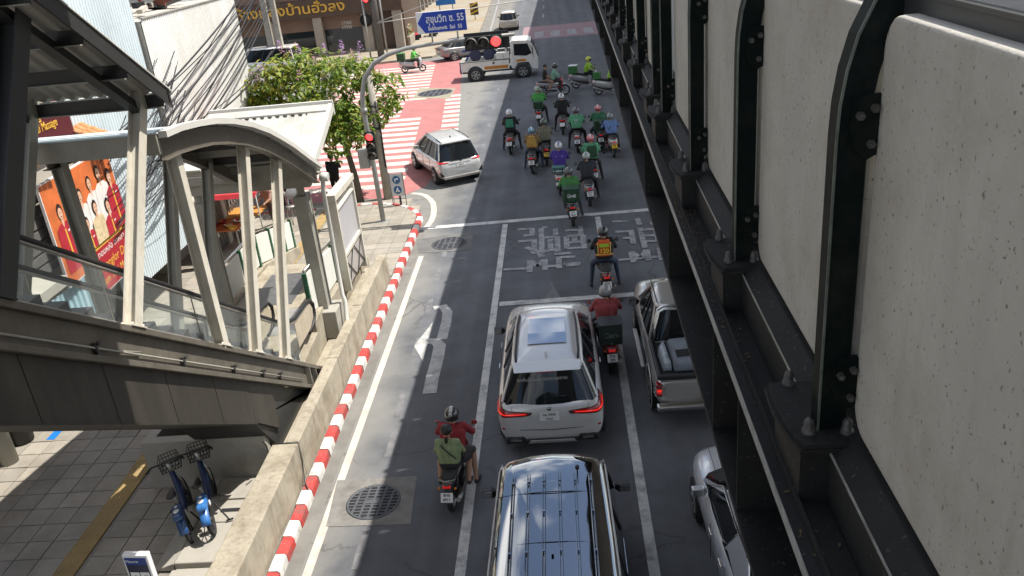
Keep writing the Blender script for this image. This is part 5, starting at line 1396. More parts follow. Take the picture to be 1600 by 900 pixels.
def body_mesh(pose, onefoot=0, shorts=False, short_sleeve=False, female=False, reach=None):
    d = {k: Vector(v) for k, v in POSES[pose].items()}
    caps = []          # (a, b, ra, rb, region)
    def cap(a, b, ra, rb, reg): caps.append((Vector(a), Vector(b), ra, rb, reg))
    k = .9 if female else 1.0
    pel, ch, nk, hd = d['pel'], d['chest'], d['neck'], d['head']
    for s in (-.55, 0, .55):
        cap(pel + Vector((s * .17, 0, 0)), pel + Vector((s * .15, .01, .10)), .125, .12, 1 if s else 1)
        cap(pel + Vector((s * .17, 0, .06)), ch + Vector((s * .22, 0, 0)), .132 * k, .138 * k, 0)
        cap(ch + Vector((s * .22, 0, 0)), ch.lerp(nk, .62) + Vector((s * .26, -.01, 0)), .136 * k, .092 * k, 0)
    cap(nk - Vector((0, .01, .06)), nk + Vector((0, .015, .08)), .06, .052, 2)
    cap(hd + Vector((0, -.012, .045)), hd + Vector((0, .0, .05)), .098, .095, 2)
    cap(hd + Vector((0, .02, -.055)), hd + Vector((0, .035, -.08)), .072, .05, 2)      # jaw, chin
    cap(hd + Vector((0, .10, .0)), hd + Vector((0, .108, -.02)), .012, .016, 2)          # nose
    cap(hd + Vector((-.03, .088, -.055)), hd + Vector((.03, .088, -.055)), .012, .012, 2)  # mouth
    for s in (-1, 1):
        cap(hd + Vector((s * .035, .088, .022)), hd + Vector((s * .037, .09, .022)), .014, .014, 2)   # brow and eye
        cap(hd + Vector((s * .098, -.005, .02)), hd + Vector((s * .10, -.01, -.02)), .018, .014, 2)   # ear
        S_ = lambda v: Vector((v.x * s, v.y, v.z))
        sh, el, ha, kn, an, toe = (S_(d[q]) for q in ('sh', 'el', 'ha', 'kn', 'an', 'toe'))
        if onefoot == s:
            kn, an, toe = (S_(Vector(POSES['ride'][q])) for q in ('kn', 'an', 'toe'))
        if reach and s == reach[0]:
            el, ha = Vector(reach[1]), Vector(reach[2])
        hip = pel + Vector((s * .10, .02, -.01))
        cap(nk + Vector((s * .05, 0, -.05)), sh, .06, .075 * k, 0)
        cap(sh, el, .078 * k, .060 * k, 0)
        cap(el, ha - (ha - el).normalized() * .05, .05 * k, .034, 2 if short_sleeve else 0)
        if short_sleeve: caps[-2] = (caps[-2][0], caps[-2][1], .058 * k, .045, 0)
        # hand: palm, four fingers closed round the grip, thumb beneath
        fw = (ha - el).normalized(); side = fw.cross(Vector((0, 0, 1))).normalized(); up = side.cross(fw)
        cap(ha - fw * .05, ha + fw * .01, .030, .036, 2)
        for q in range(4):
            o = ha + fw * .02 + side * (-.03 + .02 * q)
            L = (.036, .042, .040, .032)[q]
            cap(o, o + fw * L * .8 - up * .01, .0105, .010, 2)
            cap(o + fw * L * .8 - up * .01, o + fw * L * .6 - up * (.035), .010, .009, 2)
        cap(ha - fw * .02 - side * s * .03, ha + fw * .03 - side * s * .038 - up * .02, .013, .010, 2)
        cap(hip, kn, .105, .075, 1)
        cap(kn, kn.lerp(an, .35), .064, .062, 2 if shorts else 1)
        cap(kn.lerp(an, .35), an, .060, .042, 2 if shorts else 1)
        cap(an - Vector((0, .03, .03)), an + Vector((0, .03, -.03)), .045, .045, 3)
        cap(an + Vector((0, 0, -.04)), toe, .045, .036, 3)
    mb = MB()
    for a, b, ra, rb, reg in caps:
        if (b - a).length < .006: b = a + Vector((0, 0, .006))
        dd = (b - a).normalized()
        n = 12
        rings_p = []; rr = []
        for t in (-1, -.8, -.45): rings_p.append(a + dd * t * ra); rr.append(ra * math.sqrt(max(1 - t * t, .0004)))
        for t in (0, 1): rings_p.append(a.lerp(b, t)); rr.append(ra + (rb - ra) * t)
        for t in (.45, .8, 1): rings_p.append(b + dd * t * rb); rr.append(rb * math.sqrt(max(1 - t * t, .0004)))
        u = Vector((1, 0, 0)) if abs(dd.x) < .8 else Vector((0, 1, 0))
        e = dd.cross(u).normalized(); f = e.cross(dd)
        mb.loft([[p + e * (r * math.cos(2 * PI * i / n)) + f * (r * math.sin(2 * PI * i / n)) for i in range(n)] for p, r in zip(rings_p, rr)])
    me = mb.mesh('tmp')
    o = bpy.data.objects.new('tmp', me); C.objects.link(o)
    m = o.modifiers.new('r', 'REMESH'); m.mode = 'VOXEL'; m.voxel_size = .0135; m.use_smooth_shade = True
    sm = o.modifiers.new('s', 'SMOOTH'); sm.factor = .5; sm.iterations = 2
    dg = bpy.context.evaluated_depsgraph_get(); dg.update()
    res = bpy.data.meshes.new_from_object(o.evaluated_get(dg))
    bpy.data.objects.remove(o)
    res.name = 'person'
    # region of each face = nearest bone
    import numpy as np
    A = np.array([c[0] for c in caps]); B = np.array([c[1] for c in caps]); RA = np.array([c[2] for c in caps]); RB = np.array([c[3] for c in caps])
    reg = np.array([c[4] for c in caps])
    nf = len(res.polygons); ctr = np.empty(nf * 3); res.polygons.foreach_get('center', ctr); ctr = ctr.reshape(-1, 3)
    AB = B - A; L2 = (AB ** 2).sum(1) + 1e-9
    best = np.full(nf, 1e9); idx = np.zeros(nf, int)
    for j in range(len(caps)):
        t = np.clip(((ctr - A[j]) @ AB[j]) / L2[j], 0, 1)
        dist = np.linalg.norm(ctr - (A[j] + t[:, None] * AB[j]), axis=1) - (RA[j] + (RB[j] - RA[j]) * t)
        q = dist < best; best[q] = dist[q]; idx[q] = j
    rg = reg[idx]
    if short_sleeve:
        pass
    res.materials.clear()
    for m in (cloth((.1, .1, .1)), cloth((.1, .1, .1)), M_skin, M_shoe): res.materials.append(m)
    res.polygons.foreach_set('material_index', rg.astype('i'))
    res.update()
    return res
_bodies = {}
def body(pose, **kw):
    k = (pose, tuple(sorted(kw.items())))
    if k not in _bodies: _bodies[k] = body_mesh(pose, **kw)
    return _bodies[k]
def helmet_meshes():
    mb = MB()
    rings = []
    nu = 22
    for j in range(10):
        ph = .02 + (PI * .70) * j / 9
        ring = []
        for i in range(nu):
            a = 2 * PI * i / nu
            front = max(0, math.sin(a))
            p = ph * (1 - .30 * front ** 1.5 * (j / 9))
            ring.append((.135 * math.sin(p) * math.cos(a), .155 * math.sin(p) * math.sin(a) - .005, .145 * math.cos(p)))
        rings.append(ring)
    mb.loft(rings, 0, caps=False)
    shell = mb.mesh('helmet', [M_trim])
    mb = MB()
    vs = []
    for j in range(5):
        for i in range(13):
            a = R(20 + 140 * i / 12); ph = PI * (.40 + .26 * j / 4)
            vs.append((.140 * math.sin(ph) * math.cos(a), .164 * math.sin(ph) * math.sin(a) - .002, .150 * math.cos(ph)))
    mb.add(vs, [(j * 13 + i, j * 13 + i + 1, (j + 1) * 13 + i + 1, (j + 1) * 13 + i) for j in range(4) for i in range(12)], 0, True)
    visor = mb.mesh('visor', M_carglass)
    mb = MB()
    vs = []
    for i in range(15):
        ph = PI * (-.33 + .78 * i / 14)
        for x in (-.03, .03):
            r = .149
            vs.append((x, -math.sin(ph) * .158, math.cos(ph) * .148))
    mb.add(vs, [(2 * i, 2 * i + 1, 2 * i + 3, 2 * i + 2) for i in range(14)], 0, True)
    stripe = mb.mesh('stripe', M_trim)
    mb = MB(); mb.tube([(.125 * math.cos(R(a)), .145 * math.sin(R(a)) - .005, -.055 - (.03 if a > 180 else 0)) for a in range(180, 361, 20)], .012, 6)
    rim = mb.mesh('helmet_rim', M_trim)
    return shell, visor, stripe, rim
HM = helmet_meshes()
def helmet(root, pose, col, stripe=None, turn=0.0):
    hd = Vector(POSES[pose]['head'])
    m = _cloth.setdefault(('helmet', tuple(col)), paint('helmet_paint', col, 0, .35))
    o = piece('helmet', HM[0], root, (hd.x, hd.y - .005, hd.z + .035), (R(-6), 0, turn))
    o.material_slots[0].link = 'OBJECT'; o.material_slots[0].material = m
    piece('visor', HM[1], o); piece('helmet_rim', HM[3], o)
    if stripe:
        s = piece('stripe', HM[2], o)
        s.material_slots[0].link = 'OBJECT'; s.material_slots[0].material = _cloth.setdefault(('helmet', tuple(stripe)), paint('helmet_stripe', stripe, 0, .35))
    return o
def person(label, loc, rz, pose, shirt, trousers, group=None, helm=None, stripe=None, shoe=None, skin=None, cat='person', scale=1.0, turn=0.0, **kw):
    me = body(pose, **kw)
    o = bpy.data.objects.new('person', me); C.objects.link(o)
    o.location = loc; o.rotation_euler = (0, 0, rz); o.scale = (scale,) * 3
    for i, m in enumerate((cloth(shirt), cloth(trousers), skin or M_skin, shoe or M_shoe)):
        o.material_slots[i].link = 'OBJECT'; o.material_slots[i].material = m
    tag(o, label, cat, group)
    hd = Vector(POSES[pose]['head'])
    if helm: helmet(o, pose, helm, stripe, turn)
    else:
        mb = MB()
        rings = []
        for j in range(8):
            ph = .02 + PI * .62 * j / 7
            rings.append([(.112 * math.sin(ph * (1 - .34 * max(0, math.sin(a)) * j / 7)) * math.cos(a), .118 * math.sin(ph * (1 - .34 * max(0, math.sin(a)) * j / 7)) * math.sin(a), .112 * math.cos(ph * (1 - .34 * max(0, math.sin(a)) * j / 7))) for a in [2 * PI * i / 18 for i in range(18)]])
        mb.loft(rings, 0, caps=False)
        h = mb.build('hair', M_hair, o); h.location = hd + Vector((0, -.015, .052))
    return o

# ================================================================== MOTORBIKES
M_chassis = mat('bike_black_plastic', (0.02, 0.02, 0.022), .45)
M_seat = mat('bike_seat', (0.018, 0.018, 0.018), .7)
M_exh = mat('exhaust_metal', (0.25, 0.24, 0.23), .35, .9)
M_bike_lamp = mat('bike_tail_lamp', (0.40, 0.01, 0.01), 0.2, emit=(1.0, 0.03, 0.02), es=0.16, coat=1.0)
M_amber = mat('amber_lens', (0.55, .16, .01), .3)
def bike_meshes(kind):
    g = {}
    big = kind == 'scooter'
    wr = .25 if big else .285
    wb = (-.60, .64)                                  # axles
    mb = MB(); mb.lathe([(wr * .72, -.05), (wr * .9, -.055), (wr, -.03), (wr, .03), (wr * .9, .055), (wr * .72, .05), (wr * .7, 0), (wr * .72, -.05)], axis='x', n=24); g['tyre'] = mb.mesh('tyre', M_tyre)
    mb = MB()
    mb.lathe([(wr * .74, -.035), (wr * .74, .035), (wr * .68, .03), (wr * .68, -.03), (wr * .74, -.035)], axis='x', n=24)
    for k in range(5):
        a = 2 * PI * k / 5; mb.bar((0, 0, 0), (0, math.cos(a) * wr * .7, math.sin(a) * wr * .7), .03, .022, up=(1, 0, 0))
    mb.cyl((-.06, 0, 0), (.06, 0, 0), .045, n=10); g['rim'] = mb.mesh('rim', M_rim)
    # tail fairing
    mb = MB()
    def ring(y, w, z0, z1): return [(-w * .55, y, z0), (w * .55, y, z0), (w, y, z0 + (z1 - z0) * .4), (w * .95, y, z1 - .03), (w * .7, y, z1), (-w * .7, y, z1), (-w * .95, y, z1 - .03), (-w, y, z0 + (z1 - z0) * .4)]
    if big:
        mb.loft([ring(-.93, .05, .66, .72), ring(-.88, .11, .55, .77), ring(-.6, .17, .40, .78), ring(-.3, .18, .36, .74), ring(0.0, .15, .34, .70), ring(.12, .13, .30, .58)])
    else:
        mb.loft([ring(-.90, .04, .70, .76), ring(-.84, .09, .62, .79), ring(-.5, .12, .52, .78), ring(-.1, .12, .46, .74), ring(.15, .10, .42, .64), ring(.35, .08, .50, .66)])
    g['tail_fairing'] = mb.mesh('tail_fairing', M_chassis)
    mb = MB(); mb.loft([ring(-.80, .08, .78, .81), ring(-.72, .135, .765, .845), ring(-.35, .15, .745, .845), ring(-.05, .14, .72, .80), ring(.14, .09, .68, .745)]); g['seat'] = mb.mesh('seat', M_seat)
    # front fairing / leg shield
    mb = MB()
    if big:
        mb.loft([[(-.17, .14, .30), (.17, .14, .30), (.17, .14, .26), (-.17, .14, .26)], [(-.19, .38, .32), (.19, .38, .32), (.19, .38, .26), (-.19, .38, .26)], [(-.21, .50, .46), (.21, .50, .46), (.17, .60, .40), (-.17, .60, .40)], [(-.22, .48, .80), (.22, .48, .80), (.14, .66, .76), (-.14, .66, .76)], [(-.17, .42, 1.0), (.17, .42, 1.0), (.10, .56, .99), (-.10, .56, .99)], [(-.10, .40, 1.05), (.10, .40, 1.05), (.06, .5, 1.05), (-.06, .5, 1.05)]], smooth=True)
    else:
        mb.loft([[(-.10, .22, .52), (.10, .22, .52), (.10, .26, .40), (-.10, .26, .40)], [(-.20, .40, .50), (.20, .40, .50), (.16, .50, .42), (-.16, .50, .42)], [(-.20, .42, .78), (.20, .42, .78), (.12, .56, .76), (-.12, .56, .76)], [(-.13, .38, .98), (.13, .38, .98), (.09, .53, .97), (-.09, .53, .97)], [(-.08, .38, 1.05), (.08, .38, 1.05), (.05, .48, 1.05), (-.05, .48, 1.05)]], smooth=True)
    g['front_fairing'] = mb.mesh('front_fairing', M_chassis)
    mb = MB(); mb.loft([[(-.07, .64 + math.cos(R(a)) * (wr + .03), wr + math.sin(R(a)) * (wr + .03)), (.07, .64 + math.cos(R(a)) * (wr + .03), wr + math.sin(R(a)) * (wr + .03)), (.06, .64 + math.cos(R(a)) * (wr + .045), wr + math.sin(R(a)) * (wr + .045)), (-.06, .64 + math.cos(R(a)) * (wr + .045), wr + math.sin(R(a)) * (wr + .045))] for a in range(20, 161, 20)]); g['front_mudguard'] = mb.mesh('front_mudguard', M_chassis)
    for s in (-1, 1):
        g['fork.%d' % s] = MB().tube([(s * .06, .64, wr), (s * .06, .50, .70)], .02, 6).mesh('fork', M_chassis)
        g['shock_absorber.%d' % s] = MB().tube([(s * .09, -.60, wr), (s * .11, -.45, .62)], .025, 6).mesh('shock_absorber', M_chassis)
    g['swing_arm'] = MB().bx(-.12, .10, -.62, .05, wr - .04, wr + .09).mesh('swing_arm', M_chassis)
    g['engine'] = MB().bx(-.13, .13, -.25, .20, .24, .36).mesh('engine', M_chassis)
    mb = MB(); mb.tube([(.16, .0, .24), (.17, -.3, .26), (.175, -.55, .33), (.18, -.88, .42)], [.025, .045, .055, .045], 10); g['exhaust'] = mb.mesh('exhaust', M_exh)
    mb = MB(); mb.tube([(-.34, .42, 1.03), (-.22, .46, 1.04), (0, .47, 1.02), (.22, .46, 1.04), (.34, .42, 1.03)], .014, 6); mb.cyl((-.36, .415, 1.03), (-.25, .452, 1.038), .021, n=8); mb.cyl((.36, .415, 1.03), (.25, .452, 1.038), .021, n=8)
    mb.bx(-.10, .10, .40, .54, .99, 1.07)
    g['handlebar'] = mb.mesh('handlebar', M_chassis)
    for s in (-1, 1):
        mb = MB()
        mb.tube([(s * .24, .46, 1.04), (s * .28, .48, 1.14), (s * .34, .46, 1.20)], .008, 5)
        mb.lathe([(.01, .012), (.055, .01), (.06, 0), (.055, -.012), (.01, -.014)], (s * .36, .46, 1.21), axis='y', n=12)
        g['mirror.%d' % s] = mb.mesh('mirror', M_chassis)
        g['mirror_glass.%d' % s] = MB().lathe([(.05, -.016), (.001, -.0165)], (s * .36, .46, 1.21), axis='y', n=12).mesh('mirror_glass', M_chrome)
    mb = MB(); mb.box((0, -.92 if big else -.885, .70 if big else .715), (.14, .05, .045)); g['tail_lamp'] = mb.mesh('tail_lamp', M_bike_lamp)
    for s in (-1, 1): g['indicator.%d' % s] = MB().sphere((s * .15, -.86, .66), .028, 8, 6).mesh('indicator', M_amber)
    mb = MB(); mb.bar((0, -.80, .62), (0, -.98, .40), .14, .02, up=(0, 1, 0)); g['rear_mudguard'] = mb.mesh('rear_mudguard', M_chassis)
    mb = MB(); mb.sphere((0, .60 if big else .55, .84 if big else .9), (.09, .05, .07), 10, 6); g['headlamp'] = mb.mesh('headlamp', M_clear)
    mb = MB(); mb.tube([(-.13, -.62, .78), (-.15, -.85, .84), (0, -.93, .86), (.15, -.85, .84), (.13, -.62, .78)], .014, 6); g['grab_rail'] = mb.mesh('grab_rail', M_exh)
    return g, wr
BK = {k: bike_meshes(k) for k in ('scooter', 'moped')}
def setm(o, m):
    o.material_slots[0].link = 'OBJECT'; o.material_slots[0].material = m
    return o
_paints = {}
def pcol(col):
    k = tuple(col)
    if k not in _paints: _paints[k] = paint('bike_paint', col, .15, .3)
    return _paints[k]
def motorbike(label, loc, rz, kind='moped', col=(.02, .02, .022), col2=None, plate='1กท\n4571', ptype=None, lit=True, group='motorbikes waiting at the lights', roll=0.0, scale=1.0):
    t = thing('motorbike', label, 'motorbike', loc, rz, group)
    t.rotation_euler = (0, roll, rz); t.scale = (scale,) * 3
    g, wr = BK[kind]
    for nm, m in g.items():
        if nm in ('tyre', 'rim'): continue
        o = piece(nm.split('.')[0], m, t)
        if nm in ('tail_fairing', 'front_mudguard'): setm(o, pcol(col))
        if nm == 'front_fairing': setm(o, pcol(col2 or col))
        if nm == 'tail_lamp' and not lit: setm(o, M_red_lens)
    for y in (-.60, .64):
        w = bpy.data.objects.new('wheel', None); C.objects.link(w); w.parent = t; w.location = (0, y, wr); w.empty_display_size = .1
        piece('tyre', g['tyre'], w); piece('rim', g['rim'], w)
    mb = MB(); mb.box((0, 0, 0), (.22, .17, .008))
    if 'plate' not in _paints: _paints['plate'] = mb.mesh('number_plate', M_plate)
    o = piece('number_plate', _paints['plate'], t, Matrix.Translation((0, -.985, .55)) @ Matrix.Rotation(R(58), 4, 'X'))
    if ptype: setm(o, ptype)
    if plate and plate not in _paints:
        _paints[plate] = []
        for i, ln in enumerate(plate.split('\n')):
            q = text('plate_text', ln, M_ink, o, Matrix.Translation((0, (.042, -.04)[i], .005)), size=.075, depth=.001, bold=.002)
    elif plate:
        for i, ln in enumerate(plate.split('\n')):
            text('plate_text', ln, M_ink, o, Matrix.Translation((0, (.042, -.04)[i], .005)), size=.075, depth=.001, bold=.002)
    return t
def cargo_box(t, y, z, w, d, h, m, lid=None, lettering=None, lm=None, strap=True):
    mb = MB(); mb.box((0, y, z + h / 2), (w, d, h), top=(1.04, 1.04)); o = mb.build('delivery_box', m, t, bevel=.03)
    mb = MB(); mb.box((0, y, z + h + .012), (w * 1.07, d * 1.07, .03)); mb.build('box_lid', lid or m, o, bevel=.012)
    for s in (-1, 1): MB().bx(s * w * .3 - .015, s * w * .3 + .015, y - d * .53, y - d * .525, z + .02, z + h).build('strap', M_trim, o)
    if lettering:
        text('box_lettering', lettering, lm or M_plate, o, Matrix.Translation((0, y - d * .512 - .004, z + h * .52)) @ Matrix.Rotation(R(90), 4, 'X'), size=h * .36, depth=.001, bold=.004)
    return o

G_bike = 'motorbikes waiting at the lights'
G_rider = 'riders waiting on motorbikes'
GREEN = (0.03, 0.20, 0.075); DGREEN = (0.018, 0.075, 0.035); LGREEN = (0.10, 0.33, 0.18); BLACK = (0.012, 0.012, 0.014); DENIM = (0.03, 0.045, 0.075); GREYT = (0.05, 0.05, 0.055)
M_boxg = mat('green_box_fabric', (0.012, 0.055, 0.022), .7, var=.2, vs=9, bump=.3, bs=20)
M_boxdg = mat('dark_box_fabric', (0.012, 0.022, 0.016), .7, var=.2, vs=9, bump=.3, bs=20)
M_boxlg = mat('bright_green_fabric', (0.035, 0.15, 0.04), .7, var=.2, vs=9)
M_teal = mat('teal_crate', (0.05, 0.14, 0.13), .6, var=.2, vs=9)
def back_print(p, pose, y, z, w, txt, m, size, tilt=0.0):
    return text('back_print', txt, m, p, Matrix.Translation((0, y, z)) @ Matrix.Rotation(R(90 - tilt), 4, 'X'), size=size, depth=.002, bold=.002)
M_wprint = mat('white_print', (0.6, 0.62, 0.6), .7)
def backpack(p, pose, m, w=.30, d=.16, h=.40, z=1.02, y=-.17, shape=1.0):
    mb = MB(); mb.box((0, 0, 0), (w, d, h), top=(.82 * shape, .8))
    o = mb.build('backpack', m, p, bevel=.05, seg=3); o.matrix_basis = Matrix.Translation((0, y, z + h / 2)) @ Matrix.Rotation(R(-7), 4, 'X')
    return o
def sling(p, pose, m, a, b, off=.005):
    mb = MB()
    pel, ch, nk = (Vector(POSES[pose][k]) for k in ('pel', 'chest', 'neck'))
    pts = []
    for i in range(9):
        t = i / 8; x = a + (b - a) * t; z = nk.z - .06 - (nk.z - pel.z - .22) * t
        yb = nk.y + (pel.y - nk.y) * t - .128 + .05 * (abs(x) / .2) ** 2 - off
        pts.append((x, yb, z))
    mb.tube(pts, .012, 5); return mb.build('bag_strap', m, p)
def sit(bike_loc, rz, dy=-.12):
    return (bike_loc[0] - math.sin(rz) * dy, bike_loc[1] + math.cos(rz) * dy, bike_loc[2])

# 1: pair on a bike beside the SUV (nearest)
L = (-2.24, 12.13, 0)
b = motorbike('dark motorbike with a red front and two people on it, beside the white SUV', L, R(-4), 'moped', (0.03, .03, .032), (.30, .015, .02), '8กช\n4911', scale=.92)
for c_ in [c for c in b.children if c.name.startswith('mirror') and 'glass' not in c.name]: setm(c_, pcol((.35, .02, .03)))
p = person('person in a red jacket and black helmet steering the motorbike beside the white SUV', sit(L, 0, .02), R(-4), 'lean', (0.22, .016, .022), (.05, .045, .045), G_rider, (0.015, .015, .017), (.35, .33, .3), shorts=True, scale=.92)
p = person('person in a pale green T-shirt with tied hair riding behind the driver in red', (L[0] - .02, L[1] - .40, .0), R(-4), 'pillion', (0.20, .25, .125), (.02, .02, .022), G_rider, None, shorts=True, short_sleeve=True, female=True, scale=.90)
sling(p, 'pillion', M_trim, -.12, .15)
mb = MB(); mb.sphere((0, -.055, 1.50), (.035, .04, .10), 8, 6); mb.build('tied_hair', M_hair, p)
mb = MB(); mb.lathe([(.02, 0), (.034, .006), (.034, .03), (.02, .036)], (0, -.06, 1.56), n=10); mb.build('hair_tie', pcol((.4, .03, .03)), p)
mb = MB(); mb.box((.22, .10, 1.02), (.10, .16, .16)); mb.build('hip_bag', M_trim, p, bevel=.03)
# 2: red jacket rider with black top box
L = (.72, 16.50, 0)
b = motorbike('scooter with a tall black delivery box between the white SUV and the pickup', L, R(2), 'scooter', (.30, .05, .05), (.30, .05, .05), '2กจ\n305')
cargo_box(b, -.72, .82, .46, .42, .46, M_boxdg, M_trim, 'Care', mat('dim_print', (.10, .14, .11), .7))
person('person in a coral red jacket and grey helmet in front of a black delivery box', sit(L, 0, .05), R(2), 'ride', (.30, .055, .055), BLACK, G_rider, (.22, .22, .22))
# 3: orange vest 120
L = (.90, 20.25, 0)
b = motorbike('red motorbike of the taxi rider alone behind the stop line', L, 0, 'moped', (.22, .02, .02), (.03, .03, .03), '1กษ\n2043')
p = person('motorbike taxi rider in an orange vest numbered 120', sit(L, 0, 0), 0, 'wait', BLACK, DENIM, G_rider, (0.02, .02, .022), shoe=M_shoe)
def vest(p, pose, m, z0=1.0, z1=1.42):
    rings = []
    pel, ch, nk = (Vector(POSES[pose][k]) for k in ('pel', 'chest', 'neck'))
    for i in range(8):
        t = i / 7; z = z0 + (z1 - z0) * t
        f = min(max((z - pel.z) / (nk.z - pel.z), 0), 1)
        cy = pel.y + (nk.y - pel.y) * f
        w = .235 if t < .75 else .235 - (t - .75) * .35; dd = .148 if t < .7 else .148 - (t - .7) * .12
        rings.append([(w * abs(math.cos(a)) ** .7 * (1 if math.cos(a) > 0 else -1), cy + dd * math.sin(a) * 1.05, z) for a in [2 * PI * k / 24 for k in range(24)]])
    mb = MB(); mb.loft(rings, 0, caps=False); return mb.build('vest', m, p)
v = vest(p, 'wait', mat('orange_vest', (.55, .085, .012), .7, var=.1, vs=10))
mb = MB(); mb.bx(-.12, .12, -.148, -.135, 1.24, 1.33); o = mb.build('vest_patch', mat('lime_patch', (.35, .55, .04), .6), v)
text('vest_number', '120', mat('yellow_print', (.75, .55, .05), .6), v, Matrix.Translation((0, -.158, 1.14)) @ Matrix.Rotation(R(90), 4, 'X'), size=.16, depth=.003, bold=.006)
mb = MB()
for x in (-.16, .16): mb.bx(x - .012, x + .012, -.15, -.12, 1.02, 1.36)
mb.bx(-.21, .21, -.16, -.13, 1.035, 1.055); mb.build('reflective_band', mat('reflective', (.6, .5, .12), .5), v)
# 4: green box rider at the stop line
L = (.16, 25.85, 0)
b = motorbike('motorbike with a green delivery box lettered in white, its wheel on the stop line', L, R(3), 'moped', (.02, .02, .022), (.02, .02, .02), '3กอ\n8842')
person('person in a green jacket and dark helmet in front of the lettered green box', sit(L, 0, .08), R(3), 'wait', (.05, .19, .05), GREYT, G_rider, (.06, .07, .075), onefoot=-1, turn=R(8))
cargo_box(b, -.55, .84, .50, .42, .42, M_boxg, M_boxg, 'Grab', M_wprint)
# 5: big scooter, dark down jacket
L = (.80, 27.70, 0)
b = motorbike('large silver scooter with a red and blue tail stripe', L, R(2), 'scooter', (.20, .20, .21), (.22, .22, .23), '5กบ\n711')
mb = MB(); mb.bx(-.05, -.015, -.945, -.90, .55, .76); mb.build('red_stripe', pcol((.35, .02, .03)), b); mb = MB(); mb.bx(.015, .05, -.945, -.90, .55, .76); mb.build('blue_stripe', pcol((.02, .04, .3)), b)
person('person in a dark quilted jacket and pale grey helmet on the large silver scooter', sit(L, 0, 0), R(2), 'wait', (.025, .028, .036), BLACK, G_rider, (.36, .40, .39), stripe=(.12, .2, .18), turn=R(-10), scale=0.98)
# 6: purple jacket with teal crate
L = (-.12, 29.20, 0)
b = motorbike('white and red scooter carrying a teal crate', L, R(-3), 'scooter', (.45, .45, .45), (.35, .05, .04), '9กถ\n166')
cargo_box(b, -.66, .83, .44, .34, .20, M_teal, M_teal, 'SOMBOON', M_wprint)
p = person('person in a purple jacket with white shoulder stripes and a white helmet', sit(L, 0, .05), R(-3), 'wait', (.055, .03, .24), BLACK, G_rider, (.6, .6, .62), stripe=(.03, .04, .2), onefoot=-1, turn=R(2))
for s in (-1, 1):
    mb = MB(); mb.tube([(s * .16, -.075, 1.10), (s * .13, -.10, 1.18), (s * .10, -.10, 1.26)], .010, 5); mb.build('jacket_stripe', M_wprint, p)
# 7: green backpack box
L = (1.05, 29.80, 0)
b = motorbike('black motorbike under a rider with a square green backpack', L, R(3), 'moped', (.03, .03, .035), (.1, .1, .1), '4กพ\n92')
p = person('person with a square dark green backpack and a red and white helmet', sit(L, 0, 0), R(3), 'wait', LGREEN, BLACK, G_rider, (.55, .12, .14), stripe=(.6, .6, .6), turn=R(-4), scale=1.02)
backpack(p, 'wait', M_boxg, .38, .26, .40, 1.0, -.26, 1.15)
# 8: blue shirt, yellow plate
L = (2.02, 33.50, 0)
b = motorbike('white scooter with a yellow number plate beside the walkway girder', L, R(3), 'scooter', (.5, .5, .5), (.3, .05, .05), '7กฉ\n33', M_plate_y)
p = person('person in a light blue shirt and grey helmet on the scooter with a yellow plate', sit(L, 0, 0), R(3), 'lean', (.12, .20, .40), BLACK, G_rider, (.18, .2, .2), turn=R(-1), scale=0.96, short_sleeve=False)
sling(p, 'lean', M_trim, .10, -.14)
# 9: dark green box
L = (1.60, 34.70, 0)
b = motorbike('motorbike with a plain dark green top box under a red and white helmet', L, R(1), 'moped', (.05, .05, .055), (.05, .05, .05), '6กญ\n507')
person('person in dark green with a red crowned helmet, behind a plain green box', sit(L, 0, .08), R(1), 'wait', (.03, .13, .07), GREYT, G_rider, (.5, .08, .1), stripe=(.6, .6, .6), onefoot=1, turn=R(-7))
cargo_box(b, -.55, .84, .46, .40, .40, M_boxg, M_boxg)
# 10: light green jacket
L = (.68, 34.70, 0)
b = motorbike('white motorbike under a rider in a pale green jacket with a white emblem', L, R(-2), 'moped', (.4, .4, .4), (.3, .04, .04), '1กฎ\n808')
p = person('person in a pale green jacket with a white emblem on the back', sit(L, 0, 0), R(-2), 'wait', LGREEN, BLACK, G_rider, (.08, .07, .08), turn=R(5), scale=1.00)
back_print(p, 'wait', -.135, 1.24, .2, 'Bolt', M_wprint, .10)
mb = MB(); mb.lathe([(.05, -.138), (.062, -.136), (.062, -.13)], (0, 0, 1.12), axis='y', n=14); mb.build('emblem', M_wprint, p)
# 11: black clothes white helmet
L = (.13, 37.90, 0)
b = motorbike('black motorbike under a rider all in black at the front of the queue', L, R(-2), 'moped', (.02, .02, .022), (.2, .02, .02), None)
person('person all in black with a white helmet', sit(L, 0, 0), R(-2), 'wait', BLACK, BLACK, G_rider, (.65, .65, .65), (.05, .05, .05))
# 12: tan backpack
L = (-1.14, 32.10, 0)
b = motorbike('black scooter under a rider with a tan backpack', L, R(-3), 'scooter', (.03, .03, .035), (.03, .03, .035), '2กร\n640')
p = person('person with a round tan backpack and a patterned blue helmet', sit(L, 0, 0), R(-3), 'wait', (.22, .14, .05), DENIM, G_rider, (.08, .22, .32), stripe=(.5, .55, .6), turn=R(11), scale=0.96)
backpack(p, 'wait', mat('tan_canvas', (.38, .22, .045), .8, var=.15, vs=8), .42, .2, .46, .98, -.19, .8); sling(p, 'wait', M_trim, .16, -.12, .16)
# 13: olive shirt
L = (-.66, 33.10, 0)
b = motorbike('motorbike with a yellow plate and a lit orange tail lamp', L, R(3), 'moped', (.1, .02, .02), (.05, .05, .05), '8กห\n12', M_plate_y)
person('person in an olive grey T-shirt with a dark green helmet', sit(L, 0, 0), R(3), 'wait', (.16, .15, .105), BLACK, G_rider, (.05, .07, .05), onefoot=1, turn=R(-19), short_sleeve=True)
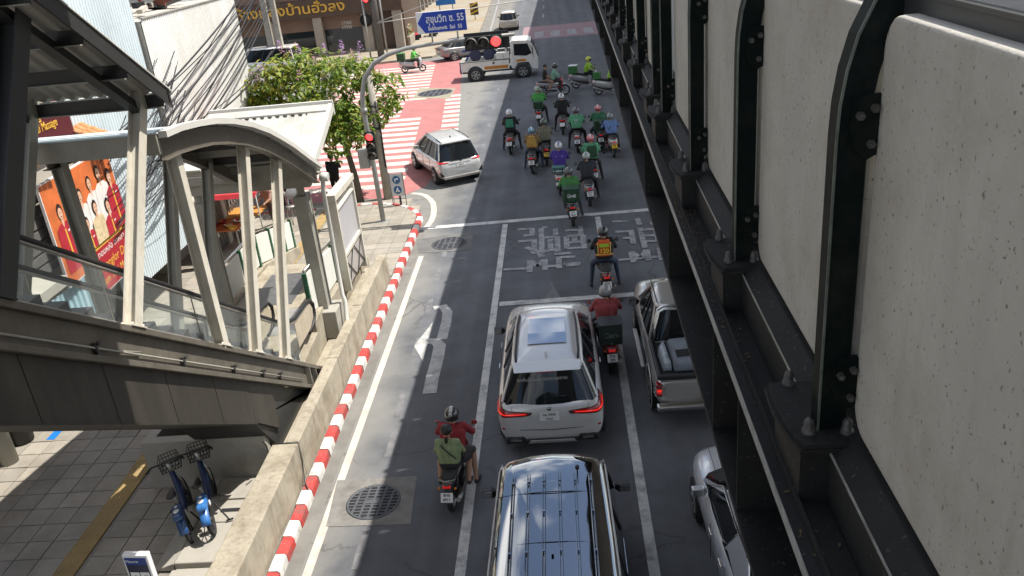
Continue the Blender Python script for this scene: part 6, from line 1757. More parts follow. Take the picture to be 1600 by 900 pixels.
# 14: far green
L = (-.94, 39.90, 0)
b = motorbike('motorbike with a green box at the front of the queue beside the recovery truck', L, R(-2), 'moped', (.03, .03, .03), None, None)
cargo_box(b, -.55, .84, .44, .36, .30, M_boxg, M_boxg)
person('person in a bright green vest and pale green helmet at the front of the queue', sit(L, 0, .06), R(-2), 'wait', (.06, .30, .06), BLACK, G_rider, (.22, .30, .20), stripe=(.05, .1, .05), onefoot=-1, turn=R(18))
# 15: lone rider
L = (-2.12, 35.25, 0)
b = motorbike('motorbike standing alone, well apart from the rest of the queue', L, R(-3), 'moped', (.30, .06, .05), (.05, .05, .05), '5กด\n29')
p = person('person in black with a green back panel and white helmet, apart from the queue', sit(L, 0, 0), R(-3), 'wait', BLACK, BLACK, G_rider, (.66, .66, .68), stripe=(.4, .4, .45), turn=R(20), scale=1.02)
backpack(p, 'wait', mat('teal_green_fabric', (.03, .20, .11), .7, var=.1), .34, .06, .34, 1.02, -.13)
# 16: pair crossing to the right on a red bike
G2 = 'motorbikes crossing the junction'
L = (-.25, 46.20, 0); rz = R(-86)
b = motorbike('red fronted motorbike with spoked wheels and a black front basket, crossing with two people', L, rz, 'moped', (.35, .34, .34), (.35, .02, .05), None, group=G2)
mb = MB()
for k in range(4): mb.tube([(-.16, .62, .90 + .05 * k), (.16, .62, .90 + .05 * k), (.15, .82, .90 + .05 * k), (-.15, .82, .90 + .05 * k), (-.16, .62, .90 + .05 * k)], .008, 4)
mb.bx(-.15, .15, .62, .82, .88, .89); mb.build('basket', M_chassis, b)
person('person in a pale mint jacket and black helmet steering across the junction', sit(L, rz, .05), rz, 'ride', (.20, .38, .27), (.03, .025, .02), 'riders crossing the junction', (.02, .02, .022), (.3, .3, .3))
person('bareheaded person in black with bare legs on the back of the red motorbike', sit(L, rz, -.42), rz, 'pillion', BLACK, (.25, .17, .13), 'riders crossing the junction', None, shorts=True, short_sleeve=True)
# 17, 18: lime riders
L = (1.62, 47.6, 0); rz = R(-104)
b = motorbike('grey scooter with a large green box crossing the junction beside another scooter', L, rz, 'scooter', (.28, .28, .29), (.3, .3, .31), None, group=G2)
cargo_box(b, -.72, .84, .46, .44, .42, M_boxlg, M_plate, 'Grab', M_wprint)
person('person in a lime jacket and yellow helmet crossing on a grey scooter', sit(L, rz, .06), rz, 'ride', (.28, .48, .04), BLACK, 'riders crossing the junction', (.55, .60, .05))
L = (2.75, 45.3, 0); rz = R(-108)
b = motorbike('white scooter with a small green box, half hidden by the walkway girder', L, rz, 'scooter', (.4, .4, .4), (.4, .4, .4), None, group=G2)
cargo_box(b, -.66, .84, .36, .36, .32, M_boxlg, M_boxlg)
person('person in a lime jacket half hidden by the walkway girder', sit(L, rz, .08), rz, 'ride', (.28, .5, .05), BLACK, 'riders crossing the junction', (.05, .06, .07))
# 19: moped on the zebra crossing
L = (-9.75, 58.40, 0); rz = R(-93)
b = motorbike('pale grey scooter with a green box on the zebra crossing', L, rz, 'scooter', (.38, .40, .41), (.40, .42, .42), None, group=G2)
cargo_box(b, -.76, .84, .50, .50, .46, M_boxg, M_boxlg, None)
person('person in a bright green jacket riding the pale scooter over the zebra crossing', sit(L, rz, .06), rz, 'ride', (.10, .42, .08), BLACK, 'riders crossing the junction', (.10, .40, .10), (.6, .6, .6))
# pedestrian
p = person('person in a black T-shirt standing at the zebra crossing with one hand raised', (-8.6, 30.2, 0.0), R(-12), 'stand', BLACK, BLACK, None, None, short_sleeve=True, reach=(1, (.27, .12, 1.22), (.13, .20, 1.52)))


# ================================================================== BUILDINGS ON THE LEFT
M_clad = mat('white_cladding', (0.74, 0.74, 0.715), 0.5, var=0.05, vs=1.0, dirt=(0.55, 0.51, 0.42), da=0.5, ds=0.8, stretch=(1, 1, .35))
M_cladb = mat('bluish_cladding', (0.55, 0.63, 0.66), 0.5, var=0.06, vs=1.0, dirt=(0.36, 0.40, 0.42), da=0.5, ds=0.8, stretch=(1, 1, .35))
M_shut = mat('roller_shutter', (0.26, 0.25, 0.24), 0.5, 0.3, var=0.1, vs=3)
M_maroon = mat('maroon_board', (0.085, 0.014, 0.02), 0.4)
M_gold = mat('gold_lettering', (0.62, 0.36, 0.05), 0.4)
M_terra = mat('terracotta_tile', (0.42, 0.19, 0.075), 0.8, var=0.2, vs=6)
M_slate = mat('dark_slats', (0.10, 0.095, 0.09), 0.7, var=0.2, vs=4)
M_wallp = mat('plaster', (0.40, 0.37, 0.32), 0.85, var=0.12, vs=1.5)
M_rust = mat('rusty_steel', (0.16, 0.05, 0.03), 0.8, var=0.3, vs=9)
M_bglass = mat('window_glass_dark', (0.02, 0.025, 0.028), 0.06, spec=0.7)
XB = -11.1
def corrugated(mb, x, y0, y1, z0, z1, pitch=.115, d=.022):
    n = int((y1 - y0) / pitch)
    pts = []
    for i in range(n + 1):
        for f, h in ((0, 0), (.35, 0), (.5, d), (.85, d)):
            y = y0 + (i + f) * pitch
            if y > y1: break
            pts.append((y, h))
    pts.append((y1, 0))
    k = len(pts)
    mb.add([(x + h, y, z0) for y, h in pts] + [(x + h, y, z1) for y, h in pts], [(i, i + 1, k + i + 1, k + i) for i in range(k - 1)])
# --- white clad building at the corner
wb = thing('corner_building', 'corner building clad in white ribbed metal above a folding gate', 'building', (-14, 27, 0))
def W_(mb, n, m, **k): return mb.build(n, m, wb, world=True, **k)
mb = MB(); mb.bx(XB - .06, -22, 23.36, 30.6, 2.3, 7.5); mb.bx(XB - 1.2, -22, 23.36, 30.6, .1, 2.298); W_(mb, 'wall', M_wallp)
mb = MB(); corrugated(mb, XB, 23.3, 30.62, 2.3, 7.56); W_(mb, 'cladding', M_clad)
mb = MB(); mb.bx(XB - .05, XB + .05, 23.3, 30.65, 7.561, 7.60); mb.bx(XB - .05, XB + .04, 23.3, 30.65, 2.25, 2.298); W_(mb, 'edge_trim', M_steelg)
mb = MB(); mb.quad((XB - .03, 30.61, 2.3), (-22, 30.61, 2.3), (-22, 30.61, 7.56), (XB - .03, 30.61, 7.56)); W_(mb, 'side_wall', M_clad)
for y in (23.4, 25.6, 28.0, 30.3):
    mb = MB(); mb.bx(XB - .3, XB - .02, y, y + .28, .12, 2.24); W_(mb, 'pillar', M_wallp)
# folding lattice gate
mb = MB()
for y0, y1 in ((23.68, 25.6), (25.88, 28.0)):
    n = 9
    for i in range(-6, n + 6):
        for sgn in (1, -1):
            a = y0 + (y1 - y0) * i / n
            b = a + sgn * 1.1
            z0, z1 = .2, 2.2
            ya, yb = a, b
            if min(ya, yb) < y0 or max(ya, yb) > y1: continue
            mb.bar((XB - .12, ya, z0), (XB - .12, yb, z1), .03, .012, up=(1, 0, 0))
            mb.bar((XB - .13, ya, z0 + .66), (XB - .13, yb, z1), .03, .012, up=(1, 0, 0)) if False else None
    for i in range(n + 1):
        y = y0 + (y1 - y0) * i / n; mb.bx(XB - .15, XB - .09, y - .012, y + .012, .16, 2.24)
W_(mb, 'folding_gate', M_shut)
mb = MB()
for i in range(20): mb.box((XB - .1, 29.25, .24 + i * .105), (.03, 1.9, .08), rot=(0, R(12), 0))
W_(mb, 'roller_shutter', M_shut)
# roof terrace with scaffold and stored stuff
mb = MB()
for y in (23.6, 25.2, 26.6, 28.2):
    mb.bx(-12.6, -12.5, y, y + .09, 7.5, 9.6); mb.bx(-13.8, -13.7, y, y + .09, 7.5, 9.6)
mb.bx(-12.62, -12.52, 23.4, 30, 8.5, 8.56); W_(mb, 'scaffold_frame', M_rust)
mb = MB(); mb.bx(-15.5, -15.4, 23.4, 30.5, 7.5, 10.5); W_(mb, 'tarpaulin', mat('blue_tarpaulin', (0.10, 0.20, 0.36), .6, var=.2, vs=2))
rs = random.Random(3)
for k in range(26):
    mb = MB(); mb.box((rs.uniform(-15, -11.7), rs.uniform(23.6, 29.5), 7.55 + rs.uniform(.02, .3)), (rs.uniform(.2, 1.2), rs.uniform(.05, .4), rs.uniform(.04, .25)), rot=(rs.uniform(-.2, .2), rs.uniform(-.3, .3), rs.uniform(0, 3)))
    W_(mb, 'stored_board', rs.choice([M_rust, M_slate, M_wallp, M_trim]))
# --- neighbour with bluish cladding and the massage shop
mbld = thing('massage_shop', 'massage shop building with bluish ribbed cladding, maroon signboard and tiled eave', 'building', (-14, 19, 0))
def Q_(mb, n, m, **k): return mb.build(n, m, mbld, world=True, **k)
mb = MB(); mb.bx(XB - .25, -22, 15.6, 23.28, 2.5, 11.5); mb.bx(XB - 2.2, -22, 15.6, 23.28, .1, 2.498); Q_(mb, 'wall', M_wallp)
mb = MB(); corrugated(mb, XB - .18, 18.9, 23.29, 1.2, 11.5, .13); corrugated(mb, XB - .2, 15.6, 18.9, 6.9, 11.5, .13); Q_(mb, 'cladding', M_cladb)
mb = MB(); corrugated(mb, XB + .0, 15.5, 17.2, .4, 2.6, .2, .05); Q_(mb, 'striped_hoarding', mat('striped_blue', (0.40, 0.55, 0.62), .5, var=.1, vs=3))
mb = MB(); mb.bx(XB - .15, XB - .05, 15.4, 18.75, 5.45, 6.45); sb = Q_(mb, 'signboard', M_maroon, bevel=.01)
MX = Matrix(((0, 0, 1, 0), (1, 0, 0, 0), (0, 1, 0, 0), (0, 0, 0, 1)))
o = text('sign_lettering', 'Thonglor Dala', M_gold, mbld, Matrix.Translation((XB - .045, 16.75, 6.17)) @ MX, size=.30, depth=.006, shear=.25, fit=1.75, world=True)
o = text('sign_lettering', 'Thai Massage', M_gold, mbld, Matrix.Translation((XB - .045, 17.68, 5.96)) @ MX, size=.26, depth=.006, shear=.25, fit=1.0, world=True)
# tiled eave
def tile_row(y0, y1, z, x0):
    for r in range(4):
        for i in range(int((y1 - y0) / .22)):
            mb_ = (x0 - .35 + r * .24, y0 + i * .22 + .11, z - r * .11)
            yield mb_
mb = MB(); mb.loft([[(-.14, -.10, 0), (.14, -.10, -.03), (.14, -.10, -.05), (-.14, -.10, -.02)], [(-.14, -.04, .035), (.14, -.04, .005), (.14, -.04, -.015), (-.14, -.04, .015)], [(-.14, .04, .035), (.14, .04, .005), (.14, .04, -.015), (-.14, .04, .015)], [(-.14, .10, 0), (.14, .10, -.03), (.14, .10, -.05), (-.14, .10, -.02)]], 0)
tme = mb.mesh('roof_tile', M_terra)
for (x, y, z) in list(tile_row(15.2, 17.0, 5.90, -11.0)) + list(tile_row(18.7, 19.5, 5.72, -11.0)):
    piece('roof_tile', tme, mbld, (x + 14, y - 19, z), (0, R(24), 0))
mb = MB()
for k in range(7): mb.bx(XB - .05, XB, 15.5, 17.2, 3.15 + k * .24, 3.34 + k * .24)
Q_(mb, 'slatted_screen', M_slate)
# --- the two posters
M_po = mat('poster_orange', (0.52, 0.13, 0.035), .5, var=.25, vs=2.5)
M_pm = mat('poster_maroon', (0.33, 0.012, 0.022), .5)
M_py = mat('poster_yellow', (0.62, 0.36, 0.05), .5)
M_pskin = mat('poster_skin', (0.60, 0.36, 0.24), .5, var=.08, vs=9)
M_pwhite = mat('poster_white', (0.66, 0.63, 0.60), .5, var=.12, vs=7)
M_pred = mat('poster_uniform', (0.36, 0.015, 0.03), .5, var=.2, vs=6)
M_pgold = mat('poster_silk', (0.55, 0.44, 0.27), .5, var=.3, vs=12)
M_phair = mat('poster_hair', (0.02, 0.012, 0.01), .5)
def poster(label, y0, y1, z0, z1, x, figures, texts, rz=0.0):
    t = thing('poster', label, 'poster', (x, y0, z0), rz)
    w, h = y1 - y0, z1 - z0
    mb = MB(); mb.bx(-.06, 0, 0, w, 0, h); mb.build('board', M_pwhite, t)
    mb = MB(); mb.bx(.001, .004, .03, w - .03, .03, h - .03); mb.build('print', M_po, t)
    zb = h * .34
    if texts:
        mb = MB(); mb.bx(.005, .007, .03, w - .03, .03, zb); mb.build('lower_band', M_pm, t)
        mb = MB(); mb.bx(.0075, .009, .03, w - .03, zb, zb + .10); mb.build('gold_line', M_py, t)
    def disc(mb, cy, cz, ry, rz_, n=16): 
        k = len(mb.v); mb.add([(lay, cy + ry * math.cos(2 * PI * i / n), cz + rz_ * math.sin(2 * PI * i / n)) for i in range(n)], [tuple(range(n))])
    lay = .010
    for (fy, fz, sc, shirt, hairlong) in figures:
        lay += .0022
        mb = MB(); disc(mb, fy, fz + .02 * sc, .125 * sc, (.17 if not hairlong else .19) * sc); mb.build('hair', M_phair, t)
        lay += .0022
        mb = MB()
        pts = [(-.16, -.02), (.16, -.02), (.33, -.12), (.36, -.55), (.36, -1.1), (-.36, -1.1), (-.36, -.55), (-.33, -.12)]
        zmin = zb + .1 if texts else .03
        pp = [(lay, min(max(fy + a * sc, .03), w - .03), max(fz - .2 * sc + b * sc, zmin)) for a, b in pts]
        mb.add(pp, [tuple(range(8))]); mb.build('clothing', shirt, t)
        lay += .0012
        mb = MB(); disc(mb, fy, fz - .015 * sc, .095 * sc, .135 * sc); mb.add([(lay, fy - .05 * sc, fz - .12 * sc), (lay, fy + .05 * sc, fz - .12 * sc), (lay, fy + .05 * sc, fz - .22 * sc), (lay, fy, fz - .34 * sc), (lay, fy - .05 * sc, fz - .22 * sc)], [(0, 1, 2, 3, 4)]); mb.build('face', M_pskin, t)
        lay += .0012
        mb = MB()
        for s in (-1, 1): disc(mb, fy + s * .036 * sc, fz + .01 * sc, .017 * sc, .010 * sc, 8)
        disc(mb, fy, fz - .08 * sc, .033 * sc, .011 * sc, 8); mb.build('features', M_phair, t)
        if shirt is M_pred:
            mb = MB(); mb.add([(lay, fy + .10 * sc, fz - .46 * sc), (lay, fy + .2 * sc, fz - .44 * sc), (lay, fy + .2 * sc, fz - .40 * sc), (lay, fy + .10 * sc, fz - .42 * sc)], [(0, 1, 2, 3)]); mb.build('name_tag', M_pwhite, t)
            mb = MB(); mb.add([(lay, fy - .03 * sc, fz - .36 * sc), (lay, fy + .03 * sc, fz - .36 * sc), (lay, fy + .05 * sc, max(fz - 1.1 * sc, zmin)), (lay, fy - .02 * sc, max(fz - 1.1 * sc, zmin))], [(0, 1, 2, 3)]); mb.build('sash', M_py, t)
    for (body, m, ty, tz, size, fit) in texts:
        text('poster_lettering', body, m, t, Matrix.Translation((.009, ty, tz)) @ MX, size=size, depth=.001, shear=.15, fit=fit)
    return t
fig = [(.45, 2.35, .95, M_pwhite, 0), (1.0, 2.48, .95, M_pwhite, 0), (1.52, 2.58, 1.0, M_pwhite, 0), (2.0, 2.36, 1.0, M_pred, 1), (.36, 1.72, .8, M_pred, 1), (.90, 1.93, .9, M_pgold, 1), (1.50, 1.78, .95, M_pred, 1)]
poster('large orange and maroon poster of seven smiling staff in white and red, with gold lettering', 17.25, 19.62, 2.0, 5.0, -10.85, fig,
       [('ทองหล่อ ดาหลา', M_pwhite, 1.2, .88, .2, 1.5), ('Thonglor Dala', M_py, 1.2, .58, .30, 1.7), ('Siam Thai Massage', M_py, 1.2, .26, .28, 1.95)], R(4))
poster('narrow orange poster of one woman in a red uniform', 16.3, 17.15, 2.7, 5.0, -10.85, [(.52, 1.55, 1.0, M_pred, 1)], [], R(4))
# --- dark shop front nearest the camera
ns = thing('shop_house', 'dark open shop front with a round column along the tiled pavement', 'building', (-14, 10, 0))
def N_(mb, n, m, **k): return mb.build(n, m, ns, world=True, **k)
mb = MB(); mb.bx(-14.6, -22, 0, 15.55, .1, 9.0); N_(mb, 'wall', M_slate)
mb = MB(); mb.bx(-10.35, -14.6, 0, 15.55, 3.1, 3.3); mb.bx(-11.3, -14.6, 0, 15.55, 3.3, 9.0); N_(mb, 'upper_storey', M_wallp)
for y in (13.55, 8.9): N_(MB().cyl((-11.45, y, .12), (-11.45, y, 3.1), .17, n=18), 'column', M_steelg)
mb = MB(); mb.bx(-11.25, -14.5, 0, 12.6, .12, .24); mb.bx(-12.0, -14.5, 12.8, 15.5, .12, .24); N_(mb, 'step', M_slate, bevel=.01)
mb = MB(); mb.bx(-14.3, -14.55, 1, 15, .24, 2.9); N_(mb, 'shop_window', M_bglass)
o = thing('bin', 'round black bin beside the column under the shop front', 'bin', (-11.6, 14.3, .13))
mb = MB(); mb.lathe([(.16, 0), (.21, .05), (.24, .5), (.26, .52), (.26, .56), (.22, .56), (.2, .1)], n=16); mb.build('drum', M_trim, o)
mb = MB(); mb.lathe([(.27, .56), (.25, .6), (.1, .63), (.001, .635)], n=16); mb.build('lid', M_trim, o)

# --- gold shop at the far corner
gs_ = thing('gold_shop', 'brown corner shop with gold Thai lettering over dark windows', 'shop', (-19, 70, 0), R(3))
def H_(mb, n, m, **k): return mb.build(n, m, gs_, **k)
M_brown = mat('brown_cladding', (0.17, 0.105, 0.075), .6, var=.15, vs=1)
M_brownd = mat('brown_fascia', (0.075, 0.045, 0.03), .5, var=.15, vs=2)
M_stone = mat('shop_stone', (0.30, 0.26, 0.215), .8, var=.12, vs=2)
mb = MB(); mb.bx(-6.5, 7.0, .6, 14, 0, 12); H_(mb, 'wall', M_brownd)
mb = MB(); mb.bx(-6.5, 7.05, -.05, .58, 4.55, 12); H_(mb, 'upper_cladding', M_brown)
for i in range(5):
    mb = MB(); mb.bx(-6.5 + i * 2.7, -6.46 + i * 2.7, -.07, -.052, 4.6, 12); H_(mb, 'cladding_joint', M_brownd)
mb = MB(); mb.bx(-6.5, 7.05, -.25, .58, 3.15, 4.53); H_(mb, 'fascia', M_brownd, bevel=.03)
text('sign_lettering', 'ห้างทองบ้านฮั่วลง', M_gold, gs_, Matrix.Translation((-1.9, -.27, 3.86)) @ Matrix.Rotation(R(90), 4, 'X'), size=1.05, depth=.05, fit=8.8, bold=.012)
for x in (-3.9, .05, 4.0, 6.5):
    mb = MB(); mb.bx(x - .36, x + .36, -.15, .58, .1, 3.145); H_(mb, 'pillar', M_stone, bevel=.02)
for x0, x1 in ((-6.5, -4.28), (-3.52, -.33), (.43, 3.62)):
    mb = MB(); mb.bx(x0, x1, .45, .5, .3, 3.1); w = H_(mb, 'window', M_bglass)
    mb = MB(); mb.bx(x0, x1, .40, .44, 2.1, 3.1); mb.build('blind', M_brown, w)
    mb = MB(); mb.bx(x0, x1, .42, .52, .1, .3); mb.build('sill', M_stone, w)
text('window_lettering', '17300\n17350', M_wprint, gs_, Matrix.Translation((2.3, .38, 2.3)) @ Matrix.Rotation(R(90), 4, 'X'), size=.34, depth=.004)
mb = MB(); mb.lathe([(.45, -.1), (.5, -.1), (.5, .1), (.45, .1), (.3, 0), (.001, 0)], (4.05, -.3, 2.6), axis='y', n=18); H_(mb, 'carved_medallion', M_trim)
# neighbours left and right of it
tl = thing('teal_roof_shop', 'grey shop with a teal awning and closed shutter left of the gold shop', 'shop', (-30, 68, 0))
mb = MB(); mb.bx(-5, 4.3, 1.5, 12, 0, 9); mb.build('wall', M_wallp, tl)
mb = MB(); mb.prism([(-1.2, 3.6), (1.5, 5.2), (1.5, 5.3), (-1.25, 3.7)], -5, 4.3, 'yz'); mb.build('awning', mat('teal_awning', (0.16, 0.29, 0.27), .6, var=.1, vs=3), tl)
for i in range(24):
    mb = MB(); mb.box((1.0, 1.45, .3 + i * .13), (5.4, .05, .1), rot=(R(12), 0, 0)); mb.build('shutter_slat', M_shut, tl)
for x in (-2.0, 4.0):
    mb = MB(); mb.bx(x - .2, x + .2, .9, 1.4, 0, 3.8); mb.build('pillar', M_stone, tl)
rr = thing('roadside_shops', 'row of shops with stone columns, plants and dark fronts along the far pavement', 'building', (-14, 90, 0))
mb = MB(); mb.bx(-1, -9, -17, 60, 0, 12); mb.build('wall', M_brownd, rr)
for i in range(14):
    mb = MB(); mb.bx(-.6, -1.0, -17 + i * 3.1, -16.5 + i * 3.1, 0, 9); mb.build('column', M_stone, rr)
    mb = MB(); mb.bx(-.9, -.99, -16.4 + i * 3.1, -14.2 + i * 3.1, .4, 3.2); w = mb.build('window', M_bglass, rr)
    mb = MB(); mb.bx(-.5, -1.0, -16.48 + i * 3.1, -13.92 + i * 3.1, 3.3, 4.2); mb.build('fascia', rs.choice([M_brown, M_stone, M_slate, M_maroon]), rr)
# tall blocks further along both sides close the view above the frame and in reflections
for (nm, lab, x0, x1, y0, y1, h) in (('tower_block', 'pale apartment block far along the main road beyond the gold shop', -34, -16, 150, 185, 40), ('tower_block', 'grey office block far along the main road behind the walkway', 18, 40, 90, 130, 34), ('tower_block', 'cream block behind the white clad corner building', -44, -24, 10, 32, 22)):
    t = thing(nm, lab, 'building', ((x0 + x1) / 2, (y0 + y1) / 2, 0))
    hw, hd = (x1 - x0) / 2, (y1 - y0) / 2
    mb = MB(); mb.bx(-hw, hw, -hd, hd, 0, h); mb.build('wall', M_wallp, t)
    mb = MB()
    for k in range(int(h / 3.4)):
        mb.bx(-hw - .03, hw + .03, -hd - .03, hd + .03, k * 3.4 + 1.2, k * 3.4 + 2.8)
    mb.build('window_band', M_bglass, t)


# ================================================================== TREE
M_leaf = [mat('leaf_dark', (0.06, 0.12, 0.02), .55, spec=.3), mat('leaf_mid', (0.14, 0.225, 0.035), .55, spec=.3), mat('leaf_light', (0.26, 0.32, 0.06), .5, spec=.3), mat('leaf_yellow', (0.30, 0.28, 0.05), .5, spec=.3)]
for m in M_leaf:
    b = m.node_tree.nodes['Principled BSDF']; t_ = m.node_tree; tl_ = t_.nodes.new('ShaderNodeBsdfTranslucent'); tl_.inputs['Color'].default_value = tuple(min(1, c * 1.6) for c in b.inputs['Base Color'].default_value[:3]) + (1,)
    mx_ = t_.nodes.new('ShaderNodeMixShader'); mx_.inputs[0].default_value = .38
    t_.links.new(b.outputs[0], mx_.inputs[1]); t_.links.new(tl_.outputs[0], mx_.inputs[2]); t_.links.new(mx_.outputs[0], t_.nodes['Material Output'].inputs['Surface'])
M_bark = mat('bark', (0.10, 0.085, 0.065), .95, var=.3, vs=12, bump=.6, bs=40)
M_flower = mat('lilac_flower', (0.50, 0.32, 0.58), .7); M_flowerp = mat('pink_flower', (0.55, 0.30, 0.38), .7)
tr = thing('flowering_tree', 'leafy tree with lilac flowers standing at the corner of the pavement', 'tree', (-7.5, 29.2, .12))
tr_rnd = random.Random(11)
mb = MB()
mb.tube([(0, 0, -.1), (-.05, .08, .9), (-.22, .25, 1.9), (-.4, .5, 2.6)], [.16, .12, .10, .09], 10)
limbs = []
for (a, l, h) in ((.3, 1.9, 1.5), (1.3, 1.6, 1.9), (2.2, 2.2, 1.7), (3.1, 2.9, 1.5), (4.0, 1.9, 1.2), (5.2, 1.7, 1.1), (5.9, 1.8, 1.6)):
    p0 = Vector((-.25, .3, 2.0 + tr_rnd.uniform(-.2, .4))); p2 = p0 + Vector((math.cos(a) * l, math.sin(a) * l * .85, h))
    p1 = p0.lerp(p2, .5) + Vector((0, 0, .25))
    mb.tube([p0, p1, p2], [.06, .04, .015], 6); limbs += [p1, p2, p1.lerp(p2, .5)]
mb.build('trunk', M_bark, tr)
mb = MB(); fl = MB()
def leafm(mb, p, d, up, l, w, mi):
    d = d.normalized(); s = d.cross(up)
    if s.length < 1e-3: s = Vector((1, 0, 0))
    s = s.normalized(); n = s.cross(d)
    a = p; c = p + d * l - n * l * .12
    mb.add([a, p + d * l * .45 + s * w + n * .01, c, p + d * l * .45 - s * w + n * .01, p + d * l * .5 + n * w * -.25], [(0, 1, 4), (1, 2, 4), (2, 3, 4), (3, 0, 4)], mi)
lumps = []
for k in range(38):
    while True:
        q = Vector((tr_rnd.uniform(-1, 1), tr_rnd.uniform(-1, 1), tr_rnd.uniform(-1, 1)))
        if .35 < q.length < 1: break
    lumps.append((Vector((-1.15 + q.x * 2.65, .95 + q.y * 1.9, 3.55 + q.z * 1.5)), tr_rnd.uniform(.42, .85)))
lumps += [(Vector((-.7, -.3, 2.9)), .55), (Vector((-.2, -.6, 2.35)), .55), (Vector((.45, -.3, 2.6)), .55), (Vector((.2, -.2, 3.2)), .7), (Vector((-.7, -.3, 3.3)), .7), (Vector((-3.1, 1.2, 4.1)), .7), (Vector((-3.6, 1.6, 3.3)), .7), (Vector((1.05, .3, 3.0)), .45), (Vector((-3.3, 1.0, 3.6)), .6), (Vector((.25, .1, 2.4)), .45), (Vector((.9, .5, 4.5)), .5), (Vector((-1.6, .8, 4.9)), .5)]
for (c, r) in lumps:
    for k in range(int(36 * (r / .6) ** 2)):
        q = Vector((tr_rnd.gauss(0, 1), tr_rnd.gauss(0, 1), tr_rnd.gauss(0, 1))).normalized()
        p = c + q * r * tr_rnd.uniform(.45, 1.05) * Vector((1, 1, .8)).length / 1.62
        out = (q + Vector((0, 0, .25))).normalized()
        warm = (p.x < -1.9)
        for j in range(tr_rnd.randint(4, 7)):
            a = tr_rnd.uniform(0, 2 * PI)
            e = out.orthogonal().normalized(); f = out.cross(e)
            d = out * tr_rnd.uniform(.05, .6) + (e * math.cos(a) + f * math.sin(a)) + Vector((0, 0, -.35))
            t = tr_rnd.random()
            mi = (0 if t < .18 else 1 if t < .52 else 2 if t < .86 else 3) if not (warm and t > .35) else (3 if t > .6 else 2)
            leafm(mb, p, d, Vector((0, 0, 1)), tr_rnd.uniform(.16, .29), tr_rnd.uniform(.04, .068), mi)
crown = mb.build('crown', M_leaf, tr)
tag(crown, kind='stuff')
for k in range(26):
    c, r = tr_rnd.choice([q for q in lumps if q[0].z > 3.7])
    p = c + Vector((tr_rnd.uniform(-.5, .5), -tr_rnd.uniform(.1, .7), .75)).normalized() * r * tr_rnd.uniform(.9, 1.15)
    fm = MB()
    for j in range(46):
        h = tr_rnd.uniform(0, .34); rr_ = .10 * (1 - h / .42)
        a = tr_rnd.uniform(0, 2 * PI)
        q = p + Vector((rr_ * math.cos(a), rr_ * math.sin(a), h))
        leafm(fm, q, Vector((math.cos(a), math.sin(a), .5)), Vector((0, 0, 1)), .05, .022, 0)
    tag(fm.build('flower_spike', M_flower if tr_rnd.random() < .65 else M_flowerp, tr), kind='stuff')

# ================================================================== POLES, WIRES, SIGNALS
M_pole = mat('galvanised_pole', (0.30, 0.30, 0.285), .5, .3, var=.12, vs=4)
M_cpole = mat('concrete_pole', (0.29, 0.27, 0.23), .9, var=.2, vs=3, bump=.3, bs=30)
M_sigred = mat('signal_red', (0.5, .01, .01), .3, emit=(1.0, .03, .03), es=3.2)
M_sigoff = mat('signal_off', (0.035, .03, .025), .3)
M_blue = mat('sign_blue', (0.008, 0.045, 0.36), .4); M_blue2 = mat('sign_light_blue', (0.015, 0.16, 0.50), .4)
M_signw = mat('sign_white', (0.74, 0.74, 0.74), .4)
def lamp_head(root, M, n, lit, vertical=True, s=1.0):
    """signal head in local xz, facing -y"""
    mb = MB(M)
    L = .34 * s
    for i in range(n):
        off = (0, -i * L) if vertical else (i * L, 0)
        mb.box((off[0], .08 * s, off[1]), (L * .98, .16 * s, L * .98))
    hd = mb.build('housing', M_trim, root, bevel=.01)
    for i in range(n):
        off = (0, -i * L) if vertical else (i * L, 0)
        mb = MB(M); mb.lathe([(.001, -.012), (.12 * s, -.010), (.135 * s, .0)], (off[0], 0, off[1]), axis='y', n=20)
        mb.build('lens', M_sigred if i == lit else M_sigoff, hd)
        mb = MB(M)
        prof = []
        rings = []
        for k in range(13):
            a = R(-20 + 220 * k / 12)
            rings.append([(off[0] + .145 * s * math.cos(a), -.22 * s, off[1] + .145 * s * math.sin(a)), (off[0] + .145 * s * math.cos(a), 0, off[1] + .145 * s * math.sin(a)), (off[0] + .155 * s * math.cos(a), 0, off[1] + .155 * s * math.sin(a)), (off[0] + .155 * s * math.cos(a), -.22 * s, off[1] + .155 * s * math.sin(a))])
        mb.loft(rings, 0); mb.build('visor', mat_vis, hd)
mat_vis = mat('visor_plastic', (0.10, 0.095, 0.085), .5)
ms = thing('signal_mast', 'grey traffic signal mast bending over the road, holding a blue street sign and red lights', 'traffic light', (-6.2, 26.74, .12))
mb = MB(); mb.tube([(-6.2, 26.74, .1), (-6.22, 26.74, 2), (-6.25, 26.74, 3.9), (-6.22, 26.74, 4.4), (-6.05, 26.74, 4.95), (-5.7, 26.74, 5.36), (-5.2, 26.74, 5.6), (-4.6, 26.74, 5.73), (-4.0, 26.74, 5.78), (-2.8, 26.74, 5.84), (-1.2, 26.74, 5.86)], [.085, .085, .08, .08, .075, .072, .07, .065, .06, .055, .05], 12); mb.cyl((-6.24, 26.74, 3.85), (-6.24, 26.74, 4.0), .11, n=14); mb.cyl((-6.2, 26.74, .1), (-6.2, 26.74, .16), .2, n=14)
mb.build('mast', M_pole, ms, world=True)
lamp_head(ms, Matrix.Translation((.06, -.26, 3.0)), 3, 0, True, .9)
lamp_head(ms, Matrix.Translation((3.65, -.16, 5.60)) , 3, 2, False, 1.12)
mb = MB(); mb.bx(-2.78, -1.38, 26.76, 26.80, 5.48, 6.0); mb.build('back_board', M_trim, ms, world=True)
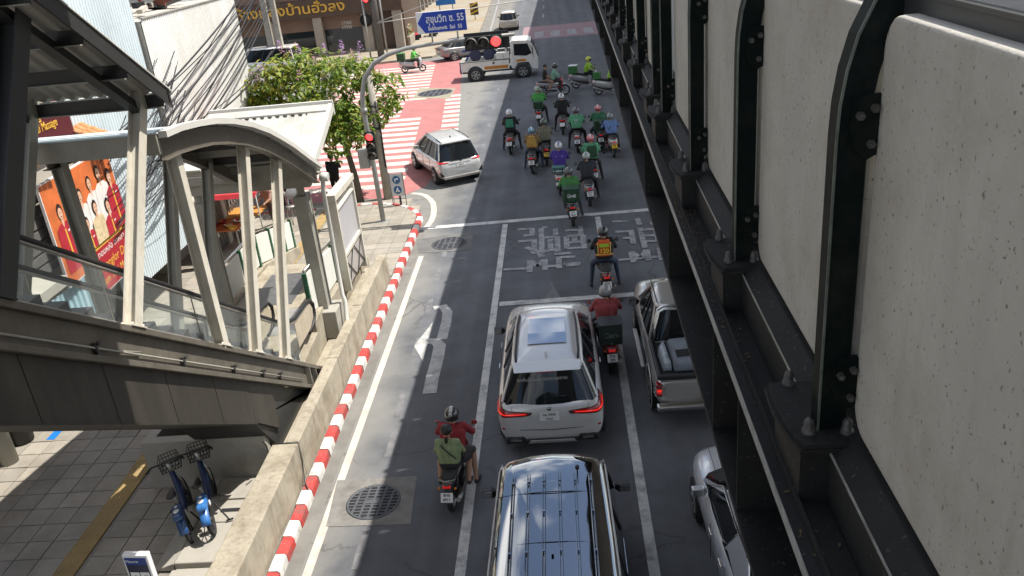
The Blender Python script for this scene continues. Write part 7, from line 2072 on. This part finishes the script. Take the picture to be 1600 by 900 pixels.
mb = MB(); mb.cyl((-3.75, 26.72, 5.75), (-3.75, 26.72, 6.3), .025, n=8); mb.cyl((-2.95, 26.72, 5.8), (-2.95, 26.72, 6.3), .025, n=8); mb.build('sign_post', M_pole, ms, world=True)
mb = MB(); mb.bx(-4.16, -2.62, 26.64, 26.67, 6.12, 6.76); sg = mb.build('street_sign', M_signw, ms, world=True, bevel=.01)
mb = MB(); mb.prism([(-4.13, 6.44), (-3.93, 6.74), (-2.64, 6.74), (-2.64, 6.14), (-3.93, 6.14)], 26.632, 26.639, 'xz'); o = mb.build('arrow_field', M_blue, sg)
for bd, x, z, sz, ft in (('สุขุมวิท ซ. 55', -3.28, 6.52, .30, 1.16), ('Sukhumvit  Soi  55', -3.30, 6.26, .16, 1.05)):
    o = text('sign_lettering', bd, M_signw, sg, Matrix.Translation((x, 26.630, z)) @ Matrix.Rotation(R(90), 4, 'X'), size=sz, depth=.002, fit=ft, bold=.004)
mb = MB(); mb.box((-6.5, 26.8, 2.35), (.34, .3, .62)); mb.build('control_box', M_pole, ms, world=True, bevel=.02)

ut = thing('utility_pole', 'slim concrete pole between the flowering tree and the corner kerb', 'pole', (-6.5, 29.37, .12))
mb = MB(); mb.cyl((0, 0, 0), (.02, 0, 4.6), .15, .11, n=14); mb.build('shaft', M_cpole, ut)
mb = MB(); mb.cyl((0, 0, 2.6), (0, 0, 2.68), .17, n=14); mb.cyl((0, 0, 3.4), (0, 0, 3.46), .17, n=14); mb.tube([(.12, -.1, 1.2), (.15, -.12, 2.6), (.12, -.1, 3.6)], .03, 6); mb.build('clamp', M_trim, ut)
def pole(label, x, y, h, r=.17, m=M_cpole):
    t = thing('utility_pole', label, 'pole', (x, y, .12))
    mb = MB(); mb.box((0, 0, h / 2), (r * 2, r * 2, h), top=(.7, .7)); mb.build('shaft', m, t, bevel=.03)
    mb = MB(); mb.bx(-1.0, 1.0, -.06, .06, h - .6, h - .48); mb.bx(-.8, .8, -.06, .06, h - 1.5, h - 1.4); mb.build('cross_arm', M_cpole, t)
    mb = MB()
    for x_ in (-.9, -.4, .4, .9): mb.cyl((x_, 0, h - .47), (x_, 0, h - .3), .05, n=8)
    mb.build('insulator', M_brownd, t)
    return t
pole('paler concrete utility pole, right of its darker twin before the gold shop', -20.2, 63.4, 9.0, .22)
pole('darker concrete utility pole left of its twin before the gold shop', -20.95, 63.6, 9.0, .22)
fs = thing('far_signal_post', 'thick round post with a lit red pedestrian signal at the far corner', 'traffic light', (-13.4, 66.2, .12))
mb = MB(); mb.cyl((0, 0, 0), (0, 0, 8), .27, n=16); mb.build('post', M_slate, fs)
mb = MB(); mb.cyl((-.75, -.4, 0), (-.75, -.4, 4.4), .07, n=10); mb.cyl((.55, -.3, 0), (.55, -.3, 6), .07, n=10); mb.build('side_post', M_pole, fs)
lamp_head(fs, Matrix.Translation((-.45, -.45, 4.35)), 1, 0, True, 1.5)
bs_ = thing('direction_sign', 'light blue sign on two posts on the far pavement', 'sign', (-9.6, 80.0, .12))
mb = MB(); mb.bx(-.9, .9, -.03, .03, 2.2, 4.1); f = mb.build('board', M_blue2, bs_, bevel=.02)
text('lettering', 'ทองหล่อ\nSoi 55', M_signw, f, Matrix.Translation((0, -.035, 3.1)) @ Matrix.Rotation(R(90), 4, 'X'), size=.5, depth=.004)
mb = MB(); mb.cyl((-.6, .06, 0), (-.6, .06, 4), .05, n=8); mb.cyl((.6, .06, 0), (.6, .06, 4), .05, n=8); mb.build('post', M_pole, bs_)
hz = thing('hazard_marker', 'black and yellow striped marker board on the far pavement', 'marker', (-7.6, 86, .12))
mb = MB(); mb.bx(-.4, .4, -.04, .04, .5, 1.6); f = mb.build('board', M_trim, hz)
mb = MB()
for k in range(3): mb.prism([(-.38, .55 + k * .36), (.38, .83 + k * .36), (.38, 1.0 + k * .36), (-.38, .72 + k * .36)], -.05, -.041, 'xz')
mb.build('yellow_stripe', M_plate_y, f)
mb = MB(); mb.cyl((0, .06, 0), (0, .06, 1.4), .04, n=8); mb.build('post', M_pole, hz)
for i, (lab, x, y, m) in enumerate((('white slatted bench under the blue sign', -10.6, 76.5, M_signw), ('dark planter box with pink flowers by the far shop', -12.4, 72.6, M_brownd), ('red covered seat beside the far shop columns', -11.9, 75.0, M_pred))):
    t = thing(('bench', 'planter', 'seat')[i], lab, ('bench', 'planter', 'seat')[i], (x, y, .15))
    if i == 1:
        mb = MB(); mb.box((0, 0, .35), (1.1, 2.6, .7), top=(1.08, 1.04)); mb.build('box', M_stone, t, bevel=.03)
        mb = MB()
        for k in range(700):
            p = Vector((tr_rnd.uniform(-.5, .5), tr_rnd.uniform(-1.2, 1.2), tr_rnd.uniform(.7, 1.5)))
            leafm(mb, p, Vector((tr_rnd.uniform(-1, 1), tr_rnd.uniform(-1, 1), tr_rnd.uniform(-.2, .8))), Vector((0, 0, 1)), .22, .05, tr_rnd.choice([0, 1, 1, 2]))
        tag(mb.build('foliage', [M_leaf[0], M_leaf[1], M_flowerp], t), kind='stuff')
    else:
        mb = MB()
        for k in range(5): mb.bx(-.3 + k * .13, -.2 + k * .13, -.7, .7, .42, .46)
        mb.build('seat', m, t)
        mb = MB(); mb.bx(-.36, -.32, -.7, .7, .5, .95); mb.build('backrest', m, t)
        for s in (-.6, .6):
            mb = MB(); mb.bx(-.3, .35, s - .03, s + .03, 0, .42); mb.build('leg', M_trim, t)

# A-frame with two round pictograms
af = thing('sign_board', 'white board with two round blue pictograms standing at the kerb corner', 'sign', (-5.88, 28.35, .13), R(-4))
af.scale = (.64, .64, .68)
mb = MB(); mb.bx(-.36, .36, -.02, .02, .55, 1.75); f = mb.build('board', mat('board_grey', (.50, .52, .52), .5, var=.06), af)
mb = MB(); mb.tube([(-.38, .02, 0), (-.38, 0, 1.8), (.38, 0, 1.8), (.38, .02, 0)], .02, 6); mb.tube([(-.38, 0, .4), (.38, 0, .4)], .015, 6); mb.tube([(-.38, .35, 0), (-.38, 0, 1.1)], .015, 6); mb.cyl((.05, .05, 0), (.05, .05, .6), .06, n=8); mb.build('stand', M_trim, af)
for z in (1.42, .88):
    mb = MB(); mb.lathe([(.22, -.021), (.22, -.027), (.001, -.027)], (0, 0, z), axis='y', n=24); d = mb.build('blue_disc', mat('disc_blue', (.012, .10, .26), .4), f)
    mb = MB()
    if z > 1.2:
        mb.prism([(-.10, z - .12), (-.05, z - .12), (-.05, z + .02), (.05, z + .02), (.05, z - .02), (.13, z + .05), (.05, z + .12), (.05, z + .07), (-.10, z + .07)], -.034, -.029, 'xz')
    else:
        mb.prism([(-.13, z - .12), (0, z + .15), (.13, z - .12), (.08, z - .12), (0, z + .05), (-.08, z - .12)], -.034, -.029, 'xz'); mb.prism([(-.03, z - .12), (.03, z - .12), (.015, z - .02), (-.015, z - .02)], -.035, -.03, 'xz')
    mb.build('pictogram', M_signw, d)
# overhead cables along the fronts
cabs = random.Random(5)
ends = [((-10.75, 29.79, 7.35), (-10.6, 22.01, 5.71)), ((-10.7, 29.82, 7.22), (-10.6, 22.65, 5.55)), ((-10.8, 29.84, 7.4), (-10.55, 22.69, 5.39)), ((-10.7, 29.74, 6.81), (-10.6, 23.06, 5.23)), ((-10.7, 29.71, 6.47), (-10.65, 23.46, 5.03)), ((-10.7, 29.68, 6.22), (-10.6, 23.57, 4.89)), ((-10.75, 29.87, 6.58), (-10.65, 24.06, 4.71)), ((-10.7, 29.51, 5.77), (-10.6, 24.63, 4.54)),
        ((-10.6, 29.04, 4.92), (-10.5, 24.42, 4.62)), ((-10.6, 29.11, 4.82), (-10.5, 25.52, 4.51)), ((-10.7, 29.58, 5.97), (-10.6, 24.24, 4.64)), ((-10.65, 29.7, 7.06), (-10.6, 22.54, 5.78)), ((-10.7, 29.46, 5.6), (-10.55, 24.85, 4.52))]
for i, (a, b) in enumerate(ends):
    a, b = Vector(a), Vector(b)
    # runs on past both ends: up to the far pole line and down the front to the near side
    a2 = a + (a - b) * .9 + Vector((0, 0, .25)); b2 = b + (b - a) * .42 + Vector((0, 0, .1))
    pts = []
    for k in range(25):
        t = k / 24
        p = a2.lerp(b2, t)
        p.z -= .28 * math.sin(PI * t) * 1.0
        pts.append(p)
    o = MB().tube(pts, .016 + .012 * (i % 3 == 0), 5).build('overhead_cable', M_rubber)
    tag(o, 'black overhead cable slanting across the white clad wall', 'cable', 'cables along the shop fronts')
tg = MB()
for k in range(38):
    y0 = cabs.uniform(18.6, 21.5); z0 = cabs.uniform(3.0, 5.2)
    y1 = y0 + cabs.uniform(1.5, 4.0); z1 = z0 + (y1 - y0) * cabs.uniform(.2, .5)
    sag = cabs.uniform(.05, .45)
    x = XB + cabs.uniform(.12, .5)
    tg.tube([(x, y0 + (y1 - y0) * t / 10, z0 + (z1 - z0) * t / 10 - sag * math.sin(PI * t / 10)) for t in range(11)], cabs.uniform(.008, .02), 4)
tag(tg.build('cable_tangle', M_rubber), 'tangle of loose black cables between the large poster and the white wall', 'cables', None, 'stuff')
for (a, b, lb) in (((-12.76, 64, 2.96), (-7.94, 64, 4.14), 'upper pale wire stretched from the far signal post'), ((-12.87, 64, 2.88), (-8.81, 66, 2.94), 'lower pale wire stretched from the far signal post')):
    o = MB().tube([Vector(a).lerp(Vector(b), t / 10 * 3) for t in range(11)], .035, 5).build('guy_wire', M_pole)
    tag(o, lb, 'cable', 'wires from the far signal post')

# ================================================================== FOOD STALL
st = thing('food_stall', 'street food stall with orange topped tables under a red awning', 'stall', (-10.6, 25.4, .15))
M_awn = mat('red_awning', (0.50, 0.03, 0.04), .7, var=.1, vs=4)
mb = MB(); mb.prism([(-1.35, 1.98), (-1.30, 2.12), (.9, 2.35), (.9, 2.30), (-1.28, 2.06)], -.9, 1.25, 'yz'); mb.build('awning', M_awn, st)
for x in (-.85, 1.2):
    for y in (-1.2, .8):
        mb = MB(); mb.cyl((x, y, 0), (x, y, 2.15), .022, n=8); mb.build('pole', M_pole, st)
mb = MB(); mb.bx(-.85, .25, -.9, .35, .80, .84); mb.build('table_top', mat('orange_cloth', (.42, .13, .03), .6, var=.2, vs=6), st, bevel=.01)
mb = MB(); mb.bx(-.75, .5, .5, 1.5, .80, .84); mb.build('table_top', mat('amber_cloth', (.45, .20, .04), .6, var=.2, vs=6), st, bevel=.01)
mb = MB()
for x in (-.8, .2):
    for y in (-.85, .3): mb.bx(x - .02, x + .02, y - .02, y + .02, 0, .8)
mb.build('table_frame', M_pole, st)
for k in range(9):
    mb = MB(); x, y = tr_rnd.uniform(-.7, .1), tr_rnd.uniform(-.8, 1.3); mb.lathe([(.001, 0), (.10, 0), (.14, .07), (.13, .07), (.09, .01)], (x, y, .845), n=12); mb.build('tray', rs.choice([M_chrome, M_pred, M_py]), st)
person('stall keeper in a dusty pink shirt standing behind the orange tables', (-9.95, 26.9, .15), R(150), 'vendor', (.35, .20, .16), (.10, .06, .05), None, None, short_sleeve=True)
def plastic_chair(label, loc, rz):
    t = thing('plastic_chair', label, 'chair', loc, rz)
    mb = MB(); mb.box((0, 0, .43), (.42, .42, .03)); mb.build('seat', M_signw, t, bevel=.015)
    mb = MB(); mb.loft([[(-.21, -.2, .44), (.21, -.2, .44), (.21, -.23, .44), (-.21, -.23, .44)], [(-.23, -.26, .7), (.23, -.26, .7), (.23, -.285, .7), (-.23, -.285, .7)], [(-.15, -.28, .86), (.15, -.28, .86), (.15, -.3, .86), (-.15, -.3, .86)]], 0); mb.build('backrest', M_signw, t)
    for sx in (-1, 1):
        for sy in (-1, 1):
            mb = MB(); mb.bar((sx * .18, sy * .18, .42), (sx * .22, sy * .22, 0), .05, .04); mb.build('leg', M_signw, t)
        mb = MB(); mb.tube([(sx * .22, -.25, .66), (sx * .25, .05, .65), (sx * .24, .18, .6), (sx * .2, .18, .43)], .02, 6); mb.build('armrest', M_signw, t)
plastic_chair('white plastic armchair behind the food stall', (-9.9, 29.0, .15), R(20))
person('dark haired person standing by the white plastic chair', (-10.3, 29.35, .15), R(170), 'vendor', (.02, .02, .022), (.03, .03, .035), None, None)
tb = thing('stool', 'small grey stool beside the white plastic chair', 'stool', (-9.7, 28.0, .15))
mb = MB(); mb.lathe([(.001, .42), (.17, .42), (.18, .4), (.17, .38)], n=16); mb.build('seat', M_alu, tb)
for a in (.4, 1.97, 3.54, 5.1):
    mb = MB(); mb.bar((.12 * math.cos(a), .12 * math.sin(a), .39), (.19 * math.cos(a), .19 * math.sin(a), 0), .035, .03); mb.build('leg', M_alu, tb)

# ================================================================== BLUE SHARED BIKES AND THE INFO PANEL
M_bblue = mat('share_bike_blue', (0.03, 0.14, 0.38), .4, coat=.4); M_bnavy = mat('share_bike_navy', (0.012, 0.025, 0.07), .45)
def share_bike(label, loc, rz, roll, M_bblue=M_bblue):
    t = thing('electric_bike', label, 'bicycle', loc, rz, 'blue shared bikes'); t.rotation_euler = (0, roll, rz)
    r = .27
    for y in (-.55, .57):
        w = bpy.data.objects.new('wheel', None); C.objects.link(w); w.parent = t; w.location = (0, y, r)
        mb = MB(); mb.lathe([(r * .85, -.03), (r * .97, -.03), (r, 0), (r * .97, .03), (r * .85, .03), (r * .85, -.03)], axis='x', n=26); mb.build('tyre', M_tyre, w)
        mb = MB()
        for k in range(9): a = 2 * PI * k / 9; mb.bar((0, 0, 0), (0, math.cos(a) * r * .86, math.sin(a) * r * .86), .012, .012, up=(1, 0, 0))
        mb.cyl((-.05, 0, 0), (.05, 0, 0), .06, n=12); mb.build('spokes', M_trim, w)
    mb = MB(); mb.tube([(0, .44, .82), (0, .28, .50), (0, .05, .36), (0, -.22, .38), (0, -.26, .62)], [.045, .06, .065, .055, .03], 10); mb.build('frame', M_bnavy, t)
    mb = MB(); mb.loft([[(-.04, .42, .75), (.04, .42, .75), (.05, .30, .60), (-.05, .30, .60)], [(-.06, .34, .55), (.06, .34, .55), (.06, .22, .45), (-.06, .22, .45)]], 0); mb.build('front_panel', M_bblue, t, bevel=.01)
    mb = MB()
    rings = []
    for k in range(9):
        a = R(20 + 140 * k / 8); rings.append([(s_ * .075, -.55 + math.cos(a) * rr_, r + math.sin(a) * rr_) for s_, rr_ in ((-1, .30), (1, .30), (.9, .345), (-.9, .345))])
    mb.loft(rings, 0); mb.prism([(-.80, .36), (-.76, .48), (-.55, .62), (-.3, .60), (-.28, .5), (-.3, .46), (-.55, .53), (-.72, .42), (-.76, .34)], -.06, .06, 'yz'); mb.build('rear_mudguard', M_bblue, t)
    mb = MB(); mb.box((0, -.58, .66), (.17, .40, .10), top=(.9, .9)); mb.build('rear_carrier', M_bblue, t, bevel=.04)
    for s_ in (-1, 1):
        mb = MB(); mb.lathe([(.055, s_ * .088), (.055, s_ * .092), (.001, s_ * .092)], (0, -.45, .52), axis='x', n=16); mb.build('white_emblem', M_signw, t)
    mb = MB(); mb.lathe([(.05, .713), (.05, .718), (.001, .718)], (0, -.62, 0), n=16); mb.lathe([(.028, .7185), (.028, .722), (.001, .722)], (0, -.50, 0), n=12); mb.build('round_emblem', M_signw, t)
    mb = MB(); mb.cyl((0, -.25, .55), (0, -.30, .84), .022, n=8); mb.build('seat_post', M_alu, t)
    mb = MB(); mb.loft([[(-.09, -.46, .84), (.09, -.46, .84), (.09, -.46, .90), (-.09, -.46, .90)], [(-.11, -.38, .83), (.11, -.38, .83), (.10, -.38, .92), (-.10, -.38, .92)], [(-.05, -.22, .84), (.05, -.22, .84), (.04, -.22, .90), (-.04, -.22, .90)], [(-.025, -.12, .85), (.025, -.12, .85), (.02, -.12, .88), (-.02, -.12, .88)]], 0); mb.build('saddle', M_trim, t, subsurf=1)
    mb = MB(); mb.tube([(0, .46, .80), (0, .42, 1.02)], .03, 8); mb.tube([(.03, .57, r), (.06, .50, .55), (.03, .45, .78)], .022, 6); mb.tube([(-.03, .57, r), (-.06, .50, .55), (-.03, .45, .78)], .022, 6); mb.build('fork', M_alu, t)
    mb = MB(); mb.tube([(-.31, .26, 1.08), (-.24, .36, 1.09), (-.10, .42, 1.04), (.10, .42, 1.04), (.24, .36, 1.09), (.31, .26, 1.08)], .015, 6); mb.cyl((-.315, .25, 1.08), (-.25, .345, 1.09), .022, n=8); mb.cyl((.315, .25, 1.08), (.25, .345, 1.09), .022, n=8); mb.build('handlebar', M_trim, t)
    mb = MB()
    for z in (.80, .87, .94, 1.01): mb.tube([(-.17, .50, z), (.17, .50, z), (.15, .78, z), (-.15, .78, z), (-.17, .50, z)], .008, 4)
    for k in range(7):
        for y in (.50, .78): mb.bx(-.16 + k * .053 - .005, -.16 + k * .053 + .005, y - .006, y + .006, .79, 1.01)
        mb.bx(-.165 + k * .054, -.155 + k * .054, .5, .78, .785, .80)
    mb.build('basket', M_trim, t)
    mb = MB(); mb.bar((.10, -.25, .36), (.24, -.36, .03), .02, .02); mb.box((.25, -.36, .015), (.12, .03, .02)); mb.build('kick_stand', M_trim, t)
    mb = MB(); mb.cyl((-.16, .02, .32), (.16, .02, .32), .018, n=8); mb.box((-.22, .10, .30), (.09, .06, .02)); mb.box((.22, -.06, .34), (.09, .06, .02)); mb.build('pedal', M_trim, t)
    return t
share_bike('shared bike in blue darkened for full shade, its basket against the concrete wall', (-6.78, 11.35, .2), R(24), R(-10), mat('share_bike_blue_shaded', (0.018, 0.06, 0.17), .4, coat=.3))  # same bike as its twin, the blue darkened in the material for shade
share_bike('brighter blue shared bike beside its twin, its rear panel in the sun', (-6.38, 11.42, .30), R(20), R(-6))
fst = MB().bx(-.09, .09, -.17, .17, 0, .003).build('floor_sticker', M_blue2); fst.location = (-11.02, 14.45, .156); tag(fst, 'pale blue sticker on the sunlit paving by the dark shop front', 'sticker')
ip = thing('info_panel', 'white edged information panel with a blue header at the pavement edge', 'sign', (-6.63, 9.42, .15), R(-4))
mb = MB(); mb.box((0, 0, .53), (.40, .10, 1.06)); mb.build('body', M_signw, ip, bevel=.015)
mb = MB(); mb.bx(-.17, .165, -.054, -.051, .05, 1.01); mb.build('screen', mat('panel_navy', (.012, .018, .05), .35), ip)
mb = MB(); mb.bx(-.17, .165, -.057, -.0545, 0.88, 1.01); hd_ = mb.build('header', mat('panel_blue', (.02, .05, .22), .35), ip)
text('header_lettering', 'Moove', M_signw, hd_, Matrix.Translation((-.06, -.058, .945)) @ Matrix.Rotation(R(90), 4, 'X'), size=.07, depth=.001)
for i in range(2):
    for j in range(3):
        mb = MB(); mb.bx(-.145 + i * .155, -.005 + i * .155, -.0565, -.0545, 0.60 - j * .16, .74 - j * .16); q = mb.build('tile', M_signw, ip)
        mb = MB(); mb.tube([(-.11 + i * .155, -.0575, 0.63 - j * .16), (-.08 + i * .155, -.0575, 0.68 - j * .16), (-.04 + i * .155, -.0575, 0.67 - j * .16)], .006, 5); mb.build('pictogram', M_ink, q)
